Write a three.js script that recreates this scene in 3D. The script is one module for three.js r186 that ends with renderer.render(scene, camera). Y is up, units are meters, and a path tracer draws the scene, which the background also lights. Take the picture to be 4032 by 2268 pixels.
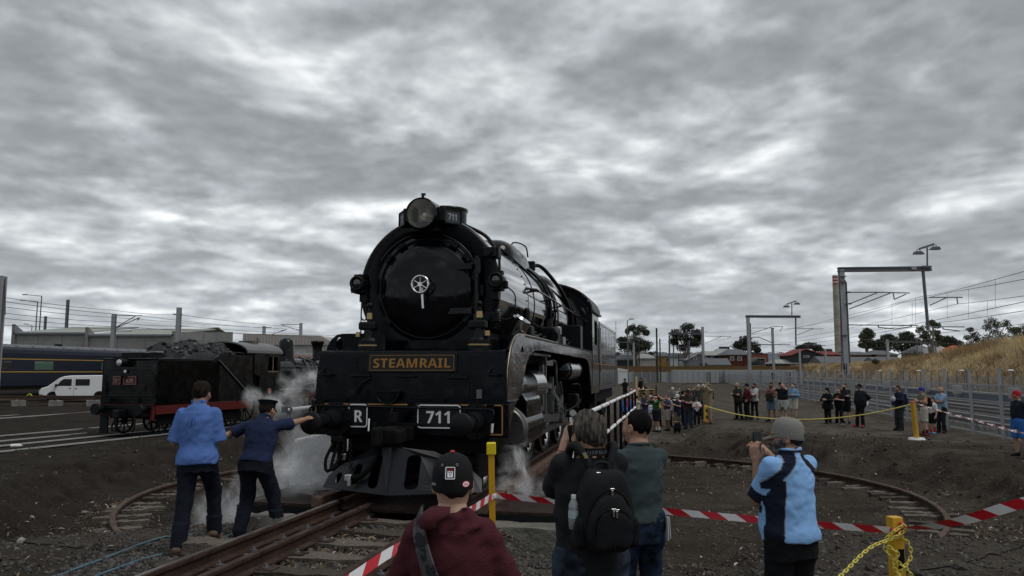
import * as THREE from 'three';
import { mergeGeometries } from 'three/addons/utils/BufferGeometryUtils.js';
import { RoundedBoxGeometry } from 'three/addons/geometries/RoundedBoxGeometry.js';

// ---------- camera, sky, sun, exposure ----------
const scene = new THREE.Scene();
const EYE = 1.7;                                   // eye height above the rail heads (y = 0)
const camera = new THREE.PerspectiveCamera(41.04, 1024 / 576, 0.1, 4000);
camera.position.set(0, EYE, 0);
camera.rotation.set(Math.atan(329 / 3030), 0, 0);
const renderer = new THREE.WebGLRenderer();
renderer.toneMapping = THREE.LinearToneMapping;
renderer.toneMappingExposure = 1.0;
renderer.shadowMap.enabled = true;

// periodic value noise tables
function rng(seed) { let s = seed | 0; return () => { s = (s + 0x6d2b79f5) | 0; let t = Math.imul(s ^ (s >>> 15), 1 | s); t = (t + Math.imul(t ^ (t >>> 7), 61 | t)) ^ t; return ((t ^ (t >>> 14)) >>> 0) / 4294967296; }; }
const NT = 256, NTAB = (() => { const r = rng(77), a = new Float32Array(NT * NT); for (let i = 0; i < a.length; i++) a[i] = r() * 2 - 1; return a; })();
function n2(x, y) {                                 // smooth value noise, -1..1
  const ix = Math.floor(x), iy = Math.floor(y); let fx = x - ix, fy = y - iy;
  fx = fx * fx * (3 - 2 * fx); fy = fy * fy * (3 - 2 * fy);
  const x0 = ix & 255, x1 = (ix + 1) & 255, y0 = (iy & 255) << 8, y1 = ((iy + 1) & 255) << 8;
  const a = NTAB[y0 + x0], b = NTAB[y0 + x1], c = NTAB[y1 + x0], d = NTAB[y1 + x1];
  return a + (b - a) * fx + (c - a) * fy + (a - b - c + d) * fx * fy;
}
function fbm(x, y, o = 5, g = 0.5) { let s = 0, a = 0.5; for (let i = 0; i < o; i++) { s += a * n2(x, y); const t = x * 1.97 + y * 0.31 + 17.3; y = y * 1.97 - x * 0.31 + 9.1; x = t; a *= g; } return s; }
function n3(x, y, z) { const iz = Math.floor(z), f = z - iz, s = f * f * (3 - 2 * f); const a = n2(x + iz * 37.7, y + iz * 17.3), b = n2(x + (iz + 1) * 37.7, y + (iz + 1) * 17.3); return a + (b - a) * s; }
const sstep = (a, b, x) => { const t = Math.min(1, Math.max(0, (x - a) / (b - a))); return t * t * (3 - 2 * t); };
const mix = (a, b, t) => a + (b - a) * t;

// overcast stratocumulus, computed for every direction
{
  const W = 3072, H = 1536, data = new Float32Array(W * H * 4);
  for (let j = 0; j < H; j++) {
    const el = ((j + 0.5) / H - 0.5) * Math.PI, y = Math.sin(el), ce = Math.cos(el);
    for (let i = 0; i < W; i++) {
      const k = (j * W + i) * 4;
      let v = 0.2, warm = 0;
      if (y > 0) {
        const az = ((i + 0.5) / W - 0.5) * 2 * Math.PI, dx = Math.cos(az) * ce, dz = Math.sin(az) * ce;
        const q = 2.1 / (y + 0.12), px = dx * q, pz = dz * q;               // a cloud sheet overhead, curved down far away
        const wx = fbm(px * 0.9 + 4, pz * 0.9 - 7, 3) * 0.26, wz = fbm(px * 0.9 - 21, pz * 0.9 + 3, 3) * 0.26;
        const big = fbm(px * 0.62 + wx + 31.4, pz * 0.62 + wz + 12.2, 3);
        const mid = fbm(px * 1.7 + wx * 1.6 + 5.1, pz * 1.7 + wz * 1.6 + 40.7, 5, 0.55);
        const fine = fbm(px * 6.5 + wx * 4 + 11, pz * 6.5 + wz * 4 + 2, 4, 0.55);
        const d = big * 0.55 + mid * 0.8 + fine * 0.16 + 0.05;                  // thickness of the cloud
        const gap = sstep(0.14, -0.74, d);
        v = 0.25 - 0.062 * sstep(-0.15, 0.5, d) + 0.31 * gap * gap + 0.05 * sstep(0.2, -0.2, d);
        v -= 0.04 * fine;
        const low = Math.exp(-y * 9);
        v = mix(v, 0.37 + (v - 0.22) * 0.85, low * 0.75);
        v *= 1.72 * (1 + 0.06 * y);
        warm = gap;
      }
      v = Math.max(0.05, v);
      data[k] = v * mix(0.93, 0.98, warm); data[k + 1] = v * mix(1.0, 1.01, warm); data[k + 2] = v * mix(1.06, 1.025, warm); data[k + 3] = 1;
    }
  }
  const sky = new THREE.DataTexture(data, W, H, THREE.RGBAFormat, THREE.FloatType);
  sky.mapping = THREE.EquirectangularReflectionMapping; sky.magFilter = THREE.LinearFilter; sky.needsUpdate = true;
  scene.background = sky; scene.environment = sky;
}
const sun = new THREE.DirectionalLight(new THREE.Color(1, 0.97, 0.93), 1.2);   // the cloud-veiled sun: very soft
sun.position.set(42, 78, -2); sun.target.position.set(0, 0, -20);
sun.castShadow = true; sun.shadow.radius = 45; sun.shadow.mapSize.set(2048, 2048);
Object.assign(sun.shadow.camera, { left: -60, right: 60, top: 60, bottom: -60, near: 1, far: 260 });
scene.add(sun, sun.target);

// ---------- helpers ----------
const V = (x, y, z) => new THREE.Vector3(x, y, z);
const C = (r, g, b) => new THREE.Color().setRGB(r, g, b);
const used = {};
function numbered(n) { const k = used[n] = (used[n] ?? -1) + 1; return k ? n + '_' + String(k).padStart(3, '0') : n; }
function triUV(g) {                                  // uv in metres from the dominant axis of each face
  const p = g.attributes.position, n = g.attributes.normal, uv = new Float32Array(p.count * 2);
  for (let i = 0; i < p.count; i += 3) {
    let a = 0, b = 0, c = 0;
    for (let k = 0; k < 3; k++) { a += Math.abs(n.getX(i + k)); b += Math.abs(n.getY(i + k)); c += Math.abs(n.getZ(i + k)); }
    for (let k = 0; k < 3; k++) {
      const x = p.getX(i + k), y = p.getY(i + k), z = p.getZ(i + k);
      uv[(i + k) * 2] = a > b && a > c ? z : x; uv[(i + k) * 2 + 1] = b >= a && b >= c ? z : y;
    }
  }
  g.setAttribute('uv', new THREE.BufferAttribute(uv, 2)); return g;
}
function mg(list, keepUV) {
  if (!Array.isArray(list)) list = [list];
  list = list.flat(9).map((g) => {
    let h = g.index ? g.toNonIndexed() : g.clone();
    for (const k of Object.keys(h.attributes)) if (!['position', 'normal', 'uv', 'color'].includes(k)) h.deleteAttribute(k);
    if (!h.attributes.normal) h.computeVertexNormals();
    if (!keepUV || !h.attributes.uv) triUV(h);
    return h;
  });
  const hasC = list.some((g) => g.attributes.color);
  if (hasC) for (const g of list) if (!g.attributes.color) g.setAttribute('color', new THREE.BufferAttribute(new Float32Array(g.attributes.position.count * 3).fill(1), 3));
  return list.length > 1 ? mergeGeometries(list) : list[0];
}
function mesh(name, geos, mat, parent, keepUV) {
  const g = geos.isBufferGeometry && keepUV ? geos : mg(geos, keepUV), m = new THREE.Mesh(g, mat);
  m.castShadow = m.receiveShadow = true;
  if (parent) { m.name = name; parent.add(m); } else { m.name = numbered(name); scene.add(m); }
  return m;
}
function tag(o, label, category, group, kind) { Object.assign(o.userData, { label, category }); if (group) o.userData.group = group; if (kind) o.userData.kind = kind; return o; }
function thing(name, label, category, p = [0, 0, 0], turn = 0, group) { const o = new THREE.Group(); o.name = numbered(name); scene.add(o); o.position.set(...p); o.rotation.y = turn; return tag(o, label, category, group); }
function dup(src, p, turn, label) { const c = src.clone(); c.name = numbered(src.name.replace(/_\d{3}$/, '')); scene.add(c); if (p) c.position.set(...p); if (turn !== undefined) c.rotation.y = turn; if (label) c.userData = { ...src.userData, label }; return c; }
const M4 = (x, y, z, rx = 0, ry = 0, rz = 0, s = 1) => new THREE.Matrix4().compose(V(x, y, z), new THREE.Quaternion().setFromEuler(new THREE.Euler(rx, ry, rz)), Array.isArray(s) ? V(...s) : V(s, s, s));
const box = (w, h, d, x = 0, y = 0, z = 0, rx = 0, ry = 0, rz = 0) => new THREE.BoxGeometry(w, h, d).applyMatrix4(M4(x, y, z, rx, ry, rz));
const rbox = (w, h, d, r, x = 0, y = 0, z = 0, rx = 0, ry = 0, rz = 0) => new RoundedBoxGeometry(w, h, d, 2, r).applyMatrix4(M4(x, y, z, rx, ry, rz));
function cyl(p, q, r1, r2 = r1, seg = 12, open = false) {
  const d = V().subVectors(q, p), L = d.length(), g = new THREE.CylinderGeometry(r2, r1, L, seg, 1, open);
  return g.applyMatrix4(new THREE.Matrix4().compose(p.clone().addScaledVector(d, 0.5), new THREE.Quaternion().setFromUnitVectors(V(0, 1, 0), d.normalize()), V(1, 1, 1)));
}
function beam(p, q, w, h) {                          // rectangular bar between two points, h upward
  const d = V().subVectors(q, p), L = d.length(); const z = d.clone().normalize(), x = V().crossVectors(V(0, 1, 0), z); if (x.length() < 1e-3) x.set(1, 0, 0); x.normalize(); const y = V().crossVectors(z, x);
  return new THREE.BoxGeometry(w, h, L).applyMatrix4(new THREE.Matrix4().makeBasis(x, y, z).setPosition(p.clone().addScaledVector(d, 0.5)));
}
const tube = (pts, r, seg = 24, rad = 6, closed = false) => new THREE.TubeGeometry(new THREE.CatmullRomCurve3(pts, closed, 'centripetal'), seg, r, rad, closed);
const ball = (x, y, z, r, sx = 1, sy = 1, sz = 1, a = 14, b = 10) => new THREE.SphereGeometry(r, a, b).applyMatrix4(M4(x, y, z, 0, 0, 0, [sx, sy, sz]));
const lathe = (pts, seg = 24) => new THREE.LatheGeometry(pts.map((p) => new THREE.Vector2(...p)), seg);
function extr(pts, depth, opt = {}) {                // polygon in x,y pushed along +z
  const s = new THREE.Shape(pts.map((p) => new THREE.Vector2(...p)));
  for (const h of opt.holes || []) s.holes.push(new THREE.Path(h.map((p) => new THREE.Vector2(...p))));
  return new THREE.ExtrudeGeometry(s, { depth, bevelEnabled: !!opt.bevel, bevelSize: opt.bevel || 0, bevelThickness: opt.bevel || 0, bevelSegments: 1, curveSegments: 8 });
}
function sweep(profile, pts, closed = false) {       // profile [x,y] (x to the right of travel, y up) along level points
  const n = pts.length, m = profile.length, pos = [], idx = [];
  for (let i = 0; i < n; i++) {
    const a = pts[closed ? (i + n - 1) % n : Math.max(0, i - 1)], b = pts[closed ? (i + 1) % n : Math.min(n - 1, i + 1)], t = V().subVectors(b, a); t.y = 0; t.normalize();
    const r = V(-t.z, 0, t.x);
    for (const [x, y] of profile) pos.push(pts[i].x + r.x * x, pts[i].y + y, pts[i].z + r.z * x);
  }
  for (let i = 0; i < (closed ? n : n - 1); i++) for (let k = 0; k < m; k++) { const a = i * m + k, b = i * m + (k + 1) % m, c = ((i + 1) % n) * m + k, d = ((i + 1) % n) * m + (k + 1) % m; idx.push(a, b, c, b, d, c); }
  const g = new THREE.BufferGeometry(); g.setAttribute('position', new THREE.Float32BufferAttribute(pos, 3)); g.setIndex(idx);
  const h = g.toNonIndexed(); h.computeVertexNormals(); return h;
}
const RAIL = [[-0.07, 0], [0.07, 0], [0.07, 0.018], [0.012, 0.035], [0.012, 0.115], [0.036, 0.125], [0.036, 0.155], [0.028, 0.162], [-0.028, 0.162], [-0.036, 0.155], [-0.036, 0.125], [-0.012, 0.115], [-0.012, 0.035], [-0.07, 0.018]].map(([x, y]) => [x, y - 0.162]);   // head at y = 0

// ---------- textures and materials ----------
function dtex(n, f, srgb, rep) {                     // n x n texture, f(u, v) -> grey or [r, g, b], 0..1
  const d = new Uint8Array(n * n * 4);
  for (let j = 0; j < n; j++) for (let i = 0; i < n; i++) { const c = f(i / n, j / n), k = (j * n + i) * 4, a = Array.isArray(c); for (let q = 0; q < 3; q++) d[k + q] = Math.max(0, Math.min(255, 255 * (a ? c[q] : c))); d[k + 3] = 255; }
  const t = new THREE.DataTexture(d, n, n); t.wrapS = t.wrapT = THREE.RepeatWrapping; t.magFilter = THREE.LinearFilter; t.minFilter = THREE.LinearMipmapLinearFilter; if (srgb) t.colorSpace = THREE.SRGBColorSpace; if (rep) t.repeat.set(rep, rep); t.needsUpdate = true; return t;
}
function pn(u, v, f, o = 4, g = 0.5, s = 0) {        // periodic fbm on the unit square
  let sum = 0, a = 0.5; for (let i = 0; i < o; i++) { const x = u * f, y = v * f, ix = Math.floor(x), iy = Math.floor(y); let fx = x - ix, fy = y - iy; fx = fx * fx * (3 - 2 * fx); fy = fy * fy * (3 - 2 * fy); const h = (p, q) => NTAB[((((q % f) + f) % f) * 131 + (((p % f) + f) % f) * 17 + s * 53 + i * 911 + ((((p % f) + f) % f) * (((q % f) + f) % f) * 7)) & 65535]; const A = h(ix, iy), B = h(ix + 1, iy), Cc = h(ix, iy + 1), D = h(ix + 1, iy + 1); sum += a * (A + (B - A) * fx + (Cc - A) * fy + (A - B - Cc + D) * fx * fy); a *= g; f *= 2; } return sum;
}
const T = {};
T.dirt = dtex(1024, (u, v) => { const a = pn(u, v, 6, 6, 0.62, 1), b = pn(u, v, 90, 3, 0.7, 2), c = pn(u, v, 200, 2, 0.8, 3), s = Math.max(0, b * 1.7 - 0.38); const g = 0.62 + a * 0.30 + c * 0.22 + s * 0.7; return [g, g * 0.985, g * 0.965]; }, false);
T.dirtB = dtex(1024, (u, v) => 0.5 + pn(u, v, 24, 6, 0.66, 4) * 0.7 + Math.max(0, pn(u, v, 90, 2, 0.7, 2)) * 0.4);
T.rust = dtex(512, (u, v) => { const a = pn(u, v, 8, 6, 0.6, 6), b = pn(u, v, 60, 3, 0.6, 7); const t = 0.75 + a * 0.45 + b * 0.25; return [t, t * (0.93 + a * 0.12), t * (0.9 + a * 0.15)]; });
T.wood = dtex(512, (u, v) => { const g = pn(u * 1, v, 4, 3, 0.5, 8), l = pn(u, v * 0.25, 128, 3, 0.6, 9); const s = Math.sin((v * 40 + g * 3) * 6.28) * 0.08; const t = 0.78 + l * 0.4 + s + g * 0.18; return [t, t * 0.98, t * 0.95]; });
T.conc = dtex(512, (u, v) => { const a = pn(u, v, 5, 6, 0.6, 10), b = pn(u, v, 100, 2, 0.6, 11); return 0.85 + a * 0.25 + b * 0.14; });
T.noise = dtex(512, (u, v) => 0.5 + pn(u, v, 10, 6, 0.6, 12) * 0.7);
T.fine = dtex(512, (u, v) => 0.5 + pn(u, v, 90, 3, 0.7, 13) * 0.8);
T.cloth = dtex(256, (u, v) => 0.5 + 0.16 * Math.sin(u * 6.283 * 64) * Math.sin(v * 6.283 * 64) + pn(u, v, 32, 3, 0.6, 14) * 0.5);
T.steel = dtex(256, (u, v) => 0.35 + pn(u, v, 6, 6, 0.6, 15) * 0.45);
T.tread = dtex(256, (u, v) => { const a = (u * 16) % 1, b = (v * 16) % 1, odd = (Math.floor(u * 16) + Math.floor(v * 16)) % 2; const p = odd ? Math.abs(a - b) : Math.abs(a + b - 1); return p < 0.16 ? 0.9 : 0.4; });
T.corr = dtex(128, (u, v) => 0.5 + 0.5 * Math.sin(u * 6.283 * 8));
const rep = (t, r, q = r) => { const c = t.clone(); c.repeat.set(r, q); c.needsUpdate = true; return c; };
function std(r, g, b, rough = 0.8, metal = 0, o = {}) { const m = new THREE.MeshPhysicalMaterial({ roughness: rough, metalness: metal, side: THREE.DoubleSide, specularIntensity: rough > 0.65 ? 0.25 : 0.8, ...o }); m.color.setRGB(r, g, b); return m; }
function phys(r, g, b, rough, metal, o = {}) { const m = new THREE.MeshPhysicalMaterial({ roughness: rough, metalness: metal, side: THREE.DoubleSide, ...o }); m.color.setRGB(r, g, b); return m; }
const conc4 = rep(T.conc, 0.4), noise1 = rep(T.noise, 0.7), fine2 = rep(T.fine, 2), cloth4 = rep(T.cloth, 5);
const MAT = {
  black: phys(0.004, 0.0045, 0.006, 0.3, 0, { specularIntensity: 0.5, roughnessMap: rep(T.noise, 0.9) }),          // polished locomotive black
  boiler: phys(0.008, 0.008, 0.009, 0.22, 0, { clearcoat: 1, clearcoatRoughness: 0.03, specularIntensity: 1, roughnessMap: rep(T.noise, 0.6), bumpMap: rep(T.noise, 0.35), bumpScale: 0.006 }),
  blackSatin: phys(0.0045, 0.005, 0.006, 0.5, 0, { specularIntensity: 0.42 }),
  blackMatt: phys(0.006, 0.006, 0.0065, 0.8, 0, { specularIntensity: 0.3 }),
  apron: phys(0.002, 0.0024, 0.0048, 0.62, 0, { specularIntensity: 0.3, roughnessMap: rep(T.noise, 0.7) }),
  chrome: std(0.62, 0.62, 0.62, 0.16, 1), steel: std(0.30, 0.30, 0.30, 0.36, 1, { roughnessMap: null }), motion: std(0.24, 0.245, 0.25, 0.38, 1),
  brass: std(0.40, 0.29, 0.14, 0.35, 1), white: std(0.72, 0.72, 0.72, 0.45), gold: std(0.42, 0.20, 0.05, 0.5), grey: std(0.22, 0.22, 0.215, 0.5),
  rust: std(0.075, 0.051, 0.043, 0.72, 0.15, { map: rep(T.rust, 1.1), bumpMap: rep(T.rust, 3), bumpScale: 0.004 }),
  railTop: std(0.17, 0.15, 0.135, 0.42, 0.6, { map: rep(T.rust, 0.8) }),
  railShine: std(0.50, 0.50, 0.49, 0.45, 0.35),
  sleeper: std(0.155, 0.135, 0.118, 0.95, 0, { map: rep(T.wood, 0.7), bumpMap: rep(T.wood, 0.7), bumpScale: 0.012 }),
  sleeperDark: std(0.085, 0.072, 0.062, 0.95, 0, { map: rep(T.wood, 0.9), bumpMap: rep(T.wood, 0.9), bumpScale: 0.012 }),
  conc: std(0.23, 0.22, 0.205, 0.95, 0, { map: conc4, bumpMap: fine2, bumpScale: 0.004 }),
  galv: std(0.30, 0.31, 0.325, 0.6, 0.15), galvDark: std(0.13, 0.135, 0.15, 0.6, 0.3), wire: std(0.06, 0.065, 0.075, 0.7, 0.2),
  pole: std(0.05, 0.045, 0.045, 0.85),
  yellow: std(0.55, 0.30, 0.012, 0.5), yellowPale: std(0.72, 0.62, 0.12, 0.5), red: std(0.42, 0.02, 0.02, 0.5),
  glassDark: phys(0.015, 0.02, 0.02, 0.05, 0, { clearcoat: 1 }),
  leather: std(0.02, 0.018, 0.016, 0.6),
};
for (const k in MAT) MAT[k].name = k;
function canvasTex(w, h, draw) { const c = document.createElement('canvas'); c.width = w; c.height = h; draw(c.getContext('2d'), w, h); const t = new THREE.CanvasTexture(c); t.colorSpace = THREE.SRGBColorSpace; t.anisotropy = 4; return t; }
function plate(w, h, m4, tex, rough = 0.6, o = {}) { const g = new THREE.PlaneGeometry(w, h).applyMatrix4(m4); g.userData.keep = 1; const m = std(1, 1, 1, rough, 0, { map: tex, ...o }); return [g, m]; }
// ---------- frame of the near track, turntable and big engine ----------
const AX = 12.02 * Math.PI / 180, LCEN = -3.65, RV = V(Math.cos(AX), 0, Math.sin(AX)), DV = V(Math.sin(AX), 0, -Math.cos(AX));
const LW = (l, h, s) => V(0, h, 0).addScaledVector(RV, LCEN + l).addScaledVector(DV, s);
const toL = (x, z) => [x * RV.x + z * RV.z - LCEN, x * DV.x + z * DV.z];
const PC = V(0.35, 0, -19.2), RING = 9.15, FLOOR = -1.36;   // centre of the turntable pit
const A2 = 17.2 * Math.PI / 180, R2 = V(Math.cos(A2), 0, Math.sin(A2)), D2 = V(Math.sin(A2), 0, -Math.cos(A2));  // frame of the yard roads on the left
const O2 = V(-16.03, 0, -24.48);                              // a point of the nearer rail of that road
const YW = (l, h, s) => V(0, h, 0).add(O2).addScaledVector(R2, l).addScaledVector(D2, s);
const F3 = 11.6 * Math.PI / 180, R3 = V(Math.cos(F3), 0, Math.sin(F3)), D3 = V(Math.sin(F3), 0, -Math.cos(F3));  // frame of the main line on the right
const O3 = V(16.3, 0, -26.4);                                 // a point of the security fence
const MW = (l, h, s) => V(0, h, 0).add(O3).addScaledVector(R3, l).addScaledVector(D3, s);

function upper(x, z) {
  const near = sstep(-15, -8.5, z);
  let u = mix(-0.55, -0.30, near);
  u = mix(u, -0.44, near * sstep(-0.5, 2.5, x) * sstep(-2, -8, z));
  u = mix(u, -0.665, sstep(-9, -13, x) * sstep(-11, -16, z) * (1 - sstep(-30, -50, z)));   // yard on the left
  u = mix(u, -0.45, sstep(-9, -13, x) * sstep(-30, -52, z));
  const m = (x - O3.x) * R3.x + (z - O3.z) * R3.z;            // right of the fence
  u = mix(u, -0.75, sstep(0, 2, m) * sstep(25, 20, m) * (z < 0 ? 1 : 0));
  return u;
}
function hill(x, z) {                                         // dry bank beyond the main line
  const m = (x - O3.x) * R3.x + (z - O3.z) * R3.z, s = (x - O3.x) * D3.x + (z - O3.z) * D3.z;
  const a = sstep(15.3, 20, m) * 3.5 * sstep(240, 200, s) + sstep(16.5, 25.5, m) * 2.3 * sstep(87, 57, s) * sstep(-6, 10, s);
  return a * (1 + 0.2 * fbm(x * 0.09, z * 0.09, 3)) * (z < 8 ? 1 : 0) + (z < -190 ? 2.3 * sstep(-192, -215, z) * (m < 16 ? 1 : 0) : 0);
}
function ground(x, z, rough = 1) {
  const dx = x - PC.x, dz = z - PC.z, dc = Math.hypot(dx, dz), ang = Math.atan2(dx, dz);   // 0 towards the camera, + to the right
  const nearS = sstep(0.70, 0.45, Math.abs(ang + 0.02)), right = sstep(0.5, 1.2, ang) * sstep(3.1, 2.4, ang), left = sstep(-0.5, -0.9, ang);
  let r0 = mix(9.75, 8.0, nearS), r1 = mix(12.8, 9.7, nearS); r1 = mix(r1, 12.9, right); r1 = mix(r1, 12.1, left * (1 - nearS));
  r1 += rough * fbm(ang * 3.1 + 7, 1.7, 3) * 1.4 * (1 - nearS);
  let u = upper(x, z);
  const t = sstep(r0, r1, dc); let g = mix(FLOOR, u, t);
  const [l, s] = toL(x, z);
  if (s < 9.7 && Math.abs(l) < 2.6) g = mix(g, -0.215, sstep(2.6, 1.5, Math.abs(l)) * sstep(9.75, 9.3, s));      // ballast of the near track
  if (s > 9.5 && s < 28.5 && Math.abs(l) < 2.7) g = Math.min(g, mix(g, -0.95, sstep(2.7, 2.2, Math.abs(l)) * sstep(9.5, 9.9, s)));
  if (l > 1.2 && l < 4.4 && s > 8.2 && s < 9.7) g = Math.min(g, mix(g, -0.55, sstep(1.4, 2.2, l)));
  if (s > 9.4 && l > 1 && l < 5) g = Math.min(g, mix(g, -1.1, sstep(9.5, 10.1, s) * sstep(5, 3.5, l)));
  g += hill(x, z);
  if (rough) {
    const bank = t * (1 - t) * 4, flat = Math.abs(l) < 1.1 && s < 9.7 ? 0.35 : 1;
    g += (fbm(x * 0.9, z * 0.9, 4) * 0.07 + fbm(x * 3.7 + 9, z * 3.7, 3) * 0.028 + n2(x * 9.1, z * 9.3) * 0.010) * flat;
    g += bank * (fbm(x * 1.3 + 30, z * 1.3, 4) * 0.34 - Math.abs(fbm(x * 2.6 + 3, z * 2.6, 3)) * 0.26 + 0.04);
  }
  return g;
}
const onG = (x, z, d = 0) => V(x, ground(x, z) + d, z);
{
  const axis = (lo, hi, step, far, grow) => { const a = []; for (let v = lo; v <= hi; v += step) a.push(v); let s = step, v = hi; while (v < far) { s *= grow; v += s; a.push(v); } s = step; v = lo; while (v > -far) { s *= grow; v -= s; a.unshift(v); } return a; };
  const xs = axis(-14, 17, 0.11, 2500, 1.09), zs = axis(-31, -5.5, 0.11, 2500, 1.09), nx = xs.length, nz = zs.length;
  const pos = new Float32Array(nx * nz * 3), col = new Float32Array(nx * nz * 3), uv = new Float32Array(nx * nz * 2), idx = [];
  for (let j = 0; j < nz; j++) for (let i = 0; i < nx; i++) {
    const x = xs[i], z = zs[j], k = j * nx + i, y = ground(x, z);
    pos[k * 3] = x; pos[k * 3 + 1] = y; pos[k * 3 + 2] = z; uv[k * 2] = x / 3.1; uv[k * 2 + 1] = z / 3.1;
    const dx = x - PC.x, dz = z - PC.z, dc = Math.hypot(dx, dz), [l, s] = toL(x, z), f = fbm(x * 0.5 + 3, z * 0.5, 4), f2 = fbm(x * 2.1, z * 2.1, 3);
    let c = [0.066 + f * 0.022, 0.059 + f * 0.021, 0.053 + f * 0.02];                                           // cinders and dirt
    const put = (q, t) => { t = Math.max(0, Math.min(1, t)); c = c.map((a, n) => mix(a, q[n], t)); };
    put([0.125, 0.118, 0.108], sstep(11.5, 15.5, dc + f * 4) * sstep(-14, -22, z) * sstep(2, 7, x) * (0.75 + f2));    // trodden path on the right
    put([0.033, 0.031, 0.029], sstep(-1.5, -7, x + f * 2) * sstep(-60, -45, z) * 0.8);                         // coal cinders on the left
    put([0.098, 0.064, 0.045], sstep(0.05, 0.45, f + 0.35 - Math.hypot((x - 5.2) / 3.4, (z + 11.6) / 3) * 0.5) * sstep(10, 9, dc) * (0.6 + f2)); // reddish patch in the pit
    put([0.100, 0.096, 0.088], sstep(2.9, 1.9, Math.abs(l)) * sstep(9.7, 9, s) * 0.9);                          // ballast
    put([0.092, 0.088, 0.080], sstep(-10.6, -9.2, z) * 0.65);
    put([0.043, 0.039, 0.036], sstep(0.1, 0.4, fbm(x * 0.8 + 50, z * 0.8 + 9, 3)) * sstep(9, 10, dc) * sstep(16, 12, dc) * 0.8);
    const m = (x - O3.x) * R3.x + (z - O3.z) * R3.z;
    put([0.17, 0.168, 0.165], sstep(0.3, 1.2, m + f) * sstep(15.5, 14, m) * (z < 5 ? 1 : 0) * 0.85);            // main line ballast
    put([0.50 + f * 0.16, 0.41 + f * 0.14, 0.26 + f * 0.09], sstep(15.3, 16.6, m + f2) * (z < 8 ? 1 : 0));    // dry grass bank
    put([0.085, 0.083, 0.070], sstep(-60, -75, z) * sstep(16, 12, m) * 0.6);
    c.forEach((a, n) => { col[k * 3 + n] = a * [1.02, 0.945, 0.87][n]; });
    if (i < nx - 1 && j < nz - 1) idx.push(k, k + nx, k + 1, k + 1, k + nx, k + nx + 1);
  }
  const g = new THREE.BufferGeometry(); g.setAttribute('position', new THREE.BufferAttribute(pos, 3)); g.setAttribute('color', new THREE.BufferAttribute(col, 3)); g.setAttribute('uv', new THREE.BufferAttribute(uv, 2)); g.setIndex(idx); g.computeVertexNormals();
  const m = std(1, 1, 1, 0.97, 0, { specularIntensity: 0.1, vertexColors: true, map: T.dirt, bumpMap: T.dirtB, bumpScale: 0.035 }); m.name = 'dirt';
  const o = new THREE.Mesh(g, m); o.name = 'ground'; o.receiveShadow = o.castShadow = true; o.userData.kind = 'structure'; scene.add(o);
}

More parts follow.
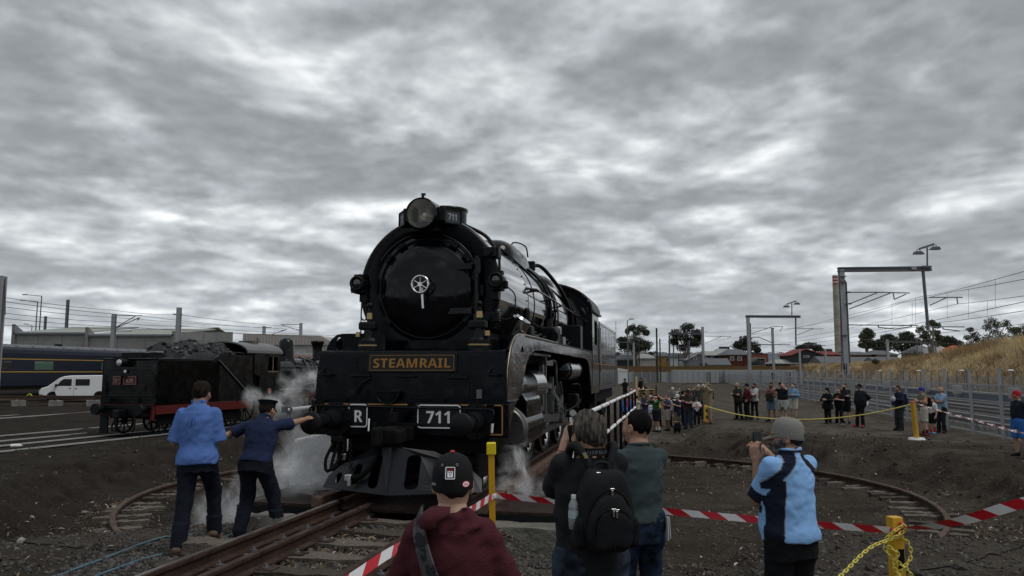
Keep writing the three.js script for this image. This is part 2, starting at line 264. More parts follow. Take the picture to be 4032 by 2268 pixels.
// ---------- litter of leaves, sticks and stones ----------
{
  const r = rng(5), shapes = [];
  const leaf = (L, w, bend) => { const n = 4, p = [], ix = []; for (let i = 0; i <= n; i++) { const t = i / n, ww = w * Math.sin(Math.PI * (0.08 + 0.84 * t)), y = bend * Math.sin(Math.PI * t) * L; p.push((t - 0.5) * L, y, -ww, (t - 0.5) * L, y + ww * 0.4, ww); if (i < n) ix.push(i * 2, i * 2 + 1, i * 2 + 2, i * 2 + 1, i * 2 + 3, i * 2 + 2); } const g = new THREE.BufferGeometry(); g.setAttribute('position', new THREE.Float32BufferAttribute(p, 3)); g.setIndex(ix); g.computeVertexNormals(); return g; };
  const spots = [];
  const clump = (x, z) => 0.5 + fbm(x * 0.55 + 8, z * 0.55 + 3, 4) * 1.6;
  for (let t = 0; t < 90000 && spots.length < 15000; t++) {
    let x, z; const q = r();
    if (q < 0.3) { const a = r() * 6.28, d = RING + (r() + r() - 1) * 1.1; x = PC.x + Math.cos(a) * d; z = PC.z + Math.sin(a) * d; }
    else if (q < 0.5) { const p = LW((r() - 0.5) * 3.4, 0, 4.8 + r() * 5); x = p.x; z = p.z; }
    else { x = -10 + r() * 22; z = -7 - r() * 20; }
    if (z > -5 || r() > clump(x, z) * (q < 0.5 ? 1.2 : 0.6)) continue;
    const [l, s] = toL(x, z); if (s > 9.6 && s < 28.6 && Math.abs(l) < 2.4) continue;
    spots.push([x, z]);
  }
  const lg = [leaf(0.10, 0.011, 0.12), leaf(0.075, 0.014, -0.1), leaf(0.12, 0.008, 0.2)];
  const mat = std(1, 1, 1, 0.85); mat.name = 'dry_leaf';
  lg.forEach((g, k) => {
    const mine = spots.filter((_, i) => i % 3 === k), im = new THREE.InstancedMesh(g, mat, mine.length);
    mine.forEach(([x, z], i) => { im.setMatrixAt(i, M4(x, ground(x, z) + 0.012, z, (r() - 0.5) * 0.9, r() * 6.28, (r() - 0.5) * 0.9, 0.55 + r() * 0.75)); const v = 0.5 + r() * r() * 1.9; im.setColorAt(i, r() < 0.06 ? C(0.45, 0.43, 0.40) : C(0.13 * v, 0.098 * v, 0.070 * v)); });
    im.name = numbered('leaf_litter'); tag(im, 'scattered dry leaves and twigs over the dirt around the turntable', 'leaf litter', null, 'stuff'); im.castShadow = im.receiveShadow = true; scene.add(im);
  });
  // gravel
  const st = [0, 1, 2].map((k) => { const g = new THREE.IcosahedronGeometry(0.022, 0), p = g.attributes.position, rr = rng(90 + k), seen = {}; for (let i = 0; i < p.count; i++) { const key = [p.getX(i), p.getY(i), p.getZ(i)].map((v) => v.toFixed(3)).join(); const f = seen[key] ??= 0.65 + rr() * 0.6; p.setXYZ(i, p.getX(i) * f, p.getY(i) * f * 0.7, p.getZ(i) * f); } g.computeVertexNormals(); return g; });
  const sm = std(1, 1, 1, 0.95); sm.name = 'gravel_stone';
  st.forEach((g, k) => {
    const list = [];
    while (list.length < 9000) {
      const q = r(); let x, z;
      if (q < 0.42) { const p = LW((r() - 0.5) * 4.8, 0, 4.2 + r() * 5.2); x = p.x; z = p.z; } else if (q < 0.72) { x = -8 + r() * 16; z = -6.2 - r() * 4.5; } else { x = -9 + r() * 21; z = -8 - r() * 17; }
      const [l, s] = toL(x, z); if (s > 9.6 && s < 28.6 && Math.abs(l) < 2.4) continue; if (z > -4.5) continue; list.push([x, z]);
    }
    const im = new THREE.InstancedMesh(g, sm, list.length);
    list.forEach(([x, z], i) => { const s = 0.45 + r() * r() * 1.5, v = 0.6 + r() * 0.8; im.setMatrixAt(i, M4(x, ground(x, z) + 0.003, z, r() * 6, r() * 6, r() * 6, s)); im.setColorAt(i, C(0.082 * v, 0.078 * v, 0.073 * v)); });
    im.name = numbered('gravel'); tag(im, 'grey and brown gravel stones lying on the dirt and ballast', 'gravel', null, 'stuff'); im.castShadow = im.receiveShadow = true; scene.add(im);
  });
  // clods and rocks on the banks
  const big = [], rk = st[1].clone().applyMatrix4(new THREE.Matrix4().makeScale(3.2, 3.6, 3.2));
  for (let t = 0; t < 6000 && big.length < 1300; t++) { const a = r() * 6.28, d = 9.8 + r() * 6, x = PC.x + Math.sin(a) * d, z = PC.z + Math.cos(a) * d; const [l, s] = toL(x, z); if (z > -8 || (Math.abs(l) < 2.6) ) continue; big.push([x, z]); }
  const im = new THREE.InstancedMesh(rk, sm, big.length);
  big.forEach(([x, z], i) => { const v = 0.4 + r() * 0.8; im.setMatrixAt(i, M4(x, ground(x, z) + 0.01, z, r() * 6, r() * 6, r() * 6, 0.25 + r() * r() * 1.1)); im.setColorAt(i, r() < 0.05 ? C(0.3, 0.28, 0.25) : C(0.068 * v, 0.060 * v, 0.053 * v)); });
  im.name = 'clods'; tag(im, 'lumps of earth and stones on the turntable pit banks', 'earth clods', null, 'stuff'); im.castShadow = im.receiveShadow = true; scene.add(im);
}

// ---------- the near track ----------
const SLV = [0, 1, 2, 3].map((k) => { const g = new THREE.BoxGeometry(1, 1, 1, 14, 2, 3), p = g.attributes.position; for (let i = 0; i < p.count; i++) { const x = p.getX(i), y = p.getY(i), z = p.getZ(i); p.setXYZ(i, x * (1 + n2(y * 3 + k * 9, z * 4 + k) * 0.02), y + n2(x * 13 + k * 31, z * 9 + y * 3) * 0.09, z + n2(x * 11 + k * 17, y * 7) * 0.06); } g.computeVertexNormals(); return g; });
const slGeo = {};
function sleeper(parent, p, turn, w, h, d, k, mat, name = 'sleeper') {      // one timber, shared shapes by size
  const key = [w, h, d, k].join(); const g = slGeo[key] ??= mg(SLV[k].clone().applyMatrix4(new THREE.Matrix4().makeScale(w, h, d)));
  const m = new THREE.Mesh(g, mat); m.name = name; m.position.copy(p); m.rotation.y = turn; m.castShadow = m.receiveShadow = true; parent.add(m); return m;
}
const straight = (f, l, h, a, b, n = 2) => Array.from({ length: n }, (_, i) => f(l, h, a + (b - a) * i / (n - 1)));
{
  const t = thing('railway_track', 'broad gauge track with a third rail leading up to the turntable', 'railway track');
  mesh('rail', [sweep(RAIL, straight(LW, -0.8, 0, -2, 9.75))], MAT.rust, t); mesh('rail', [sweep(RAIL, straight(LW, -0.31, -0.006, -2, 9.7))], MAT.rust, t); mesh('rail', [sweep(RAIL, straight(LW, 0.84, 0, -2, 9.75))], MAT.rust, t);
  for (const l of [-0.8, 0.84]) mesh('running_surface', [sweep([[-0.026, 0.0], [0.026, 0.0], [0.026, 0.003], [-0.026, 0.003]], straight(LW, l, 0.0005, -2, 9.75))], l < 0 ? MAT.railTop : MAT.rust, t);
  const r = rng(31), plates = [], bolts = [];
  for (let i = 0; i < 17; i++) {
    const s = -0.6 + i * 0.62 + (r() - 0.5) * 0.06, steel = i === 11, w = 2.5 + r() * 0.2;
    if (steel) { const m = mesh('steel_sleeper', [rbox(1.5, 0.13, 0.24, 0.03)], MAT.rust, t); m.position.copy(LW(0.25, -0.215, s)); m.rotation.y = -AX; } else sleeper(t, LW(0.05 + (r() - 0.5) * 0.1, -0.245 + r() * 0.015, s), -AX + (r() - 0.5) * 0.03, Math.round(w * 10) / 10, 0.16, 0.24, i % 4, i % 3 ? MAT.sleeper : MAT.sleeperDark);
    for (const l of [-0.8, -0.31, 0.84]) for (const e of [-1, 1]) { const p = LW(l + e * 0.12, -0.145, s); plates.push(box(0.2, 0.025, 0.15, p.x, p.y - 0.012, p.z, 0, -AX)); bolts.push(cyl(p, p.clone().setY(p.y + 0.04), 0.02, 0.014, 6), cyl(p, p.clone().setY(p.y + 0.012), 0.035, 0.035, 10)); }
  }
  mesh('tie_plates', plates, MAT.rust, t); mesh('bolts', bolts, MAT.galvDark, t);
  // a loose baulk beside the left rail
  const b = sleeper(scene, V(-3.32, ground(-3.32, -8.5) + 0.05, -8.5), -0.2, 0.7, 0.16, 0.3, 1, MAT.sleeper, 'timber_baulk'); tag(b, 'short weathered timber baulk lying beside the left rail', 'timber baulk');
  const c = sleeper(scene, V(-3.0, ground(-3.0, -9.62) + 0.08, -9.62), -0.15, 0.62, 0.26, 0.34, 2, MAT.conc, 'concrete_block'); tag(c, 'mossy concrete block between the legs of the navy uniformed person', 'concrete block');
}
// ---------- ring rail of the turntable pit ----------
{
  const t = thing('turntable_ring', 'circular rusty rail with short timber blocks on the turntable pit floor', 'ring rail', [PC.x, -1.15, PC.z]);
  const N = 120, pts = []; for (let i = 0; i < N; i++) { const a = i / N * 6.2832, R = RING - 0.38 * Math.max(0, Math.cos(a)); pts.push(V(Math.sin(a) * R, 0, Math.cos(a) * R)); }
  mesh('rail', [sweep(RAIL.map(([x, y]) => [x * 1.5, y * 1.5]), pts, true)], std(0.115, 0.085, 0.07, 0.75, 0.1, { map: rep(T.rust, 0.9), bumpMap: rep(T.rust, 3), bumpScale: 0.004 }), t);
  const r = rng(8); for (let i = 0; i < 96; i++) { const a = (i + (r() - 0.5) * 0.4) / 96 * 6.2832, q = RING - 0.38 * Math.max(0, Math.cos(a)) - 0.18 + (r() - 0.5) * 0.3; sleeper(t, V(Math.sin(a) * q, -0.26 + r() * 0.06, Math.cos(a) * q), a + Math.PI / 2 + (r() - 0.5) * 0.12, r() < 0.5 ? 1.1 : 0.85, 0.2, 0.2, i % 4, r() < 0.6 ? MAT.sleeper : MAT.sleeperDark); }
}
// ---------- turntable bridge ----------
const S0 = 18;                                        // the deck turns about the pit's centre
{
  const o = LW(0, 0, S0), t = thing('turntable_bridge', 'rusty steel turntable bridge with white tube handrails under the engine', 'turntable', [o.x, 0, o.z], -AX);
  const P = (l, h, s) => V(l, h, S0 - s), a = 9.86, b = 26.6, st = (l, h) => [P(l, h, a), P(l, h, b)];
  for (const l of [-0.8, 0.84]) mesh('rail', [sweep(RAIL, st(l, 0))], MAT.rust, t);
  for (const l of [-0.8, 0.84]) mesh('girder', [beam(P(l, -0.62, a + 0.3), P(l, -0.62, b - 0.3), 0.3, 0.75)], MAT.rust, t);
  for (const e of [-1, 1]) mesh('kerb_angle', [beam(P(e * 1.16, -0.06, a), P(e * 1.16, -0.06, b), 0.14, 0.14)], std(0.16, 0.115, 0.092, 0.8, 0, { map: rep(T.rust, 0.8) }), t);
  const dk = std(0.052, 0.036, 0.032, 0.75, 0.1, { map: rep(T.rust, 0.9), bumpMap: rep(T.tread, 2.2), bumpScale: 0.006 }), n = 9;
  const sh = mg(box(0.98, 0.035, (b - a) / n - 0.015)), shC = mg(box(1.42, 0.035, (b - a) / n - 0.015));
  for (let i = 0; i < n; i++) for (const l of [-1.73, 0.02, 1.73]) { const m = new THREE.Mesh(l === 0.02 ? shC : sh, dk); m.name = 'deck_plate'; m.position.copy(P(l, l === 0.02 ? -0.14 : -0.1 + (i % 2) * 0.004, a + (i + 0.5) * (b - a) / n)); m.castShadow = m.receiveShadow = true; t.add(m); }
  for (const e of [-1, 1]) { mesh('edge_channel', [beam(P(e * 2.24, -0.17, a), P(e * 2.24, -0.17, b), 0.07, 0.2)], MAT.blackSatin, t); }
  for (const e of [1, -1]) mesh('end_beam', [box(1.2, 0.2, 0.1, e * 1.72, -0.22, S0 - a - 0.02)], MAT.blackSatin, t);
  mesh('cross_beam', Array.from({ length: 12 }, (_, i) => beam(P(-2.2, -0.28, a + 0.7 + i * 1.4), P(2.2, -0.28, a + 0.7 + i * 1.4), 0.16, 0.24)), MAT.rust, t);
  // handrails: white tubes on black flat posts
  for (const e of [1, -1]) {
    const s0 = e > 0 ? 9.75 : 11.2, s1 = 24.2, np = e > 0 ? 10 : 8, L = 2.38 * e;
    for (const h of [1.1, 0.6]) { const k = h > 1 ? s0 : s0 + 0.4; for (let i = 0; i < 7; i++) { const q = k + (s1 - k) * i / 7, w = k + (s1 - k) * (i + 1) / 7 - 0.03; mesh('handrail', [cyl(P(L, h + n2(i, 3) * 0.012, q), P(L, h + n2(i + 1, 3) * 0.012, w), 0.034, 0.034, 10)], MAT.white, t); } }
    if (e > 0) { mesh('handrail', [cyl(P(L - 0.02, 1.13, 9.66), P(L - 0.03, 0.1, 9.15 + 0.3), 0.032, 0.032, 10)], MAT.white, t); mesh('sleeve', [cyl(P(L + 0.02, 1.12, 9.72), P(L + 0.02, 1.2, 9.42), 0.04, 0.04, 10)], MAT.grey, t); }
    else { mesh('brace', [cyl(P(L, 0.85, 11.1), P(L, 0.1, 11.9), 0.04, 0.04, 8)], MAT.grey, t); mesh('post_cap', [cyl(P(L, 1.06, 11.2), P(L, 1.15, 11.2), 0.05, 0.05, 10)], MAT.galvDark, t); }
    for (let i = 0; i < np; i++) { const s = s0 + 0.15 + i * (s1 - s0 - 0.2) / (np - 1); mesh('post', [box(0.06, 1.25, 0.018, L, 0.5, S0 - s), box(0.018, 1.25, 0.05, L + 0.02, 0.5, S0 - s)], e > 0 ? MAT.black : MAT.galvDark, t); mesh('clamp', [cyl(P(L, 1.1, s - 0.03), P(L, 1.1, s + 0.03), 0.043, 0.043, 10), cyl(P(L, 0.6, s - 0.03), P(L, 0.6, s + 0.03), 0.043, 0.043, 10)], MAT.blackSatin, t); }
    if (e > 0) mesh('red_rag', [rbox(0.03, 0.22, 0.12, 0.01, L + 0.06, 0.93, S0 - 19.4)], MAT.red, t);
  }
}
{ // coping of the pit in front of the deck end
  const t = thing('pit_coping', 'stained concrete coping block below the right deck end of the turntable', 'coping block', [0, 0, 0]);
  const o = LW(2.1, -0.47, 9.78); const b = new THREE.BoxGeometry(1.75, 0.56, 0.75, 12, 3, 4); const p = b.attributes.position; for (let i = 0; i < p.count; i++) { p.setX(i, p.getX(i) + n2(p.getY(i) * 7, p.getZ(i) * 7) * 0.02); p.setY(i, p.getY(i) + (p.getY(i) > 0 ? n2(p.getX(i) * 5, p.getZ(i) * 9) * 0.018 : 0)); p.setZ(i, p.getZ(i) + n2(p.getX(i) * 4, p.getY(i) * 9) * 0.02); } b.computeVertexNormals();
  const m = mesh('block', [b], std(0.20, 0.195, 0.165, 0.95, 0, { map: rep(T.conc, 0.45), bumpMap: rep(T.noise, 0.9), bumpScale: 0.03 }), t); t.position.copy(o); t.rotation.y = -AX;
  mesh('iron_strip', [box(1.1, 0.07, 0.12, 0.2, 0.31, -0.2)], std(0.05, 0.022, 0.018, 0.85, 0, { map: rep(T.rust, 1.5) }), t);
}
// ---------- the big black engine ----------
{
  const SB = 19.5, o = LW(0, 0, SB), E = thing('steam_locomotive', 'large polished black steam engine with gold lettered front apron standing on the turntable', 'steam locomotive', [o.x, 0, o.z], -AX);
  const P = (l, h, s) => V(l, h, SB - s), bx = (w, h, d, l, y, s, rx = 0, ry = 0, rz = 0) => box(w, h, d, l, y, SB - s, rx, ry, rz), rb = (w, h, d, r, l, y, s, rx = 0, ry = 0, rz = 0) => rbox(w, h, d, r, l, y, SB - s, rx, ry, rz);
  const along = (pts, seg = 48) => { const g = lathe(pts.map(([r, s]) => [r, s]), seg); return g.applyMatrix4(new THREE.Matrix4().makeRotationX(-Math.PI / 2)); };   // revolve about the boiler axis; y of the profile is s
  const put = (g, l, h) => g.applyMatrix4(new THREE.Matrix4().makeTranslation(l, h, SB));
  const rivets = (ring, n, rad, mat = MAT.black, name = 'rivets', par = E) => { const a = []; ring.forEach((p) => a.push(new THREE.SphereGeometry(rad, 5, 4).translate(p.x, p.y, p.z))); return mesh(name, a, mat, par); };
  const CY = 2.95;
  // boiler: smokebox ring, smokebox, cleading, firebox
  const boil = mesh('boiler', [put(along([[1.03, 11.12], [1.1, 11.1], [1.115, 11.14], [1.09, 11.5], [1.06, 13.55], [1.05, 13.6], [1.045, 13.62], [1.045, 16.2], [1.07, 17.4], [1.09, 18.6], [1.09, 21.2]], 72), 0, CY)], MAT.boiler, E, true);
  for (const s of [13.62, 14.25, 16.05, 17.1, 18.4]) mesh('boiler_band', [put(along([[1.04, s], [1.055 + (s > 17 ? 0.03 : 0), s + 0.01], [1.055 + (s > 17 ? 0.03 : 0), s + 0.05], [1.04, s + 0.06]], 60), 0, CY)], s === 16.05 || s === 14.25 ? MAT.black : MAT.boiler, E, true);
  { const a = []; for (let i = 0; i < 44; i++) { const q = i / 44 * 6.283; a.push(P(Math.cos(q) * 1.06, CY + Math.sin(q) * 1.06, 13.42)); } rivets(a, 0, 0.018, MAT.blackSatin, 'smokebox_rivets', boil); }
  // smokebox front plate, door, hinges, wheel
  const fr = mesh('smokebox_front', [put(along([[1.105, 11.14], [1.1, 11.08], [1.06, 11.055], [0.76, 11.05], [0.76, 11.2]], 72), 0, CY)], MAT.apron, E, true);
  { const a = []; for (let i = 0; i < 52; i++) { const q = i / 52 * 6.283; a.push(P(Math.cos(q) * 1.03, CY + Math.sin(q) * 1.03, 11.045)); } rivets(a, 0, 0.015, MAT.blackSatin, 'rivets', fr); }
  const door = mesh('smokebox_door', [put(along([[0.001, 10.87], [0.12, 10.873], [0.3, 10.885], [0.48, 10.91], [0.62, 10.945], [0.68, 10.98], [0.70, 11.01], [0.74, 11.025], [0.81, 11.035], [0.82, 11.06]], 72), 0.0, CY)], MAT.black, E, true);
  mesh('door_rim', [put(new THREE.TorusGeometry(0.755, 0.014, 8, 80).translate(0, 0, -11.02 + 0), 0, CY)], MAT.black, door);
  for (const dy of [0.3, -0.36]) mesh('hinge_strap', [bx(0.62, 0.085, 0.03, 0.42, CY + dy, 10.93, 0, -0.13, 0), bx(0.16, 0.11, 0.07, 0.76, CY + dy, 10.99)], MAT.black, door);
  mesh('hinge_pin', [cyl(P(0.78, CY - 0.52, 10.98), P(0.78, CY + 0.46, 10.98), 0.042, 0.042, 12), cyl(P(0.78, CY - 0.5, 10.98), P(0.78, CY - 0.3, 10.98), 0.062, 0.062, 12), cyl(P(0.78, CY + 0.2, 10.98), P(0.78, CY + 0.42, 10.98), 0.062, 0.062, 12)], MAT.black, door);
  const whl = [new THREE.TorusGeometry(0.125, 0.02, 10, 32).applyMatrix4(M4(0, CY + 0.02, SB - 10.68)), cyl(P(0, CY + 0.02, 10.66), P(0, CY + 0.02, 10.82), 0.035, 0.04, 12)];
  for (let i = 0; i < 6; i++) { const q = i / 6 * 6.283 + 0.5; whl.push(cyl(P(0, CY + 0.02, 10.69), P(Math.cos(q) * 0.12, CY + 0.02 + Math.sin(q) * 0.12, 10.68), 0.013, 0.013, 7)); }
  mesh('door_wheel', whl, MAT.chrome, door); mesh('door_handle', [cyl(P(0.01, CY - 0.02, 10.73), P(0.035, CY - 0.33, 10.72), 0.024, 0.018, 10)], MAT.chrome, door);
  for (const [a0, a1] of [[0.55, 1.28], [1.86, 2.6]]) mesh('front_handrail', [tube(Array.from({ length: 9 }, (_, i) => { const q = a0 + (a1 - a0) * i / 8; return P(Math.cos(q) * 0.83, CY + Math.sin(q) * 0.83, 10.95); }), 0.014, 30, 7)], MAT.black, E);
  for (const q of [0.62, 2.5, 5.65, 3.8, 1.0, 2.15]) mesh('door_dog', [bx(0.07, 0.14, 0.06, Math.cos(q) * 0.775, CY + Math.sin(q) * 0.775, 11.0, 0, 0, q)], MAT.blackSatin, E);
  mesh('lamp_platform', [bx(0.46, 0.03, 0.3, 0, CY + 0.85, 10.95), bx(0.03, 0.2, 0.28, -0.18, CY + 0.94, 10.98), bx(0.03, 0.2, 0.28, 0.18, CY + 0.94, 10.98)], MAT.blackSatin, E);
  // headlamp and number boxes
  const hl = mesh('headlamp', [put(along([[0.217, 10.66], [0.23, 10.64], [0.242, 10.68], [0.235, 10.72], [0.25, 11.0], [0.2, 11.12], [0.001, 11.14]], 40), 0.0, 4.03), bx(0.2, 0.12, 0.3, 0, 3.86, 10.9), cyl(P(0.0, 4.25, 10.75), P(0.0, 4.32, 10.75), 0.03, 0.02, 8), bx(0.06, 0.03, 0.04, 0.01, 4.33, 10.75)], MAT.black, E, false);
  mesh('lamp_reflector', [put(along([[0.215, 10.675], [0.21, 10.72], [0.18, 10.82], [0.12, 10.9], [0.04, 10.935], [0.001, 10.94]], 36), 0, 4.03)], std(0.55, 0.52, 0.46, 0.25, 0.6), hl, true);
  mesh('lamp_bulb', [ball(0.02, 4.02, SB - 10.8, 0.045), cyl(P(0.02, 4.02, 10.8), P(0.02, 4.02, 10.93), 0.03, 0.03, 10)], std(0.6, 0.6, 0.58, 0.3), hl);
  mesh('lamp_glass', [put(along([[0.001, 10.655], [0.216, 10.668]], 36), 0, 4.03)], phys(0.9, 0.88, 0.84, 0.05, 0, { transmission: 1, thickness: 0, ior: 1.5 }), hl, true);
  const num711 = canvasTex(256, 128, (c, w, h) => { c.fillStyle = '#32373c'; c.fillRect(0, 0, w, h); c.fillStyle = '#9aa0a6'; c.font = 'bold 96px sans-serif'; c.textAlign = 'center'; c.textBaseline = 'middle'; c.fillText('711', w / 2, h / 2 + 4); });
  for (const e of [1, -1]) {
    const q = 0.62, c = V(e * 0.40, 4.02, SB - 10.98), ry = e * (Math.PI / 2 - q), F = M4(c.x, c.y, c.z, 0, ry), at = (g) => g.applyMatrix4(F);   // a board turned half to the front
    const nb = mesh('number_box', [at(box(0.33, 0.23, 0.1, 0, 0, -0.05)), bx(0.2, 0.2, 0.4, e * 0.22, 4.04, 11.0)], MAT.blackSatin, E);
    const [g, m] = plate(0.285, 0.18, F.clone().multiply(M4(0, 0, 0.003)), num711, 0.5); mesh('number_plate', g, m, nb, true);
    mesh('number_frame', [at(box(0.33, 0.02, 0.02, 0, 0.105, 0.008)), at(box(0.33, 0.02, 0.02, 0, -0.105, 0.008)), at(box(0.02, 0.23, 0.02, 0.155, 0, 0.008)), at(box(0.02, 0.23, 0.02, -0.155, 0, 0.008))], MAT.blackSatin, nb);
  }
  // chimney, dome casing, second dome
  mesh('chimney', [lathe([[0.33, 3.86], [0.34, 4.28], [0.36, 4.30], [0.36, 4.34], [0.32, 4.35], [0.28, 4.3], [0.28, 3.9]], 32).translate(0, 0, SB - 11.95)], MAT.black, E, true);
  const loft = (secs, n = 24) => { const pos = [], idx = []; secs.forEach(([s, w, y0, y1, p]) => { for (let i = 0; i <= n; i++) { const q = Math.PI * i / n, c = Math.cos(q), z = Math.sin(q), e = p || 3; pos.push(w * Math.sign(c) * Math.abs(c) ** (2 / e), y0 + (y1 - y0) * Math.abs(z) ** (2 / e), SB - s); } }); const m = n + 1; for (let k = 0; k < secs.length - 1; k++) for (let i = 0; i < n; i++) idx.push(k * m + i, k * m + i + 1, (k + 1) * m + i, k * m + i + 1, (k + 1) * m + i + 1, (k + 1) * m + i); const g = new THREE.BufferGeometry(); g.setAttribute('position', new THREE.Float32BufferAttribute(pos, 3)); g.setIndex(idx); g.computeVertexNormals(); return g; };
  const dm = mesh('dome_casing', [loft([[14.25, 0.05, 3.7, 3.75, 4], [14.28, 0.4, 3.6, 4.05, 4], [14.4, 0.56, 3.5, 4.22, 4], [14.6, 0.61, 3.45, 4.29, 4], [15.2, 0.62, 3.45, 4.32, 4], [16.1, 0.61, 3.45, 4.30, 4], [16.35, 0.58, 3.5, 4.26, 4], [16.55, 0.5, 3.6, 4.16, 4], [16.62, 0.3, 3.7, 4.02, 4], [16.63, 0.05, 3.7, 3.75, 4]])], MAT.black, E, true);
  mesh('dome_handle', [tube([P(0.30, 4.24, 15.6), P(0.34, 4.38, 15.6), P(0.56, 4.34, 15.9), P(0.6, 4.12, 15.95)], 0.016, 20, 6)], MAT.black, dm);
  mesh('second_dome', [loft([[18.0, 0.05, 3.6, 3.7, 4], [18.03, 0.6, 3.5, 3.85, 4], [18.15, 0.74, 3.3, 3.98, 4], [18.4, 0.79, 3.2, 4.06, 4], [20.9, 0.8, 3.2, 4.1, 4], [21.0, 0.5, 3.4, 3.9, 4]])], MAT.black, E, true);
  // pipes on the boiler: feed pipes over the top clack, hand rail, sand pipes
  const ringPipe = (s, a0, a1, r, rr, ds = 0) => tube(Array.from({ length: 12 }, (_, i) => { const q = a0 + (a1 - a0) * i / 11; return P(Math.cos(q) * r, CY + Math.sin(q) * r, s + ds * i / 11); }), rr, 36, 8);
  mesh('feed_pipe', [ringPipe(15.95, 1.2, -0.75, 1.09, 0.035), ringPipe(16.2, 1.1, -0.6, 1.11, 0.028, 0.3)], MAT.black, E); mesh('feed_pipe', [ringPipe(15.8, 1.9, 4.0, 1.09, 0.035)], MAT.black, E);
  mesh('steam_pipe', [tube([P(0.42, 4.12, 17.35), P(0.55, 4.16, 17.6), P(0.75, 3.95, 18.1), P(1.0, 3.5, 18.7), P(1.12, 3.1, 18.9), P(1.12, 2.6, 19)], 0.045, 40, 8), rb(0.18, 0.22, 0.14, 0.03, 0.42, 4.12, 17.3), rb(0.1, 0.14, 0.2, 0.02, 0.3, 4.14, 17.25)], MAT.blackSatin, E);
  mesh('sand_pipe', [tube([P(0.42, 4.02, 14.2), P(0.6, 3.85, 14.6), P(0.85, 3.55, 15.3), P(1.02, 3.1, 15.9), P(1.05, 2.5, 16.1)], 0.022, 40, 6), tube([P(1.03, 2.9, 16.2), P(1.09, 2.3, 16.5), P(1.05, 2.25, 17.2)], 0.018, 24, 6), tube([P(1.02, 3.0, 16.3), P(1.08, 2.6, 16.5), P(1.08, 2.3, 16.5)], 0.014, 24, 6)], MAT.blackSatin, E);
  const hr = [cyl(P(1.15, 3.20, 13.9), P(1.18, 3.12, 20.9), 0.018, 0.018, 8)]; for (const s of [14.0, 15.8, 17.4, 19.2]) hr.push(cyl(P(0.98, 3.18, s), P(1.16, 3.19, s), 0.026, 0.016, 8), new THREE.SphereGeometry(0.03, 8, 6).translate(1.16, 3.19, SB - s)); hr.push(cyl(P(0.98, 3.18, 13.3), P(1.15, 3.2, 13.92), 0.02, 0.028, 8), cyl(P(0.98, 2.98, 13.5), P(1.0, 2.9, 16.2), 0.014, 0.014, 6));
  mesh('boiler_handrail', hr, MAT.black, E);
  mesh('boiler_handrail', [cyl(P(-1.09, 3.20, 13.9), P(-1.12, 3.12, 20.9), 0.018, 0.018, 8)], MAT.black, E);
  mesh('lubricator', [rb(0.2, 0.14, 0.16, 0.03, 1.02, 2.88, 16.1), bx(0.3, 0.05, 0.06, 1.06, 2.97, 16.1), cyl(P(1.0, 2.9, 16.0), P(1.16, 2.9, 16.0), 0.05, 0.05, 10)], MAT.blackSatin, E);
  // marker lamps, brackets
  for (const e of [1, -1]) {
    const L = e > 0 ? 1.1 : -1.06, m = mesh('marker_lamp', [cyl(P(L, 3.03, 10.84), P(L, 3.03, 11.1), 0.115, 0.105, 18), new THREE.TorusGeometry(0.095, 0.022, 8, 20).translate(L, 3.03, SB - 10.83), rb(0.17, 0.1, 0.2, 0.02, L, 2.93, 10.98), rb(0.1, 0.12, 0.1, 0.02, L + e * 0.1, 2.97, 10.98), bx(0.12, 0.16, 0.1, L - e * 0.05, 2.84, 11.02), bx(0.16, 0.05, 0.14, L, 3.15, 10.98), cyl(P(L, 3.17, 10.98), P(L, 3.18, 10.98), 0.06, 0.05, 10)], MAT.blackSatin, E);
    mesh('marker_lens', [ball(L, 3.03, SB - 10.845, 0.075, 1, 1, 0.4)], MAT.glassDark, m);
    mesh('lamp_cable', [tube(e > 0 ? [P(L + 0.13, 2.95, 10.95), P(L + 0.25, 2.82, 11.0), P(L + 0.18, 2.48, 11.05), P(L - 0.02, 2.5, 11.08), P(L - 0.08, 2.8, 11.08)] : [P(L + 0.04, 2.85, 11), P(L + 0.03, 2.5, 10.98), P(L + 0.08, 2.48, 11), P(L + 0.06, 2.8, 11.05)], 0.011, 30, 6)], MAT.black, m);
  }
  mesh('handrail_bracket', [rb(0.2, 0.16, 0.1, 0.02, 0.96, 3.47, 11.06), bx(0.1, 0.16, 0.18, 1.04, 3.47, 11.15), cyl(P(0.94, 3.47, 10.96), P(0.94, 3.47, 11.05), 0.06, 0.06, 14), tube([P(1.04, 3.5, 11.2), P(0.85, 3.75, 11.25), P(0.5, 3.95, 11.3)], 0.028, 16, 7), tube([P(1.02, 3.4, 11.1), P(1.03, 3.15, 11.1)], 0.025, 6, 6), tube([P(1.08, 3.4, 11.15), P(1.1, 3.15, 11.1)], 0.02, 6, 6)], MAT.blackSatin, E);
  mesh('side_valve', [rb(0.22, 0.17, 0.16, 0.03, 1.0, 2.5, 11.08), cyl(P(0.93, 2.5, 10.95), P(0.93, 2.5, 11.05), 0.06, 0.06, 14), bx(0.12, 0.3, 0.08, 0.9, 2.62, 11.12), bx(0.08, 0.16, 0.03, 0.83, 2.9, 11.02)], MAT.blackSatin, E);
  // smokebox saddle and front deck
  mesh('saddle', [extr([[-0.9, 1.95], [0.9, 1.95], [0.9, 2.2], [0.68, 2.3], [0.55, 2.5], [-0.55, 2.5], [-0.68, 2.3], [-0.9, 2.2]], 1.9).translate(0, 0, SB - 13.0)], MAT.blackSatin, E);
  mesh('front_deck', [bx(2.66, 0.04, 3.6, 0.05, 1.985, 12.3), bx(1.7, 0.13, 0.05, 0.1, 2.1, 11.0)], MAT.apron, E);
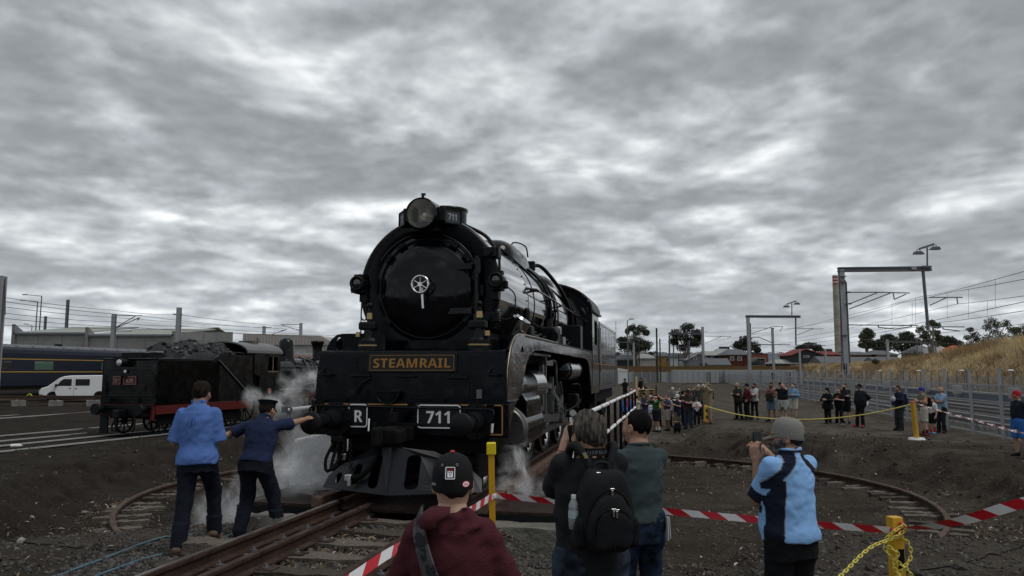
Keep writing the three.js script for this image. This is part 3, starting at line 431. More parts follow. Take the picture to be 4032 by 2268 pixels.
  for (const [L, tp] of [[-0.72, 1], [0.93, 0]]) {
    const q = mesh('relief_valve', [cyl(P(L, 2.0, 10.55), P(L, 2.14, 10.55), 0.17, 0.17, 20), cyl(P(L, 2.14, 10.55), P(L, 2.18, 10.55), 0.15, 0.13, 20), cyl(P(L, 2.18, 10.55), P(L, 2.42, 10.55), 0.1, 0.055, 12), rb(0.26, 0.12, 0.16, 0.03, L - 0.02, 2.36, 10.55), cyl(P(L, 2.4, 10.55), P(L, 2.62, 10.55), 0.035, 0.03, 10), ball(L, 2.66, SB - 10.55, 0.045), cyl(P(L - 0.12 * (tp ? 1 : -1), 2.04, 10.5), P(L - 0.12 * (tp ? 1 : -1), 2.2, 10.5), 0.03, 0.03, 8)], MAT.blackSatin, E);
    mesh('brass_nut', [cyl(P(L, 2.46, 10.55), P(L, 2.55, 10.55), 0.05, 0.045, 8), cyl(P(L - 0.14 * (tp ? 1 : -1), 2.2, 10.46), P(L - 0.14 * (tp ? 1 : -1), 2.27, 10.46), 0.038, 0.034, 8)], MAT.brass, q);
    mesh('brass_band', [cyl(P(L, 2.065, 10.55), P(L, 2.085, 10.55), 0.174, 0.174, 24)], MAT.brass, q);
  }
  mesh('oil_pot', [cyl(P(1.12, 2.2, 11.9), P(1.28, 2.52, 11.85), 0.16, 0.16, 20), cyl(P(1.28, 2.52, 11.85), P(1.3, 2.55, 11.85), 0.13, 0.1, 20)], MAT.chrome, E);
  mesh('valve_gear_box', [rb(0.34, 0.2, 0.3, 0.04, 1.1, 2.38, 12.9), cyl(P(1.08, 2.45, 12.75), P(1.08, 2.72, 12.75), 0.055, 0.055, 12), cyl(P(1.18, 2.45, 12.8), P(1.18, 2.72, 12.8), 0.055, 0.055, 12), ball(1.08, 2.73, SB - 12.75, 0.05), ball(1.18, 2.73, SB - 12.8, 0.05), cyl(P(0.98, 2.7, 12.5), P(1.1, 2.68, 12.8), 0.016, 0.016, 6), rb(0.2, 0.14, 0.5, 0.04, 1.1, 2.3, 13.7)], MAT.blackSatin, E);
  const pump = mesh('air_pump', [rb(0.34, 0.36, 0.8, 0.06, 1.12, 2.42, 15.6), cyl(P(1.12, 2.6, 15.4), P(1.12, 2.75, 15.4), 0.1, 0.09, 12), cyl(P(1.24, 2.4, 15.2), P(1.24, 2.4, 15.25), 0.12, 0.12, 14), rb(0.3, 0.2, 0.4, 0.04, 1.1, 2.32, 16.6)], MAT.blackSatin, E); mesh('pump_cap', [rb(0.12, 0.2, 0.22, 0.04, 1.22, 2.55, 16.1), bx(0.06, 0.25, 0.4, 1.25, 2.32, 16.6)], MAT.steel, pump);
  { const a = [], r = rng(4); for (let i = 0; i < 16; i++) { const s = 12.6 + i * 0.5; a.push(tube([P(1.0 + r() * 0.1, 2.28, s), P(1.1 + r() * 0.1, 2.34 + r() * 0.1, s + 0.2), P(1.05 + r() * 0.1, 2.3, s + 0.5)], 0.016 + r() * 0.012, 12, 6)); } mesh('running_board_pipes', a, MAT.blackSatin, E); }
  mesh('sand_box', [rb(0.42, 0.62, 0.5, 0.03, 1.16, 2.52, 19.0)], MAT.blackSatin, E); mesh('sand_box_lid', [bx(0.02, 0.55, 0.06, 1.38, 2.52, 18.77)], MAT.grey, E);
  mesh('stay_pipes', Array.from({ length: 6 }, (_, i) => tube([P(1.1, 2.3, 19.6 + i * 0.22), P(1.16, 3.0, 19.6 + i * 0.22), P(0.9, 3.6, 19.9 + i * 0.2)], 0.035, 16, 7)), MAT.blackMatt, E);
  // running board valances (right and left)
  const outer = [[10.22, 0.84], [10.24, 1.3], [10.36, 1.75], [10.55, 2.02], [10.8, 2.17], [11.1, 2.235], [11.5, 2.25], [15, 2.25], [21.1, 2.2], [21.15, 1.1], [20.72, 1.12], [20.55, 1.5], [20.3, 1.85], [19.9, 2.0], [19.3, 2.03], [13, 2.06], [12.3, 2.04], [11.85, 1.95], [11.55, 1.78], [11.35, 1.55], [11.1, 1.38], [10.75, 1.22], [10.45, 1.0], [10.33, 0.84]];
  const vm = phys(0.008, 0.008, 0.009, 0.2, 0, { clearcoat: 0.55, clearcoatRoughness: 0.06, specularIntensity: 0.7, bumpMap: rep(T.noise, 0.25, 0.25), bumpScale: 0.02 });
  for (const e of [1, -1]) {
    const L = e > 0 ? 1.40 : -1.33;
    mesh('valance', [extr(outer.map(([s, h]) => [-s, h]), 0.03, { bevel: 0.006 }).applyMatrix4(new THREE.Matrix4().makeRotationY(-Math.PI / 2)).applyMatrix4(new THREE.Matrix4().makeTranslation(L, 0, SB))], vm, E);
    const rim = outer.slice(0, 8).map(([s, h]) => P(L - e * 0.02, h + 0.004, s)); mesh('valance_edge', [tube(rim, 0.016, 60, 7)], e > 0 ? std(0.28, 0.24, 0.17, 0.35, 0.8) : MAT.black, E);
    mesh('running_board', [bx(0.42, 0.03, 9.6, L - e * 0.2, 2.235, 16.3)], MAT.blackSatin, E);
  }
  // front apron: a curved sheet between the valances, up to the deck
  {
    const prof = [[10.17, 1.28], [10.17, 1.4], [10.18, 1.6], [10.2, 1.8], [10.225, 1.93], [10.245, 1.975], [10.28, 2.0], [10.5, 2.005]], pos = [], idx = [], n = 24;
    prof.forEach(([s, h]) => { for (let i = 0; i <= n; i++) { const u = i / n * 2 - 1; pos.push(0.03 + u * (1.385 - 0.03 * sstep(1.6, 2.0, h)), h, SB - s); } });
    for (let k = 0; k < prof.length - 1; k++) for (let i = 0; i < n; i++) { const a = k * (n + 1) + i; idx.push(a, a + 1, a + n + 1, a + 1, a + n + 2, a + n + 1); }
    const g = new THREE.BufferGeometry(); g.setAttribute('position', new THREE.Float32BufferAttribute(pos, 3)); g.setIndex(idx); g.computeVertexNormals();
    const ap = mesh('front_apron', [g], MAT.apron, E, false);
    { const a = []; for (let i = 0; i < 44; i++) { const l = -1.3 + i * 0.0619; a.push(P(l, 1.33, 10.165), P(l, 1.955, 10.228)); } for (let i = 0; i < 9; i++) { const hh = 1.38 + i * 0.066; for (const l of [-0.78, -0.72, 0.86, 0.92]) a.push(P(l, hh, 10.165 + Math.max(0, hh - 1.4) * 0.075)); } rivets(a, 0, 0.009, MAT.black, 'rivets', ap); mesh('plate_joint', [bx(0.004, 0.6, 0.004, -0.75, 1.62, 10.176, -0.09), bx(0.004, 0.6, 0.004, 0.89, 1.62, 10.176, -0.09)], MAT.blackSatin, ap); }
    const sides = []; for (const e of [1, -1]) { const L = e > 0 ? 1.40 : -1.33; sides.push(extr([[-10.2, 1.28], [-10.24, 1.75], [-10.5, 2.02], [-10.8, 2.17], [-11.2, 2.24], [-11.2, 1.28]], 0.02, { holes: [] }).applyMatrix4(new THREE.Matrix4().makeRotationY(-Math.PI / 2)).applyMatrix4(new THREE.Matrix4().makeTranslation(L - e * 0.03, 0, SB))); }
    mesh('apron_shoulder', [sides[0]], MAT.apron, E);
    // left shoulder plate with its oval hole
    const hole = []; for (let i = 0; i < 20; i++) { const q = i / 20 * 6.283; hole.push([-1.16 + Math.cos(q) * 0.055, 2.1 + Math.sin(q) * 0.1]); }
    mesh('apron_shoulder', [extr([[-1.36, 1.99], [-1.345, 2.06], [-1.29, 2.16], [-1.2, 2.235], [-1.12, 2.25], [-0.45, 2.25], [-0.45, 1.99]], 0.02, { holes: [hole] }).translate(0, 0, SB - 10.5)], MAT.apron, E);
    mesh('shoulder_plate', [extr([[1.43, 1.99], [1.42, 2.06], [1.36, 2.18], [1.24, 2.25], [1.05, 2.25], [1.05, 1.99]], 0.02).translate(0, 0, SB - 11.3)], MAT.apron, E);
    const sg = canvasTex(1024, 200, (c, w, h) => { c.fillStyle = '#06070a'; c.fillRect(0, 0, w, h); c.strokeStyle = '#8a672f'; c.lineWidth = 6; c.beginPath(); c.roundRect(12, 12, w - 24, h - 24, 8); c.stroke(); c.fillStyle = '#96682a'; c.font = 'bold 150px sans-serif'; c.textAlign = 'center'; c.textBaseline = 'middle'; c.save(); c.translate(w / 2, h / 2 + 6); const tw = c.measureText('STEAMRAIL').width; c.scale((w - 90) / tw, 1); c.fillText('STEAMRAIL', 0, 0); c.restore(); });
    const np = mesh('name_board', [rb(1.3, 0.27, 0.03, 0.008, 0.06, 1.82, 10.19, -0.1)], MAT.blackSatin, ap); const [pg, pm] = plate(1.25, 0.235, M4(0.06, 1.822, SB - 10.172, -0.1), sg, 0.6); mesh('lettering', pg, pm, np, true);
    for (const [l, w, h] of [[-0.68, 0.26, 1.645], [-0.02, 0.27, 1.635], [0.72, 0.28, 1.62]]) mesh('grab_rail', [tube([P(l - w / 2, h, 10.2), P(l - w / 2, h, 10.12), P(l + w / 2, h, 10.12), P(l + w / 2, h, 10.2)], 0.011, 24, 6)], MAT.black, ap);
    for (const l of [-1.2, 1.24]) mesh('foot_step', [bx(0.2, 0.02, 0.12, l, 1.66, 10.14), cyl(P(l - 0.09, 1.67, 10.1), P(l - 0.02, 1.78, 10.2), 0.009, 0.009, 6)], MAT.black, ap);
    mesh('lower_bowl', [extr(Array.from({ length: 15 }, (_, i) => { const q = Math.PI + Math.PI * i / 14; return [-0.24 + Math.cos(q) * 0.17, 1.43 + Math.sin(q) * 0.17]; }), 0.1).translate(0, 0, SB - 10.16)], MAT.apron, ap);
    mesh('bowl_rim', [tube(Array.from({ length: 13 }, (_, i) => { const q = Math.PI + Math.PI * i / 12; return P(-0.24 + Math.cos(q) * 0.17, 1.43 + Math.sin(q) * 0.17, 10.055); }), 0.008, 30, 6), cyl(P(-0.41, 1.43, 10.055), P(-0.07, 1.43, 10.055), 0.008, 0.008, 6)], MAT.black, ap);
    mesh('socket', [bx(0.07, 0.12, 0.05, 1.04, 1.4, 10.15)], MAT.galvDark, ap);
    mesh('hose_hook', [tube([P(-0.72, 1.4, 10.14), P(-0.66, 1.52, 10.12), P(-0.54, 1.6, 10.14)], 0.014, 14, 6)], MAT.black, ap);
  }
  // buffer beam
  const bm = mesh('buffer_beam', [rb(2.84, 0.45, 0.12, 0.02, 0.03, 1.05, 10.16), bx(2.86, 0.035, 0.35, 0.03, 1.285, 10.3)], MAT.apron, E);
  const line = (l0, l1, h0, h1) => bx(Math.max(0.016, l1 - l0), Math.max(0.016, h1 - h0), 0.006, (l0 + l1) / 2, (h0 + h1) / 2, 10.098);
  mesh('gold_line', [line(-1.28, 1.36, 1.245, 1.257), line(1.36, 1.376, 0.87, 1.24), line(1.2, 1.37, 0.86, 0.872), line(-1.32, -1.306, 0.87, 1.24)], MAT.gold, bm);
  const numTex = (s, w0) => canvasTex(w0, 256, (c, w, h) => { c.fillStyle = '#07080b'; c.fillRect(0, 0, w, h); c.strokeStyle = '#eceeef'; c.lineWidth = 13; c.beginPath(); c.roundRect(9, 9, w - 18, h - 18, 34); c.stroke(); c.fillStyle = '#e6e8ea'; c.font = 'bold 178px sans-serif'; c.textAlign = 'center'; c.textBaseline = 'middle'; c.fillText(s, w / 2, h / 2 + 8); });
  for (const [s, w, l] of [['R', 0.29, -0.68], ['711', 0.62, 0.49]]) { const [g, m] = plate(w, 0.325, M4(l, 1.095, SB - 10.094), numTex(s, Math.round(256 * w / 0.325)), 0.5); mesh('running_number', g, m, bm, true); }
  mesh('coupling_rod', [cyl(P(-1.3, 1.235, 10.02), P(0.1, 1.215, 10.0), 0.014, 0.014, 8), cyl(P(0.1, 1.215, 10.0), P(1.26, 1.2, 10.0), 0.014, 0.014, 8), tube([P(1.22, 1.2, 10), P(1.27, 1.19, 9.98), P(1.265, 0.96, 9.97)], 0.014, 14, 7), bx(0.1, 0.06, 0.06, 1.22, 1.235, 10.04), bx(0.12, 0.08, 0.08, 0.14, 1.235, 10.03), bx(0.12, 0.08, 0.08, -1.24, 1.26, 10.06), tube([P(-1.26, 1.24, 10.03), P(-1.36, 1.2, 10.02), P(-1.37, 1.1, 10.02)], 0.014, 14, 7)], MAT.black, bm);
  mesh('rod_handle', [cyl(P(1.265, 1.02, 9.97), P(1.255, 0.9, 9.97), 0.019, 0.017, 10)], MAT.white, bm); mesh('rod_handle', [cyl(P(-0.35, 1.08, 9.7), P(-0.34, 0.92, 9.66), 0.011, 0.011, 8)], MAT.white, bm); mesh('rod_handle', [cyl(P(-0.31, 0.9, 9.72), P(-0.31, 0.72, 9.72), 0.009, 0.009, 8)], MAT.white, bm); mesh('rod_handle', [cyl(P(-0.78, 0.78, 10.0), P(-0.78, 0.62, 10.0), 0.01, 0.01, 8)], MAT.white, bm);
  for (const l of [-1.0, 1.02]) {
    const bf = mesh('buffer', [cyl(P(l, 1.04, 10.1), P(l, 1.04, 10.04), 0.24, 0.24, 24), cyl(P(l, 1.04, 10.05), P(l, 1.04, 9.72), 0.14, 0.12, 24), cyl(P(l, 1.04, 9.74), P(l, 1.04, 9.4), 0.095, 0.095, 18)], MAT.blackSatin, E);
    mesh('buffer_head', [put(along([[0.001, 9.27], [0.08, 9.28], [0.135, 9.30], [0.15, 9.32], [0.15, 9.345], [0.08, 9.39]], 30), l, 1.04)], MAT.blackSatin, bf, true);
    mesh('flange_bolts', Array.from({ length: 8 }, (_, i) => cyl(P(l + Math.cos(i * 0.785) * 0.205, 1.04 + Math.sin(i * 0.785) * 0.205, 10.05), P(l + Math.cos(i * 0.785) * 0.205, 1.04 + Math.sin(i * 0.785) * 0.205, 10.0), 0.022, 0.022, 6)), MAT.blackSatin, bf);
  }
  // knuckle coupler
  mesh('coupler', [rb(0.24, 0.2, 0.6, 0.04, 0.02, 0.86, 9.95), rb(0.26, 0.26, 0.2, 0.07, 0.0, 0.86, 9.62), rb(0.12, 0.26, 0.26, 0.05, -0.14, 0.86, 9.5), rb(0.12, 0.2, 0.16, 0.05, 0.12, 0.86, 9.55), cyl(P(0.1, 0.98, 9.6), P(0.1, 0.72, 9.6), 0.05, 0.05, 10), bx(0.5, 0.035, 0.06, 0.1, 1.0, 9.85), bx(0.1, 0.2, 0.1, -0.2, 0.72, 9.6), cyl(P(-0.18, 1.05, 9.47), P(-0.18, 0.66, 9.47), 0.03, 0.03, 8), bx(0.06, 0.12, 0.2, -0.05, 1.1, 9.8), cyl(P(-0.12, 1.24, 9.95), P(-0.1, 1.02, 9.8), 0.012, 0.012, 6)], MAT.blackMatt, E);
  // brake hoses
  mesh('brake_hose', [tube([P(-0.95, 0.75, 9.95), P(-1.05, 0.5, 9.9), P(-1.02, 0.36, 9.88), P(-0.92, 0.42, 9.88), P(-0.82, 0.6, 9.95)], 0.024, 30, 8)], MAT.blackMatt, E); mesh('brake_hose', [tube([P(-0.88, 0.75, 9.95), P(-0.95, 0.5, 9.9), P(-0.94, 0.38, 9.86), P(-0.84, 0.45, 9.86)], 0.024, 30, 8)], MAT.blackMatt, E);
  mesh('hose_cock', [rb(0.16, 0.09, 0.1, 0.02, -0.92, 0.78, 9.97), bx(0.05, 0.2, 0.05, -0.98, 0.7, 9.99)], MAT.blackSatin, E); mesh('hose_coupling', [rb(0.06, 0.1, 0.06, 0.02, -0.79, 0.55, 9.92)], MAT.steel, E);
  mesh('brake_hose', [tube([P(-0.25, 0.7, 9.9), P(-0.3, 0.5, 9.75), P(-0.45, 0.33, 9.7), P(-0.62, 0.3, 9.75)], 0.04, 30, 8)], MAT.blackMatt, E); mesh('hose_coupling', [rb(0.1, 0.09, 0.08, 0.02, -0.64, 0.3, 9.74), rb(0.05, 0.12, 0.05, 0.015, -0.62, 0.25, 9.72)], std(0.55, 0.55, 0.55, 0.4, 0.7), E);
  const chain = (a, b, n) => Array.from({ length: n }, (_, i) => new THREE.TorusGeometry(0.022, 0.007, 5, 8).applyMatrix4(M4(...a.clone().lerp(b, i / (n - 1)).toArray(), 0, (i % 2) * 1.57, 0.3))); mesh('safety_chain', chain(P(-0.74, 0.75, 10), P(-0.7, 0.36, 9.95), 12), MAT.blackSatin, E); mesh('safety_chain', chain(P(-0.78, 0.78, 9.9), P(-0.8, 0.56, 9.9), 8), MAT.blackSatin, E);
  // pilot (cowcatcher)
  for (const e of [-1, 1]) {
    const w = 1.12, N = 30, slot = []; // panel: apex edge at the middle, sweeping back to the side; u along, v up
    const pt = (u, v) => V(e * w * u * (1 - 0.10 * v), 0.13 + 0.58 * v, SB - (9.47 + 0.5 * u + (0.22 + 0.3 * u) * v));
    const shp = new THREE.Shape([[0, 0], [1, 0], [1, 0.25], [0.85, 0.52], [0.45, 0.88], [0.08, 1], [0, 1]].map((p) => new THREE.Vector2(...p)));
    for (const u of [0.24, 0.54, 0.82]) { const v0 = 0.1, v1 = u < 0.5 ? 0.84 : u < 0.8 ? 0.58 : 0.36, r = u < 0.5 ? 0.075 : u < 0.8 ? 0.06 : 0.045, h = []; for (let i = 0; i <= 8; i++) { const q = Math.PI * i / 8; h.push(new THREE.Vector2(u + Math.cos(q) * r, v1 - 0.1 + Math.sin(q) * 0.08)); } for (let i = 0; i <= 8; i++) { const q = Math.PI + Math.PI * i / 8; h.push(new THREE.Vector2(u + Math.cos(q) * r, v0 + 0.08 + Math.sin(q) * 0.08)); } shp.holes.push(new THREE.Path(h)); }
    const g = new THREE.ExtrudeGeometry(shp, { depth: 1, bevelEnabled: false, curveSegments: 6, steps: 1 }), p = g.attributes.position;
    for (let i = 0; i < p.count; i++) { const q = pt(p.getX(i), p.getY(i)); q.z -= p.getZ(i) * 0.02; p.setXYZ(i, q.x, q.y, q.z); } g.computeVertexNormals();
    mesh('pilot_plate', [g], phys(0.006, 0.0075, 0.012, 0.36, 0, { specularIntensity: 0.5 }), E);
  }
  mesh('pilot_backing', [bx(2.0, 0.5, 0.06, 0, 0.5, 10.6), bx(2.3, 0.3, 0.06, 0, 0.75, 10.3), bx(0.04, 0.75, 0.9, -0.98, 0.45, 10.6), bx(0.04, 0.6, 0.8, 1.0, 0.55, 10.6)], MAT.blackMatt, E); mesh('pilot_ridge', [cyl(P(0, 0.13, 9.46), P(0, 0.71, 9.68), 0.014, 0.014, 6)], MAT.black, E);
  mesh('guard_iron', [bx(0.12, 0.5, 0.05, -0.9, 0.3, 10.3), bx(0.12, 0.5, 0.05, 0.9, 0.3, 10.3)], MAT.blackMatt, E);
  // frames
  mesh('frame', [bx(0.06, 0.75, 10.5, -0.62, 0.95, 15.6), bx(0.06, 0.75, 10.5, 0.62, 0.95, 15.6), bx(1.5, 0.9, 2.2, 0, 1.4, 12.0), bx(1.3, 0.5, 10, 0, 1.5, 16), bx(1.9, 0.2, 9.0, 0, 1.95, 16.2)], MAT.blackMatt, E);
  // cylinders, steam chests
  for (const e of [1, -1]) {
    const cy = mesh('cylinder', [cyl(P(e * 1.03, 0.82, 11.75), P(e * 1.03, 0.82, 13.3), 0.36, 0.36, 36), extr([[e * 0.72, 0.6], [e * 1.36, 0.75], [e * 1.34, 1.25], [e * 1.2, 1.45], [e * 0.7, 1.6]], 1.3).translate(0, 0, SB - 13.2)], MAT.black, E);
    mesh('cylinder_cover', [put(along([[0.001, 11.66], [0.315, 11.662], [0.32, 11.663], [0.335, 11.69], [0.34, 11.695], [0.362, 11.697], [0.368, 11.705], [0.37, 11.72], [0.37, 11.79]], 40), e * 1.03, 0.82)], std(0.19, 0.185, 0.18, 0.4, 0.9), cy, true);
    mesh('cover_hub', [cyl(P(e * 1.03, 0.82, 11.62), P(e * 1.03, 0.82, 11.68), 0.1, 0.11, 20), ...[0.6, 2.2, 3.7, 5.2].map((q) => cyl(P(e * 1.03 + Math.cos(q) * 0.24, 0.82 + Math.sin(q) * 0.24, 11.66), P(e * 1.03 + Math.cos(q) * 0.24, 0.82 + Math.sin(q) * 0.24, 11.69), 0.014, 0.014, 6))], MAT.blackMatt, cy);
    mesh('steam_chest', [cyl(P(e * 1.05, 1.47, 11.9), P(e * 1.05, 1.47, 13.1), 0.245, 0.245, 32)], MAT.black, cy); mesh('steam_chest_jacket', [cyl(P(e * 1.1, 1.47, 12.75), P(e * 1.1, 1.47, 13.75), 0.27, 0.27, 36), cyl(P(e * 1.1, 1.47, 12.7), P(e * 1.1, 1.47, 12.76), 0.285, 0.285, 36)], MAT.chrome, cy);
    mesh('chest_cover', [put(along([[0.001, 11.83], [0.2, 11.832], [0.205, 11.834], [0.24, 11.86], [0.25, 11.87], [0.25, 11.95]], 32), e * 1.05, 1.47), new THREE.TorusGeometry(0.235, 0.025, 10, 40).translate(e * 1.05, 1.47, SB - 11.86)], MAT.motion, cy, true);
    // motion
    const mo = mesh('slide_bar', [bx(0.09, 0.1, 1.5, e * 1.1, 1.0, 14.05), bx(0.09, 0.1, 1.5, e * 1.1, 0.7, 14.05), bx(0.16, 0.5, 0.12, e * 1.1, 0.85, 14.8)], MAT.motion, E);
    mesh('crosshead', [rb(0.14, 0.36, 0.34, 0.03, e * 1.1, 0.85, 14.0), cyl(P(e * 1.1, 0.85, 13.3), P(e * 1.1, 0.85, 14), 0.04, 0.04, 12)], MAT.chrome, mo);
    mesh('motion_bracket', [bx(0.08, 1.15, 0.1, e * 1.12, 1.4, 14.9), bx(0.08, 0.75, 0.16, e * 1.17, 1.45, 14.3), bx(0.12, 0.1, 1.0, e * 1.15, 1.35, 14.3), bx(0.1, 0.6, 0.08, e * 1.16, 1.2, 15.3)], MAT.motion, mo);
    mesh('expansion_link', [extr([[0, 0], [0.1, 0.02], [0.14, 0.3], [0.1, 0.58], [0, 0.6], [0.05, 0.3]], 0.08).applyMatrix4(M4(e * 1.13, 1.0, SB - 15.4, 0, Math.PI / 2))], MAT.motion, mo);
    mesh('connecting_rod', [beam(P(e * 1.16, 0.85, 14.0), P(e * 1.16, 0.72, 16.6), 0.05, 0.15), cyl(P(e * 1.1, 0.72, 16.6), P(e * 1.24, 0.72, 16.6), 0.13, 0.13, 18)], MAT.motion, mo);
    mesh('eccentric_rod', [beam(P(e * 1.26, 1.25, 15.3), P(e * 1.26, 0.9, 16.5), 0.03, 0.1), beam(P(e * 1.2, 1.5, 13.8), P(e * 1.2, 1.4, 15.3), 0.03, 0.09), beam(P(e * 1.28, 0.95, 15.5), P(e * 1.28, 1.15, 16.2), 0.05, 0.16)], MAT.motion, mo);
    mesh('coupling_rods', [beam(P(e * 1.06, 0.55, 14.5), P(e * 1.06, 0.55, 18.5), 0.05, 0.12)], MAT.motion, mo);
    mesh('reversing_link', [tube([P(e * 1.1, 1.9, 15.2), P(e * 1.2, 1.88, 15.8), P(e * 1.2, 1.55, 15.9), P(e * 1.18, 1.42, 16.1)], 0.03, 18, 8), bx(0.1, 0.09, 0.8, e * 1.15, 1.86, 15.1)], MAT.motion, mo);
    // air reservoir with polished jacket
    const ar = mesh('air_reservoir', [put(along([[0.001, 16.7], [0.12, 16.74], [0.2, 16.85], [0.22, 17.0], [0.22, 19.1], [0.12, 19.25], [0.001, 19.28]], 28), e * 1.13, 1.73)], MAT.black, E, true);
    mesh('reservoir_jacket', [put(along([[0.225, 17.15], [0.232, 17.16], [0.232, 18.9], [0.225, 18.91]], 32), e * 1.13, 1.73)], MAT.chrome, ar, true); for (const s of [17.1, 18.95]) mesh('reservoir_strap', [put(along([[0.225, s], [0.245, s + 0.01], [0.245, s + 0.06], [0.225, s + 0.07]], 28), e * 1.13, 1.73)], MAT.black, ar, true);
    mesh('under_pipes', [tube([P(e * 1.2, 1.4, 18.4), P(e * 1.3, 1.35, 19), P(e * 1.3, 1.0, 19.2), P(e * 1.2, 0.85, 18.6), P(e * 1.15, 0.8, 17.4)], 0.02, 40, 6), tube([P(e * 1.2, 0.9, 19.0), P(e * 1.25, 1.0, 19.5), P(e * 1.2, 0.7, 20)], 0.02, 24, 6), rb(0.3, 0.4, 0.4, 0.05, e * 1.05, 0.95, 19.6), rb(0.4, 0.3, 0.6, 0.03, e * 1.0, 0.45, 20.3)], MAT.blackSatin, E);
    // wheels
    const wheel = (name, s, r, n, cw, l = 0.79) => {
      const ty = [put(along([[r - 0.06, s0(0) - 0.06], [r, -0.06], [r - 0.004, 0.03], [r + 0.025, 0.045], [r + 0.025, 0.07], [r - 0.06, 0.07]].map(([a, b]) => [a, b === s0(0) - 0.06 ? -0.06 : b]), 40), 0, 0)];
      const g = ty[0].applyMatrix4(new THREE.Matrix4().makeTranslation(0, 0, -SB)).applyMatrix4(new THREE.Matrix4().makeRotationY(-Math.PI / 2)).applyMatrix4(new THREE.Matrix4().makeScale(e, 1, 1)).applyMatrix4(new THREE.Matrix4().makeTranslation(e * l, r, SB - s));
      const sp = [cyl(P(e * (l - 0.08), r, s), P(e * (l + 0.1), r, s), r * 0.2, r * 0.2, 18)];
      for (let i = 0; i < n; i++) { const q = i / n * 6.283 + 0.2; sp.push(cyl(P(e * l, r + Math.sin(q) * r * 0.15, s + Math.cos(q) * r * 0.15), P(e * l, r + Math.sin(q) * (r - 0.06), s + Math.cos(q) * (r - 0.06)), 0.036, 0.028, 7)); }
      if (cw) sp.push(extr(Array.from({ length: 12 }, (_, i) => { const q = 0.4 + i / 11 * 2.0; return [Math.cos(q) * (r - 0.07), Math.sin(q) * (r - 0.07)]; }), 0.09).applyMatrix4(M4(e * l - 0.045, r, SB - s, 0, Math.PI / 2)));
      const w = mesh(name, sp, MAT.blackSatin, E); mesh('tyre', [g], MAT.motion, w, true);
    };
    const s0 = (x) => x;
    wheel('bogie_wheel', 11.21, 0.42, 12, 0); wheel('bogie_wheel', 12.95, 0.42, 12, 0);
    for (const s of [14.5, 16.5, 18.5]) wheel('driving_wheel', s, 0.78, 18, 1); wheel('trailing_wheel', 20.0, 0.45, 12, 0); wheel('trailing_wheel', 21.3, 0.45, 12, 0);
  }
  // cab
  const cabArch = (y0, r = 0) => { const a = [[-1.4 + r, y0], [1.4 - r, y0], [1.4 - r, 3.3]]; for (let i = 0; i <= 14; i++) { const q = Math.PI * i / 14; a.push([Math.cos(q) * (1.4 - r), 3.32 + Math.sin(q) ** 0.9 * (0.80 - r)]); } return a; };
  const win = (x0, x1, y0, y1) => [[x0, y0], [x1, y0], [x1, y1], [x0, y1]];
  mesh('cab_front', [extr(cabArch(1.15), 0.03, { holes: [win(1.08, 1.3, 2.95, 3.45), win(-1.3, -1.08, 2.95, 3.45)] }).translate(0, 0, SB - 21.1)], MAT.blackSatin, E);
  mesh('cab_window', [bx(0.22, 0.5, 0.01, 1.19, 3.2, 21.08), bx(0.22, 0.5, 0.01, -1.19, 3.2, 21.08)], MAT.glassDark, E);
  const sideHole = [win(-22.3, -21.5, 2.45, 3.15)];
  for (const e of [1, -1]) mesh('cab_side', [extr([[-22.75, 1.1], [-20.72, 1.12], [-20.9, 1.4], [-21.05, 1.8], [-21.05, 3.34], [-22.75, 3.34]], 0.03, { holes: sideHole }).applyMatrix4(new THREE.Matrix4().makeRotationY(-Math.PI / 2)).applyMatrix4(new THREE.Matrix4().makeTranslation(e * 1.4 + (e > 0 ? 0.02 : 0.01), 0, SB))], vm, E);
  { const a = []; for (let i = 0; i <= 18; i++) { const q = Math.PI * i / 18; a.push([Math.cos(q) * 1.46, 3.32 + Math.sin(q) ** 0.9 * 0.83]); } for (let i = 18; i >= 0; i--) { const q = Math.PI * i / 18; a.push([Math.cos(q) * 1.42, 3.31 + Math.sin(q) ** 0.9 * 0.80]); } mesh('cab_roof', [extr(a, 2.2).translate(0, 0, SB - 23.0), bx(0.05, 0.05, 2.2, 1.46, 3.34, 21.9)], std(0.025, 0.026, 0.03, 0.45), E); const rv = []; for (let i = 1; i < 14; i++) { const q = Math.PI * i / 14; rv.push(P(Math.cos(q) * 1.4, 3.32 + Math.sin(q) ** 0.9 * 0.76, 21.06)); } rivets(rv, 0, 0.018); }
  mesh('cab_handrail', [cyl(P(1.45, 1.9, 22.72), P(1.45, 3.1, 22.72), 0.02, 0.02, 8), cyl(P(1.45, 1.7, 23.0), P(1.45, 3.0, 23.0), 0.02, 0.02, 8)], MAT.steel, E); mesh('cab_step', [bx(0.3, 0.05, 0.3, 1.35, 0.6, 22.6), bx(0.04, 0.7, 0.3, 1.3, 0.85, 22.6)], MAT.blackSatin, E);
  mesh('backhead', [bx(2.6, 1.6, 0.1, 0, 2.2, 22.9)], MAT.blackMatt, E);
  mesh('gold_line', [bx(0.006, 0.012, 2.0, 1.446, 1.92, 21.9)], MAT.gold, E);
  // tender
  const td = mesh('tender_body', [rb(2.8, 2.05, 6.4, 0.06, 0, 2.15, 26.3), bx(2.84, 0.06, 6.44, 0, 3.16, 26.3), rb(2.2, 0.35, 3.6, 0.05, 0, 3.2, 25.4)], phys(0.013, 0.013, 0.014, 0.17, 0, { clearcoat: 0.9, clearcoatRoughness: 0.06, bumpMap: rep(T.noise, 0.5), bumpScale: 0.03 }), E);
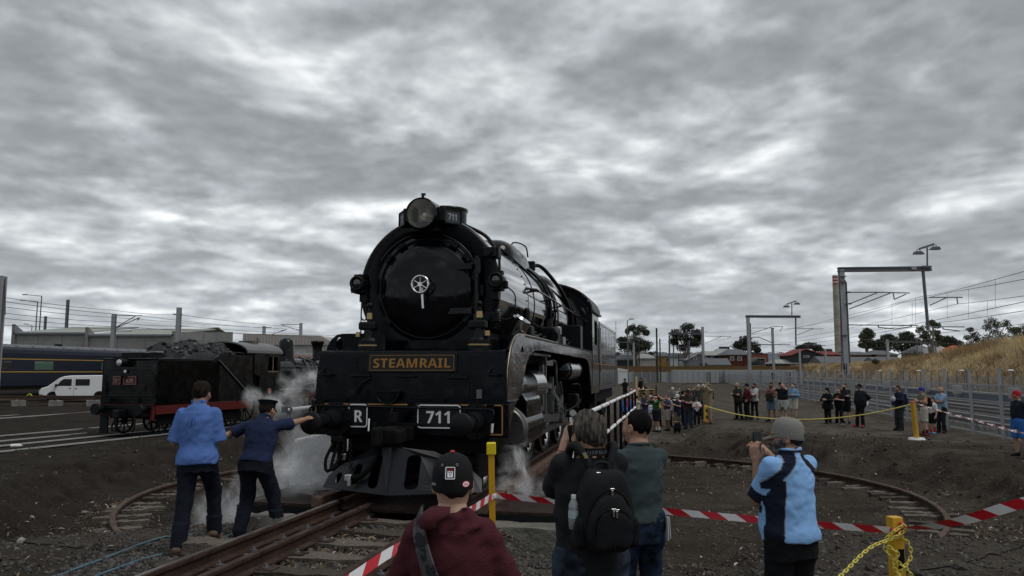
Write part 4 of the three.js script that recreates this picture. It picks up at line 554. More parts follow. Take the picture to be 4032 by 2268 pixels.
  { const a = []; for (let i = 0; i < 26; i++) for (const s of [23.25, 24.3, 25.4, 26.5, 27.6, 28.7]) a.push(P(1.405, 1.2 + i * 0.075, s)); rivets(a, 0, 0.014, MAT.black, 'rivets', td); mesh('gold_line', [bx(0.006, 0.014, 6.3, 1.404, 1.92, 26.3)], MAT.gold, td); mesh('tender_rail', [cyl(P(1.42, 1.3, 23.12), P(1.42, 2.9, 23.12), 0.02, 0.02, 8), cyl(P(1.42, 1.3, 29.45), P(1.42, 3.6, 29.45), 0.015, 0.01, 6)], MAT.steel, td); mesh('roof_vent', [ball(1.1, 3.36, SB - 23.1, 0.18, 1, 0.7, 1.2), bx(0.3, 0.3, 0.3, 1.0, 3.3, 24.2)], MAT.blackSatin, td); }
  mesh('tender_frame', [bx(2.5, 0.35, 6.2, 0, 0.95, 26.3)], MAT.blackMatt, E); mesh('tender_bogie', [rb(2.1, 0.5, 2.2, 0.05, 0, 0.5, 24.6), rb(2.1, 0.5, 2.2, 0.05, 0, 0.5, 28.0), ...[23.9, 25.3, 27.3, 28.7].map((s) => cyl(P(-1.0, 0.42, s), P(1.0, 0.42, s), 0.42, 0.42, 24))], MAT.blackMatt, E);
}
// a pixel of the photograph (4032 wide) at a depth, as a point of the place: only used to lay out the far background in plan and height
const PIT = Math.atan(329 / 3030), cP = Math.cos(PIT), sP = Math.sin(PIT);
function AT(px, py, d) { const u = (px - 2016) / 3030, v = -(py - 1134) / 3030, dx = u, dy = v * cP + sP, dz = cP - v * sP; return V(dx / dz * d, EYE + dy / dz * d, -d); }

// ---------- yard roads on the left ----------
{
  const roads = [[YW, 0, -0.6, -26, 34], [YW, 1.6, -0.6, -26, 34], [YW, -1.75, -0.62, -26, 5], [YW, -3.7, -0.62, -26, 30]];
  const t = thing('railway_track', 'worn yard track that carries the old engine and coal tender on the left', 'railway track'), u = thing('railway_track', 'half buried yard track behind the coal tender road on the left', 'railway track');
  roads.forEach(([f, l, h, a, b], i) => { const p = i < 2 ? t : u; mesh('rail', [sweep(RAIL, straight(f, l, h, a, b))], MAT.rust, p); mesh('running_surface', [sweep([[-0.0372, -0.036], [0.0372, -0.036], [0.0372, 0.003], [-0.0372, 0.003]], straight(f, l, h + 0.0005, a, b))], MAT.railShine, p); });
  const r = rng(3); for (let i = 0; i < 60; i++) { const q = YW(0.8, -0.86 + r() * 0.02, -26 + i); sleeper(t, q, -A2, 2.5, 0.16, 0.24, i % 4, MAT.sleeperDark); }
  const w = thing('railway_track', 'two dark rails of the yard track in front of the blue carriage', 'railway track');
  for (const l of [0, -1.6]) { const p = (s) => V(-24.5 + l * 0.98 + s * 0.203, -0.52, -38 + l * 0.2 - s * 0.979); mesh('rail', [sweep(RAIL, [p(-12), p(36)])], MAT.rust, w); mesh('running_surface', [sweep([[-0.0372, -0.036], [0.0372, -0.036], [0.0372, 0.003], [-0.0372, 0.003]], [p(-12).setY(-0.5195), p(36).setY(-0.5195)])], MAT.railShine, w); }
  for (let i = 0; i < 40; i++) sleeper(w, V(-24.5 - 0.78 + (i - 10) * 0.203, -0.76, -38 - 0.16 - (i - 10) * 0.979), -0.21, 2.5, 0.16, 0.24, i % 4, MAT.sleeperDark);
  // stack of spare rails on concrete blocks
  const st = thing('rail_stack', 'long stack of spare rusty rails lying on pale concrete blocks by the van', 'rail stack', [-34, -0.45, -48]);
  for (let k = 0; k < 5; k++) mesh('spare_rail', [sweep(RAIL, [V(-12, 0.62 + (k % 2) * 0.02, k * 0.22), V(18 - k, 0.6, -3.4 + k * 0.22)])], MAT.rust, st);
  for (let k = 0; k < 12; k++) sleeper(st, V(-10 + k * 2.2, 0.1, 1.0 - k * 0.25), 0.2 + r() * 0.6, 0.75, 0.5, 0.5, k % 4, MAT.conc, 'concrete_block');
}
// ---------- the old engine with its coal tender ----------
{
  const o = YW(0.8, -0.6, 9), E = thing('old_steam_locomotive', 'older black engine behind its coal tender with red frames and red number plates', 'steam locomotive', [o.x, -0.6, o.z], -A2);
  
  const P = (l, h, s) => V(l, h, 9 - s), bx = (w, h, d, l, y, s, rx = 0, ry = 0, rz = 0) => box(w, h, d, l, y, 9 - s, rx, ry, rz), rb = (w, h, d, r, l, y, s) => rbox(w, h, d, r, l, y, 9 - s);
  const soot = phys(0.006, 0.006, 0.0065, 0.36, 0, { specularIntensity: 0.5, roughnessMap: rep(T.noise, 0.4) }), redf = std(0.095, 0.016, 0.014, 0.7);
  const td = mesh('tender_tank', [extr([[-1.25, 1.1], [1.25, 1.1], [1.25, 2.72], [1.2, 2.78], [1.16, 2.7], [-1.16, 2.7], [-1.2, 2.78], [-1.25, 2.72]], 3.4).translate(0, 0, 9 - 7.7), extr([[-4.3, 1.1], [-9.9, 1.1], [-9.9, 3.0], [-7.7, 3.0], [-7.45, 2.88], [-7.2, 2.72], [-4.3, 2.72]], 0.05).applyMatrix4(M4(1.25, 0, 9, 0, -Math.PI / 2)), extr([[-4.3, 1.1], [-9.9, 1.1], [-9.9, 3.0], [-7.7, 3.0], [-7.45, 2.88], [-7.2, 2.72], [-4.3, 2.72]], 0.05).applyMatrix4(M4(-1.2, 0, 9, 0, -Math.PI / 2)), bx(2.4, 1.6, 2.4, 0, 1.9, 8.6)], soot, E);
  td.geometry.computeVertexNormals();
  mesh('beading', [cyl(P(1.22, 2.76, 4.3), P(1.22, 2.76, 7.3), 0.03, 0.03, 8), cyl(P(-1.2, 2.76, 4.3), P(1.2, 2.76, 4.3), 0.03, 0.03, 8), tube([P(1.22, 2.76, 7.3), P(1.24, 2.85, 7.5), P(1.24, 3.02, 7.7), P(1.24, 3.02, 9.7), P(1.24, 2.95, 9.9)], 0.025, 30, 6)], MAT.black, td);
  mesh('tool_box', [rb(1.0, 0.3, 0.7, 0.04, -0.3, 2.86, 5.0), bx(0.24, 0.3, 0.4, 0.62, 2.86, 4.9)], MAT.blackSatin, td); mesh('tool_box_lid', [bx(0.3, 0.05, 0.4, 0.62, 3.03, 4.9), bx(1.0, 0.03, 0.72, -0.3, 3.02, 5.0)], MAT.galv, td);
  mesh('fire_iron', [cyl(P(1.29, 2.75, 7.6), P(1.3, 1.5, 9.4), 0.03, 0.03, 6)], MAT.galvDark, td);
  // the coal heap
  { const n = 34, g = new THREE.PlaneGeometry(2.3, 4.6, n, n * 2); g.rotateX(-Math.PI / 2); const p = g.attributes.position; for (let i = 0; i < p.count; i++) { const x = p.getX(i), z = p.getZ(i), e = Math.max(0, 1 - (x / 1.15) ** 2) ** 0.6 * sstep(2.3, 1.2, Math.abs(z)); p.setY(i, 2.6 + e * 1.1 * (0.8 + 0.35 * fbm(x * 1.1 + 3, z * 1.1, 3)) + Math.abs(n2(x * 8, z * 8)) * 0.09 + Math.abs(n2(x * 17, z * 17)) * 0.05); } g.translate(0, 0, 9 - 7.6); g.computeVertexNormals(); mesh('coal', [g], std(0.012, 0.012, 0.013, 0.55), E);
    const r = rng(66), a = []; for (let i = 0; i < 260; i++) { const x = (r() - 0.5) * 1.9, z = (r() - 0.5) * 3.8, e = Math.max(0, 1 - (x / 1.15) ** 2) ** 0.6 * sstep(2.3, 1.2, Math.abs(z)); a.push(new THREE.DodecahedronGeometry(0.05 + r() * 0.07, 0).applyMatrix4(M4(x, 2.64 + e * 1.1 * (0.8 + 0.35 * fbm(x * 1.1 + 3, z * 1.1, 3)), z + 9 - 7.6, r() * 6, r() * 6, 0, [1, 0.7, 1.2]))); } const m = mesh('coal_lumps', a, std(0.014, 0.014, 0.015, 0.4), E); m.userData.kind = 'stuff'; }
  const np = (s, w) => canvasTex(Math.round(220 * w / 0.3), 220, (c, W, H) => { c.fillStyle = '#3b1014'; c.fillRect(0, 0, W, H); c.strokeStyle = '#a07c78'; c.lineWidth = 12; c.strokeRect(10, 10, W - 20, H - 20); c.fillStyle = '#a07c78'; c.font = 'bold 150px sans-serif'; c.textAlign = 'center'; c.textBaseline = 'middle'; c.fillText(s, W / 2, H / 2 + 6); });
  for (const [s, w, l] of [['D¹', 0.34, -0.55], ['639', 0.58, 0.04]]) { const b = mesh('plate_backing', [rb(w + 0.03, 0.33, 0.03, 0.01, l, 1.98, 4.28)], redf, td); const [g, m] = plate(w, 0.3, M4(l, 1.98, 9 - 4.262), np(s, w), 0.5); mesh('number_plate', g, m, b, true); }
  const hl = mesh('tail_lamp', [cyl(P(-0.2, 2.62, 4.25), P(-0.2, 2.62, 3.95), 0.15, 0.15, 18), bx(0.5, 0.2, 0.3, -0.4, 2.72, 4.3), rb(0.12, 0.12, 0.1, 0.03, -0.15, 2.1, 4.25)], MAT.blackSatin, td); mesh('lamp_lens', [ball(-0.18, 2.62, 9 - 3.95, 0.12, 1, 1, 0.3)], std(0.55, 0.56, 0.55, 0.15, 0.5), hl); mesh('lamp_lens', [ball(-0.15, 2.3, 9 - 4.22, 0.06, 1, 1, 0.4)], MAT.white, hl);
  mesh('rear_rails', [cyl(P(-0.9, 2.35, 4.24), P(0.9, 2.35, 4.24), 0.015, 0.015, 6), cyl(P(-1.1, 1.3, 4.24), P(-1.1, 2.2, 4.24), 0.015, 0.015, 6), cyl(P(1.1, 1.3, 4.24), P(1.1, 2.2, 4.24), 0.015, 0.015, 6), cyl(P(-1.2, 1.42, 4.22), P(1.2, 1.42, 4.22), 0.02, 0.02, 6), bx(2.4, 0.1, 0.3, 0, 1.05, 4.2)], MAT.blackSatin, td);
  mesh('frame', [bx(0.08, 0.32, 5.6, 1.2, 0.92, 7.1), bx(0.08, 0.32, 5.6, -1.2, 0.92, 7.1)], redf, E); mesh('rear_beam', [bx(2.4, 0.42, 0.12, 0, 0.9, 4.25), bx(0.1, 0.5, 0.1, 1.18, 0.8, 4.2)], redf, E); mesh('rear_beam_cover', [bx(2.2, 0.36, 0.1, 0, 0.9, 4.16)], MAT.blackSatin, E);
  for (const l of [-0.95, 0.95]) mesh('buffer', [cyl(P(l, 0.95, 4.2), P(l, 0.95, 3.8), 0.13, 0.1, 16), cyl(P(l, 0.95, 3.8), P(l, 0.95, 3.72), 0.22, 0.2, 20)], MAT.blackSatin, E);
  mesh('coupler', [rb(0.26, 0.3, 0.5, 0.05, 0, 0.78, 3.95), bx(0.08, 0.6, 0.08, -0.1, 0.45, 3.9), tube([P(-0.3, 0.7, 4.1), P(-0.4, 0.3, 4), P(-0.35, 0.15, 4)], 0.035, 14, 6), tube([P(0.5, 0.7, 4.1), P(0.6, 0.3, 4), P(0.5, 0.15, 4)], 0.035, 14, 6)], MAT.blackSatin, E);
  mesh('steps', [bx(0.35, 0.7, 0.06, -1.1, 0.4, 4.35), bx(0.3, 0.7, 0.06, 1.12, 0.4, 7.5)], MAT.blackSatin, E);
  const wheelAt = (name, s, r, n) => { for (const e of [-0.8, 0.8]) { const sp = [new THREE.TorusGeometry(r - 0.03, 0.045, 8, 30).applyMatrix4(M4(e, r, 9 - s, 0, Math.PI / 2)), cyl(P(e - 0.08, r, s), P(e + 0.08, r, s), 0.1, 0.1, 12)]; for (let i = 0; i < n; i++) { const q = i / n * 6.283; sp.push(cyl(P(e, r, s), P(e, r + Math.sin(q) * (r - 0.04), s + Math.cos(q) * (r - 0.04)), 0.03, 0.025, 6)); } mesh(name, sp, MAT.blackSatin, E); } };
  for (const s of [5.0, 6.4, 7.8, 9.1]) wheelAt('tender_wheel', s, 0.46, 8); for (const s of [12.2, 14, 15.8]) wheelAt('driving_wheel', s, 0.72, 14);
  mesh('bogie_side', [rb(0.1, 0.3, 2.1, 0.03, 1.0, 0.5, 5.7), rb(0.1, 0.3, 2.1, 0.03, 1.0, 0.5, 8.45), bx(1.6, 0.3, 5.4, 0, 0.75, 7)], MAT.blackMatt, E);
  // cab
  const arch = []; for (let i = 0; i <= 14; i++) { const q = Math.PI * i / 14; arch.push([Math.cos(q) * 1.32, 3.1 + Math.sin(q) * 0.5]); }
  const arch2 = arch.map(([x, y]) => [x * 0.97, y - 0.05]).reverse();
  mesh('cab_roof', [extr([...arch, ...arch2], 2.6).translate(0, 0, 9 - 12.0), bx(0.7, 0.06, 0.6, 0.2, 3.64, 11), cyl(P(0.2, 3.6, 11.6), P(0.2, 3.85, 11.6), 0.06, 0.05, 8)], std(0.1, 0.1, 0.1, 0.35, 0.2), E);
  for (const e of [-1, 1]) mesh('cab_side', [extr([[-11.8, 1.1], [-10.3, 1.1], [-10.3, 2.1], [-9.9, 2.2], [-9.9, 3.12], [-11.8, 3.12]], 0.04, { holes: [[[-11.6, 2.3], [-10.9, 2.3], [-10.9, 2.95], [-11.6, 2.95]]] }).applyMatrix4(M4(e * 1.28 + 0.02, 0, 9, 0, -Math.PI / 2))], soot, E);
  mesh('cab_window_frame', [bx(0.03, 0.66, 0.04, 1.3, 2.62, 11.25), bx(0.03, 0.05, 0.75, 1.3, 2.3, 11.25)], std(0.16, 0.12, 0.07, 0.6), E); mesh('cab_front', [extr([[-1.28, 1.1], [1.28, 1.1], [1.28, 3.1], ...arch.map(([x, y]) => [x * 0.97, y - 0.05])], 0.05).translate(0, 0, 9 - 11.85)], MAT.blackMatt, E);
  mesh('cab_badge', [cyl(P(1.32, 1.45, 11.0), P(1.35, 1.45, 11.0), 0.12, 0.12, 18)], std(0.3, 0.12, 0.09, 0.5), E);
  // boiler
  mesh('boiler', [cyl(P(0, 2.3, 11.8), P(0, 2.3, 18.2), 0.66, 0.62, 36), ...[12.8, 14.2, 15.6].map((s) => cyl(P(0, 2.3, s), P(0, 2.3, s + 0.05), 0.675, 0.67, 36)), cyl(P(0, 2.3, 16.2), P(0, 2.3, 18.2), 0.68, 0.68, 36)], soot, E); mesh('dome', [lathe([[0.5, 2.75], [0.42, 2.9], [0.38, 3.1], [0.38, 3.6], [0.34, 3.8], [0.2, 3.92], [0.01, 3.95]], 24).translate(0, 0, 9 - 14.2)], soot, E); mesh('chimney', [lathe([[0.34, 2.8], [0.26, 3.0], [0.25, 3.5], [0.3, 3.72], [0.36, 3.8], [0.36, 3.9], [0.26, 3.9]], 24).translate(0, 0, 9 - 17.06)], soot, E);
  mesh('boiler_pipes', [tube([P(0.7, 2.9, 14.6), P(0.85, 2.3, 14.9), P(0.9, 1.5, 15.0), P(0.95, 1.2, 15.5)], 0.07, 24, 8), tube([P(0.5, 3.0, 14.6), P(0.72, 2.7, 15.6), P(0.78, 2.1, 15.8)], 0.05, 20, 8), cyl(P(0.76, 2.55, 11.9), P(0.76, 2.55, 18), 0.025, 0.025, 8)], std(0.12, 0.12, 0.12, 0.35, 0.6), E); mesh('footplate', [bx(2.5, 0.06, 8, 0, 1.4, 15.2), bx(2.4, 0.05, 8, 0, 1.1, 15.2)], MAT.blackSatin, E); mesh('frame', [bx(0.06, 0.3, 7, 1.1, 1.2, 15.4)], redf, E); mesh('fittings', [rb(0.3, 0.4, 0.4, 0.06, 1.0, 1.6, 15.2), cyl(P(1.05, 1.7, 14.4), P(1.05, 1.7, 15.2), 0.03, 0.03, 8), rb(0.4, 0.6, 0.9, 0.05, 0.95, 0.9, 17.4)], MAT.galvDark, E);
}
// ---------- blue carriage, brown carriage ----------
{
  const dir = V(0.208, 0, -0.978), c0 = V(-34.9, -0.35, -52.3), cw = (s) => c0.clone().addScaledVector(dir, s);
  const blue = phys(0.008, 0.011, 0.024, 0.4, 0, { specularIntensity: 0.6 }), yel = std(0.36, 0.215, 0.03, 0.5), roof = std(0.21, 0.225, 0.25, 0.6, 0, { map: noise1 });
  const carriage = (name, label, s0, len, body, stripe, wins) => {
    const o = cw(s0), t = thing(name, label, 'railway carriage', [o.x, o.y, o.z], -0.2095);
    const P = (x, y, s) => V(x, y, -s), sec = [[-2.8, 1.05], [0, 1.05], [0, 3.3]]; const arc = []; for (let i = 0; i <= 10; i++) { const q = Math.PI * i / 10; arc.push([-1.4 + Math.cos(q) * 1.42, 3.28 + Math.sin(q) ** 0.8 * 0.72]); }
    mesh('body', [extr([...sec, [-2.8, 3.3]], len).translate(0, 0, -len)], body, t); mesh('roof', [extr(arc, len + 0.1).translate(0, 0, -len - 0.05)], roof, t);
    mesh('cove', [extr(arc.slice(0, 3).concat([[-0.3, 3.25]]).map(([x, y]) => [x + 0.012, y + 0.006]), len).translate(0, 0, -len)], body, t);
    for (const y of [2.92, 2.03]) mesh('stripe', [box(0.012, 0.07, len, 0.006, y, -len / 2)], stripe, t);
    for (const [a, b, m] of wins) { const w = mesh('window', [box(0.02, 0.62, b - a, 0.008, 2.47, -(a + b) / 2)], m, t); mesh('window_frame', [box(0.03, 0.03, b - a + 0.06, 0.014, 2.8, -(a + b) / 2), box(0.03, 0.03, b - a + 0.06, 0.014, 2.15, -(a + b) / 2)], body, w); }
    mesh('vent', [rbox(0.5, 0.16, 0.3, 0.04, -1.2, 4.06, -len * 0.45)], MAT.blackSatin, t);
    mesh('underframe', [cyl(P(-0.5, 0.62, 1), P(-0.5, 0.62, len * 0.6), 0.34, 0.34, 16), box(2.2, 0.3, len - 1, -1.4, 0.9, -len / 2)], std(0.05, 0.045, 0.04, 0.7), t);
    for (const s of [2.5, len - 2.5]) mesh('bogie', [rbox(0.2, 0.35, 2.6, 0.05, -0.3, 0.55, -s), ...[-0.9, 0.9].map((q) => cyl(P(-0.35, 0.45, s + q), P(-0.5, 0.45, s + q), 0.44, 0.44, 20))], MAT.blackMatt, t);
    return t;
  };
  const gw = phys(0.045, 0.11, 0.085, 0.08, 0, { clearcoat: 1 });
  carriage('passenger_carriage', 'dark blue carriage with two yellow stripes behind the white van', -6, 28, blue, yel, [[5.6, 7.2, MAT.glassDark], [9.2, 10.9, gw], [15.8, 17.3, gw], [19, 20.5, MAT.glassDark]]);
  const cream = std(0.30, 0.235, 0.15, 0.55), bt = carriage('passenger_carriage', 'cream and brown carriage seen between the old engine dome and the big engine', 24, 26, std(0.11, 0.05, 0.04, 0.5), cream, []); const q = V(-24, -0.35, -66); bt.position.copy(q);
  for (let i = 0; i < 8; i++) mesh('window', [box(0.02, 0.45, 0.7, 0.012, 2.5, -2 - i * 3)], std(0.5, 0.5, 0.48, 0.3), bt); mesh('cream_band', [box(0.014, 0.34, 26, 0.006, 2.95, -13), box(0.014, 0.3, 26, 0.006, 1.6, -13)], cream, bt);
}
{ // the white van, nose to the left
  const t = thing('white_van', 'white panel van with dark bumper parked before the blue carriage', 'van', [-31.1, -0.40, -55.6], Math.PI + 0.36);   // local +x is the nose
  const white = phys(0.72, 0.73, 0.74, 0.3, 0, { clearcoat: 0.8, clearcoatRoughness: 0.1 }), W = 1.75;
  const prof = [[-2.3, 0.32], [2.05, 0.32], [2.2, 0.42], [2.23, 0.72], [2.1, 0.9], [1.75, 1.02], [1.0, 1.62], [0.75, 1.72], [0.4, 1.77], [-2.1, 1.8], [-2.25, 1.7], [-2.32, 1.0]];
  mesh('body', [extr(prof, W - 0.1, { bevel: 0.05, holes: [] }).translate(0, 0, -W / 2 + 0.05)], white, t);
  mesh('windscreen', [extr([[1.68, 1.1], [1.02, 1.62], [0.96, 1.6], [1.62, 1.06]], 1.56).translate(0.10, 0.075, -0.78)], MAT.glassDark, t);
  mesh('bumper', [rbox(0.32, 0.26, W + 0.03, 0.08, 2.12, 0.42, 0), rbox(0.9, 0.16, 0.03, 0.01, 1.75, 0.38, W / 2), rbox(0.9, 0.16, 0.03, 0.01, 1.75, 0.38, -W / 2)], std(0.05, 0.052, 0.055, 0.6), t);
  mesh('grille', [rbox(0.06, 0.1, 0.7, 0.02, 2.2, 0.7, 0)], MAT.blackSatin, t); mesh('registration_plate', [box(0.02, 0.11, 0.36, 2.285, 0.44, 0)], MAT.white, t); mesh('badge', [ball(2.24, 0.78, 0, 0.07, 0.4, 1, 1)], MAT.chrome, t);
  for (const e of [-1, 1]) {
    mesh('headlight', [ball(1.96, 0.84, e * 0.68, 0.2, 1.0, 0.55, 0.55)], phys(0.55, 0.57, 0.6, 0.08, 0, { clearcoat: 1 }), t);
    const d = mesh('door', [box(1.05, 1.15, 0.012, 0.72, 0.95, e * (W / 2 + 0.003))], white, t); mesh('door_window', [extr([[0.28, 1.1], [1.22, 1.1], [0.98, 1.42], [0.78, 1.58], [0.28, 1.58]], 0.014).translate(0, 0, e * (W / 2 + 0.005) - (e > 0 ? 0 : 0.014))], MAT.glassDark, d); mesh('handle', [rbox(0.13, 0.04, 0.03, 0.01, 0.36, 0.92, e * (W / 2 + 0.02))], MAT.blackSatin, d);
    mesh('mirror', [rbox(0.12, 0.2, 0.2, 0.03, 1.22, 1.14, e * (W / 2 + 0.12))], MAT.blackSatin, t); mesh('side_window', [rbox(0.9, 0.46, 0.014, 0.005, -0.4, 1.34, e * (W / 2 + 0.004)), box(0.012, 1.2, 0.014, 0.14, 0.98, e * (W / 2 + 0.004)), rbox(0.13, 0.04, 0.03, 0.01, -0.02, 0.92, e * (W / 2 + 0.02))], MAT.glassDark, t);
    for (const x of [1.42, -1.5]) { const w = mesh('wheel', [new THREE.TorusGeometry(0.24, 0.085, 10, 24).applyMatrix4(M4(x, 0.32, e * (W / 2 - 0.06)))], MAT.blackMatt, t); mesh('rim', [cyl(V(x, 0.32, e * (W / 2 - 0.1)), V(x, 0.32, e * (W / 2 - 0.03)), 0.18, 0.18, 16)], MAT.galv, w); mesh('wheel_arch', [cyl(V(x, 0.34, e * (W / 2 - 0.2)), V(x, 0.34, e * (W / 2 + 0.004)), 0.38, 0.38, 24)], MAT.blackMatt, w); }
  }
}
// ---------- sheds behind the yard ----------
{
  const wall = std(0.30, 0.30, 0.285, 0.9, 0, { map: rep(T.conc, 0.12) }), roofM = std(0.30, 0.31, 0.28, 0.6, 0.2, { bumpMap: rep(T.corr, 0.25), bumpScale: 0.05 }), gut = std(0.14, 0.15, 0.17, 0.6), fin = std(0.24, 0.24, 0.235, 0.9, 0, { map: conc4 });
  const t = thing('warehouse', 'long grey concrete warehouse with low metal roof behind the blue carriage', 'warehouse', [-50, -0.5, -100]);
  const X = (px) => (px - 2016) / 30.3 + 50, seg = [[62, 345, 7.0], [355, 690, 6.75], [690, 918, 7.3]];
  seg.forEach(([a, b, h], i) => {
    const n = i === 2 ? 2 : 3; for (let k = 0; k < n; k++) { const x0 = X(a) + (X(b) - X(a)) * k / n, x1 = X(a) + (X(b) - X(a)) * (k + 1) / n - 0.05; mesh('wall_panel', [box(x1 - x0, h, 0.3, (x0 + x1) / 2, h / 2, 0)], wall, t); }
    if (i < 2) { mesh('roof', [extr([[0, 0], [0, -0.1], [-14, 1.3], [-14, 1.5]], X(b) - X(a)).applyMatrix4(M4(X(b), h + 0.25, 0.4, 0, -Math.PI / 2)).applyMatrix4(new THREE.Matrix4())], roofM, t); mesh('gutter', [box(X(b) - X(a), 0.25, 0.3, (X(a) + X(b)) / 2, h + 0.1, 0.35)], gut, t); }
  });
  for (const [px, h] of [[62, 8.3], [350, 7.9], [690, 7.4]]) mesh('parapet_fin', [extr([[0, 0], [0, h], [-2.4, h - 1.1], [-2.4, 0]], 0.4).applyMatrix4(M4(X(px) + 0.2, 0, 0.5, 0, -Math.PI / 2))], fin, t);
  const u = thing('warehouse', 'pale low shed with pinkish metal roof behind the old engine cab', 'warehouse', [-31, -0.5, -108]);
  mesh('wall', [box(12.5, 6, 0.3, 0, 3, 0)], std(0.42, 0.42, 0.40, 0.85, 0, { map: conc4 }), u); mesh('roof', [extr([[-6.6, 5.9], [6.6, 5.9], [4.2, 7.2], [-6.6, 7.5]], 14).translate(0, 0, -13.6)], std(0.36, 0.33, 0.31, 0.6, 0, { bumpMap: rep(T.corr, 0.3), bumpScale: 0.05 }), u);
}
// ---------- masts, lamps and wires on the left ----------
function mast(px, top, d, w, label, arms = [], mat = MAT.galv, name = 'catenary_mast') {
  const p = AT(px, top, d), y0 = ground(p.x, p.z, 0) - 0.3, t = thing(name, label, 'mast', [p.x, y0, p.z]);
  mesh('column', [box(w, p.y - y0, w * 0.25, 0, (p.y - y0) / 2, w * 0.45), box(w, p.y - y0, w * 0.25, 0, (p.y - y0) / 2, -w * 0.45), box(w * 0.2, p.y - y0, w * 0.9, 0, (p.y - y0) / 2, 0)], mat, t);
  arms.forEach((a) => { const q = a.map(([x, y]) => AT(x, y, d).sub(t.position)); for (let i = 0; i < q.length - 1; i++) mesh('cantilever', [cyl(q[i], q[i + 1], 0.045, 0.04, 7)], MAT.galvDark, t); });
  return t;
}
mast(8, 1087, 50, 0.42, 'thick grey steel mast at the left edge of the picture', [[[20, 1100], [20, 1240]]]);
mast(450, 1237, 75, 0.34, 'grey mast with a raised bracket arm left of the coal tender', [[[455, 1243], [560, 1243]], [[455, 1290], [535, 1243]], [[455, 1292], [550, 1250], [540, 1262]], [[440, 1303], [520, 1303]]]);
mast(706, 1211, 80, 0.40, 'tall plain grey mast rising behind the coal heap', [[[700, 1240], [680, 1236], [720, 1240]], [[690, 1287], [720, 1284]]]);
mast(1040, 1284, 110, 0.38, 'grey mast with slanted bracket behind the cab of the old engine', [[[1045, 1325], [1130, 1297], [1105, 1302]], [[1045, 1290], [1070, 1288]]]);
mast(1185, 1272, 110, 0.36, 'grey mast with a bracket reaching left just left of the big engine', [[[1180, 1302], [1105, 1278], [1180, 1277]]]);
mast(268, 1180, 120, 0.34, 'slim dark pole with a pale head above the warehouse roof', [], MAT.galvDark, 'utility_pole'); mast(180, 1245, 130, 0.3, 'short dark pole over the left end of the warehouse roof', [], MAT.galvDark, 'utility_pole');
function streetLamp(px, top, d, armPx, label) { const p = AT(px, top, d), y0 = ground(p.x, p.z, 0), t = thing('street_lamp', label, 'street lamp', [p.x, y0, p.z]), q = AT(armPx, top - 6, d).sub(t.position), h = p.y - y0; mesh('pole', [cyl(V(0, 0, 0), V(0, h, 0), 0.14, 0.09, 8)], MAT.galvDark, t); mesh('arm', [cyl(V(0, h, 0), q, 0.06, 0.05, 6)], MAT.galvDark, t); mesh('lamp_head', [rbox(0.9, 0.16, 0.36, 0.06, q.x, q.y, q.z)], MAT.galvDark, t); return t; }
streetLamp(164, 1166, 140, 98, 'taller street lamp of the pair over the warehouse on the left'); streetLamp(148, 1188, 140, 90, 'lower street lamp of the pair over the warehouse on the left'); streetLamp(126, 1282, 190, 102, 'small distant street lamp peeping above the warehouse roof'); streetLamp(1424, 1158, 120, 1393, 'street lamp seen just left of the big engine smokebox');
function wire(name, pts, sag, r = 0.022) { const out = []; for (let i = 0; i < pts.length - 1; i++) for (let k = 0; k < 8; k++) { const t = k / 8, p = pts[i].clone().lerp(pts[i + 1], t); p.y -= sag * 4 * t * (1 - t); out.push(p); } out.push(pts[pts.length - 1]); return tag(mesh(name, [new THREE.TubeGeometry(new THREE.CatmullRomCurve3(out, false, 'centripetal'), out.length * 2, r, 5)], MAT.wire), '', ''); }
const wl = (label, pts, sag, r) => { const w = wire('overhead_wire', pts, sag, r); return tag(w, label, 'wire', 'overhead wires on the left'); };
[['topmost overhead wire slanting down to the tall mast on the left', [[-40, 1162, 50], [450, 1222, 75], [706, 1240, 80], [1190, 1290, 110]]], ['second overhead wire on the left, dropping to the mast bracket', [[-40, 1180, 50], [555, 1244, 76], [1050, 1292, 110]]], ['overhead wire along the bracket arm left of the tender', [[-40, 1200, 52], [450, 1250, 75], [1185, 1297, 110]]], ['overhead wire crossing low over the left warehouse roof', [[-40, 1226, 52], [450, 1268, 75], [706, 1284, 80], [1400, 1325, 120]]], ['overhead contact wire just above the warehouse gutter on the left', [[-40, 1248, 54], [540, 1290, 76], [1105, 1318, 110]]], ['lowest overhead wire in front of the left warehouse', [[-40, 1278, 60], [706, 1296, 82], [1400, 1335, 120]]]].forEach(([l, p], i) => wl(l, p.map((a) => AT(...a)), 0.12, 0.02));
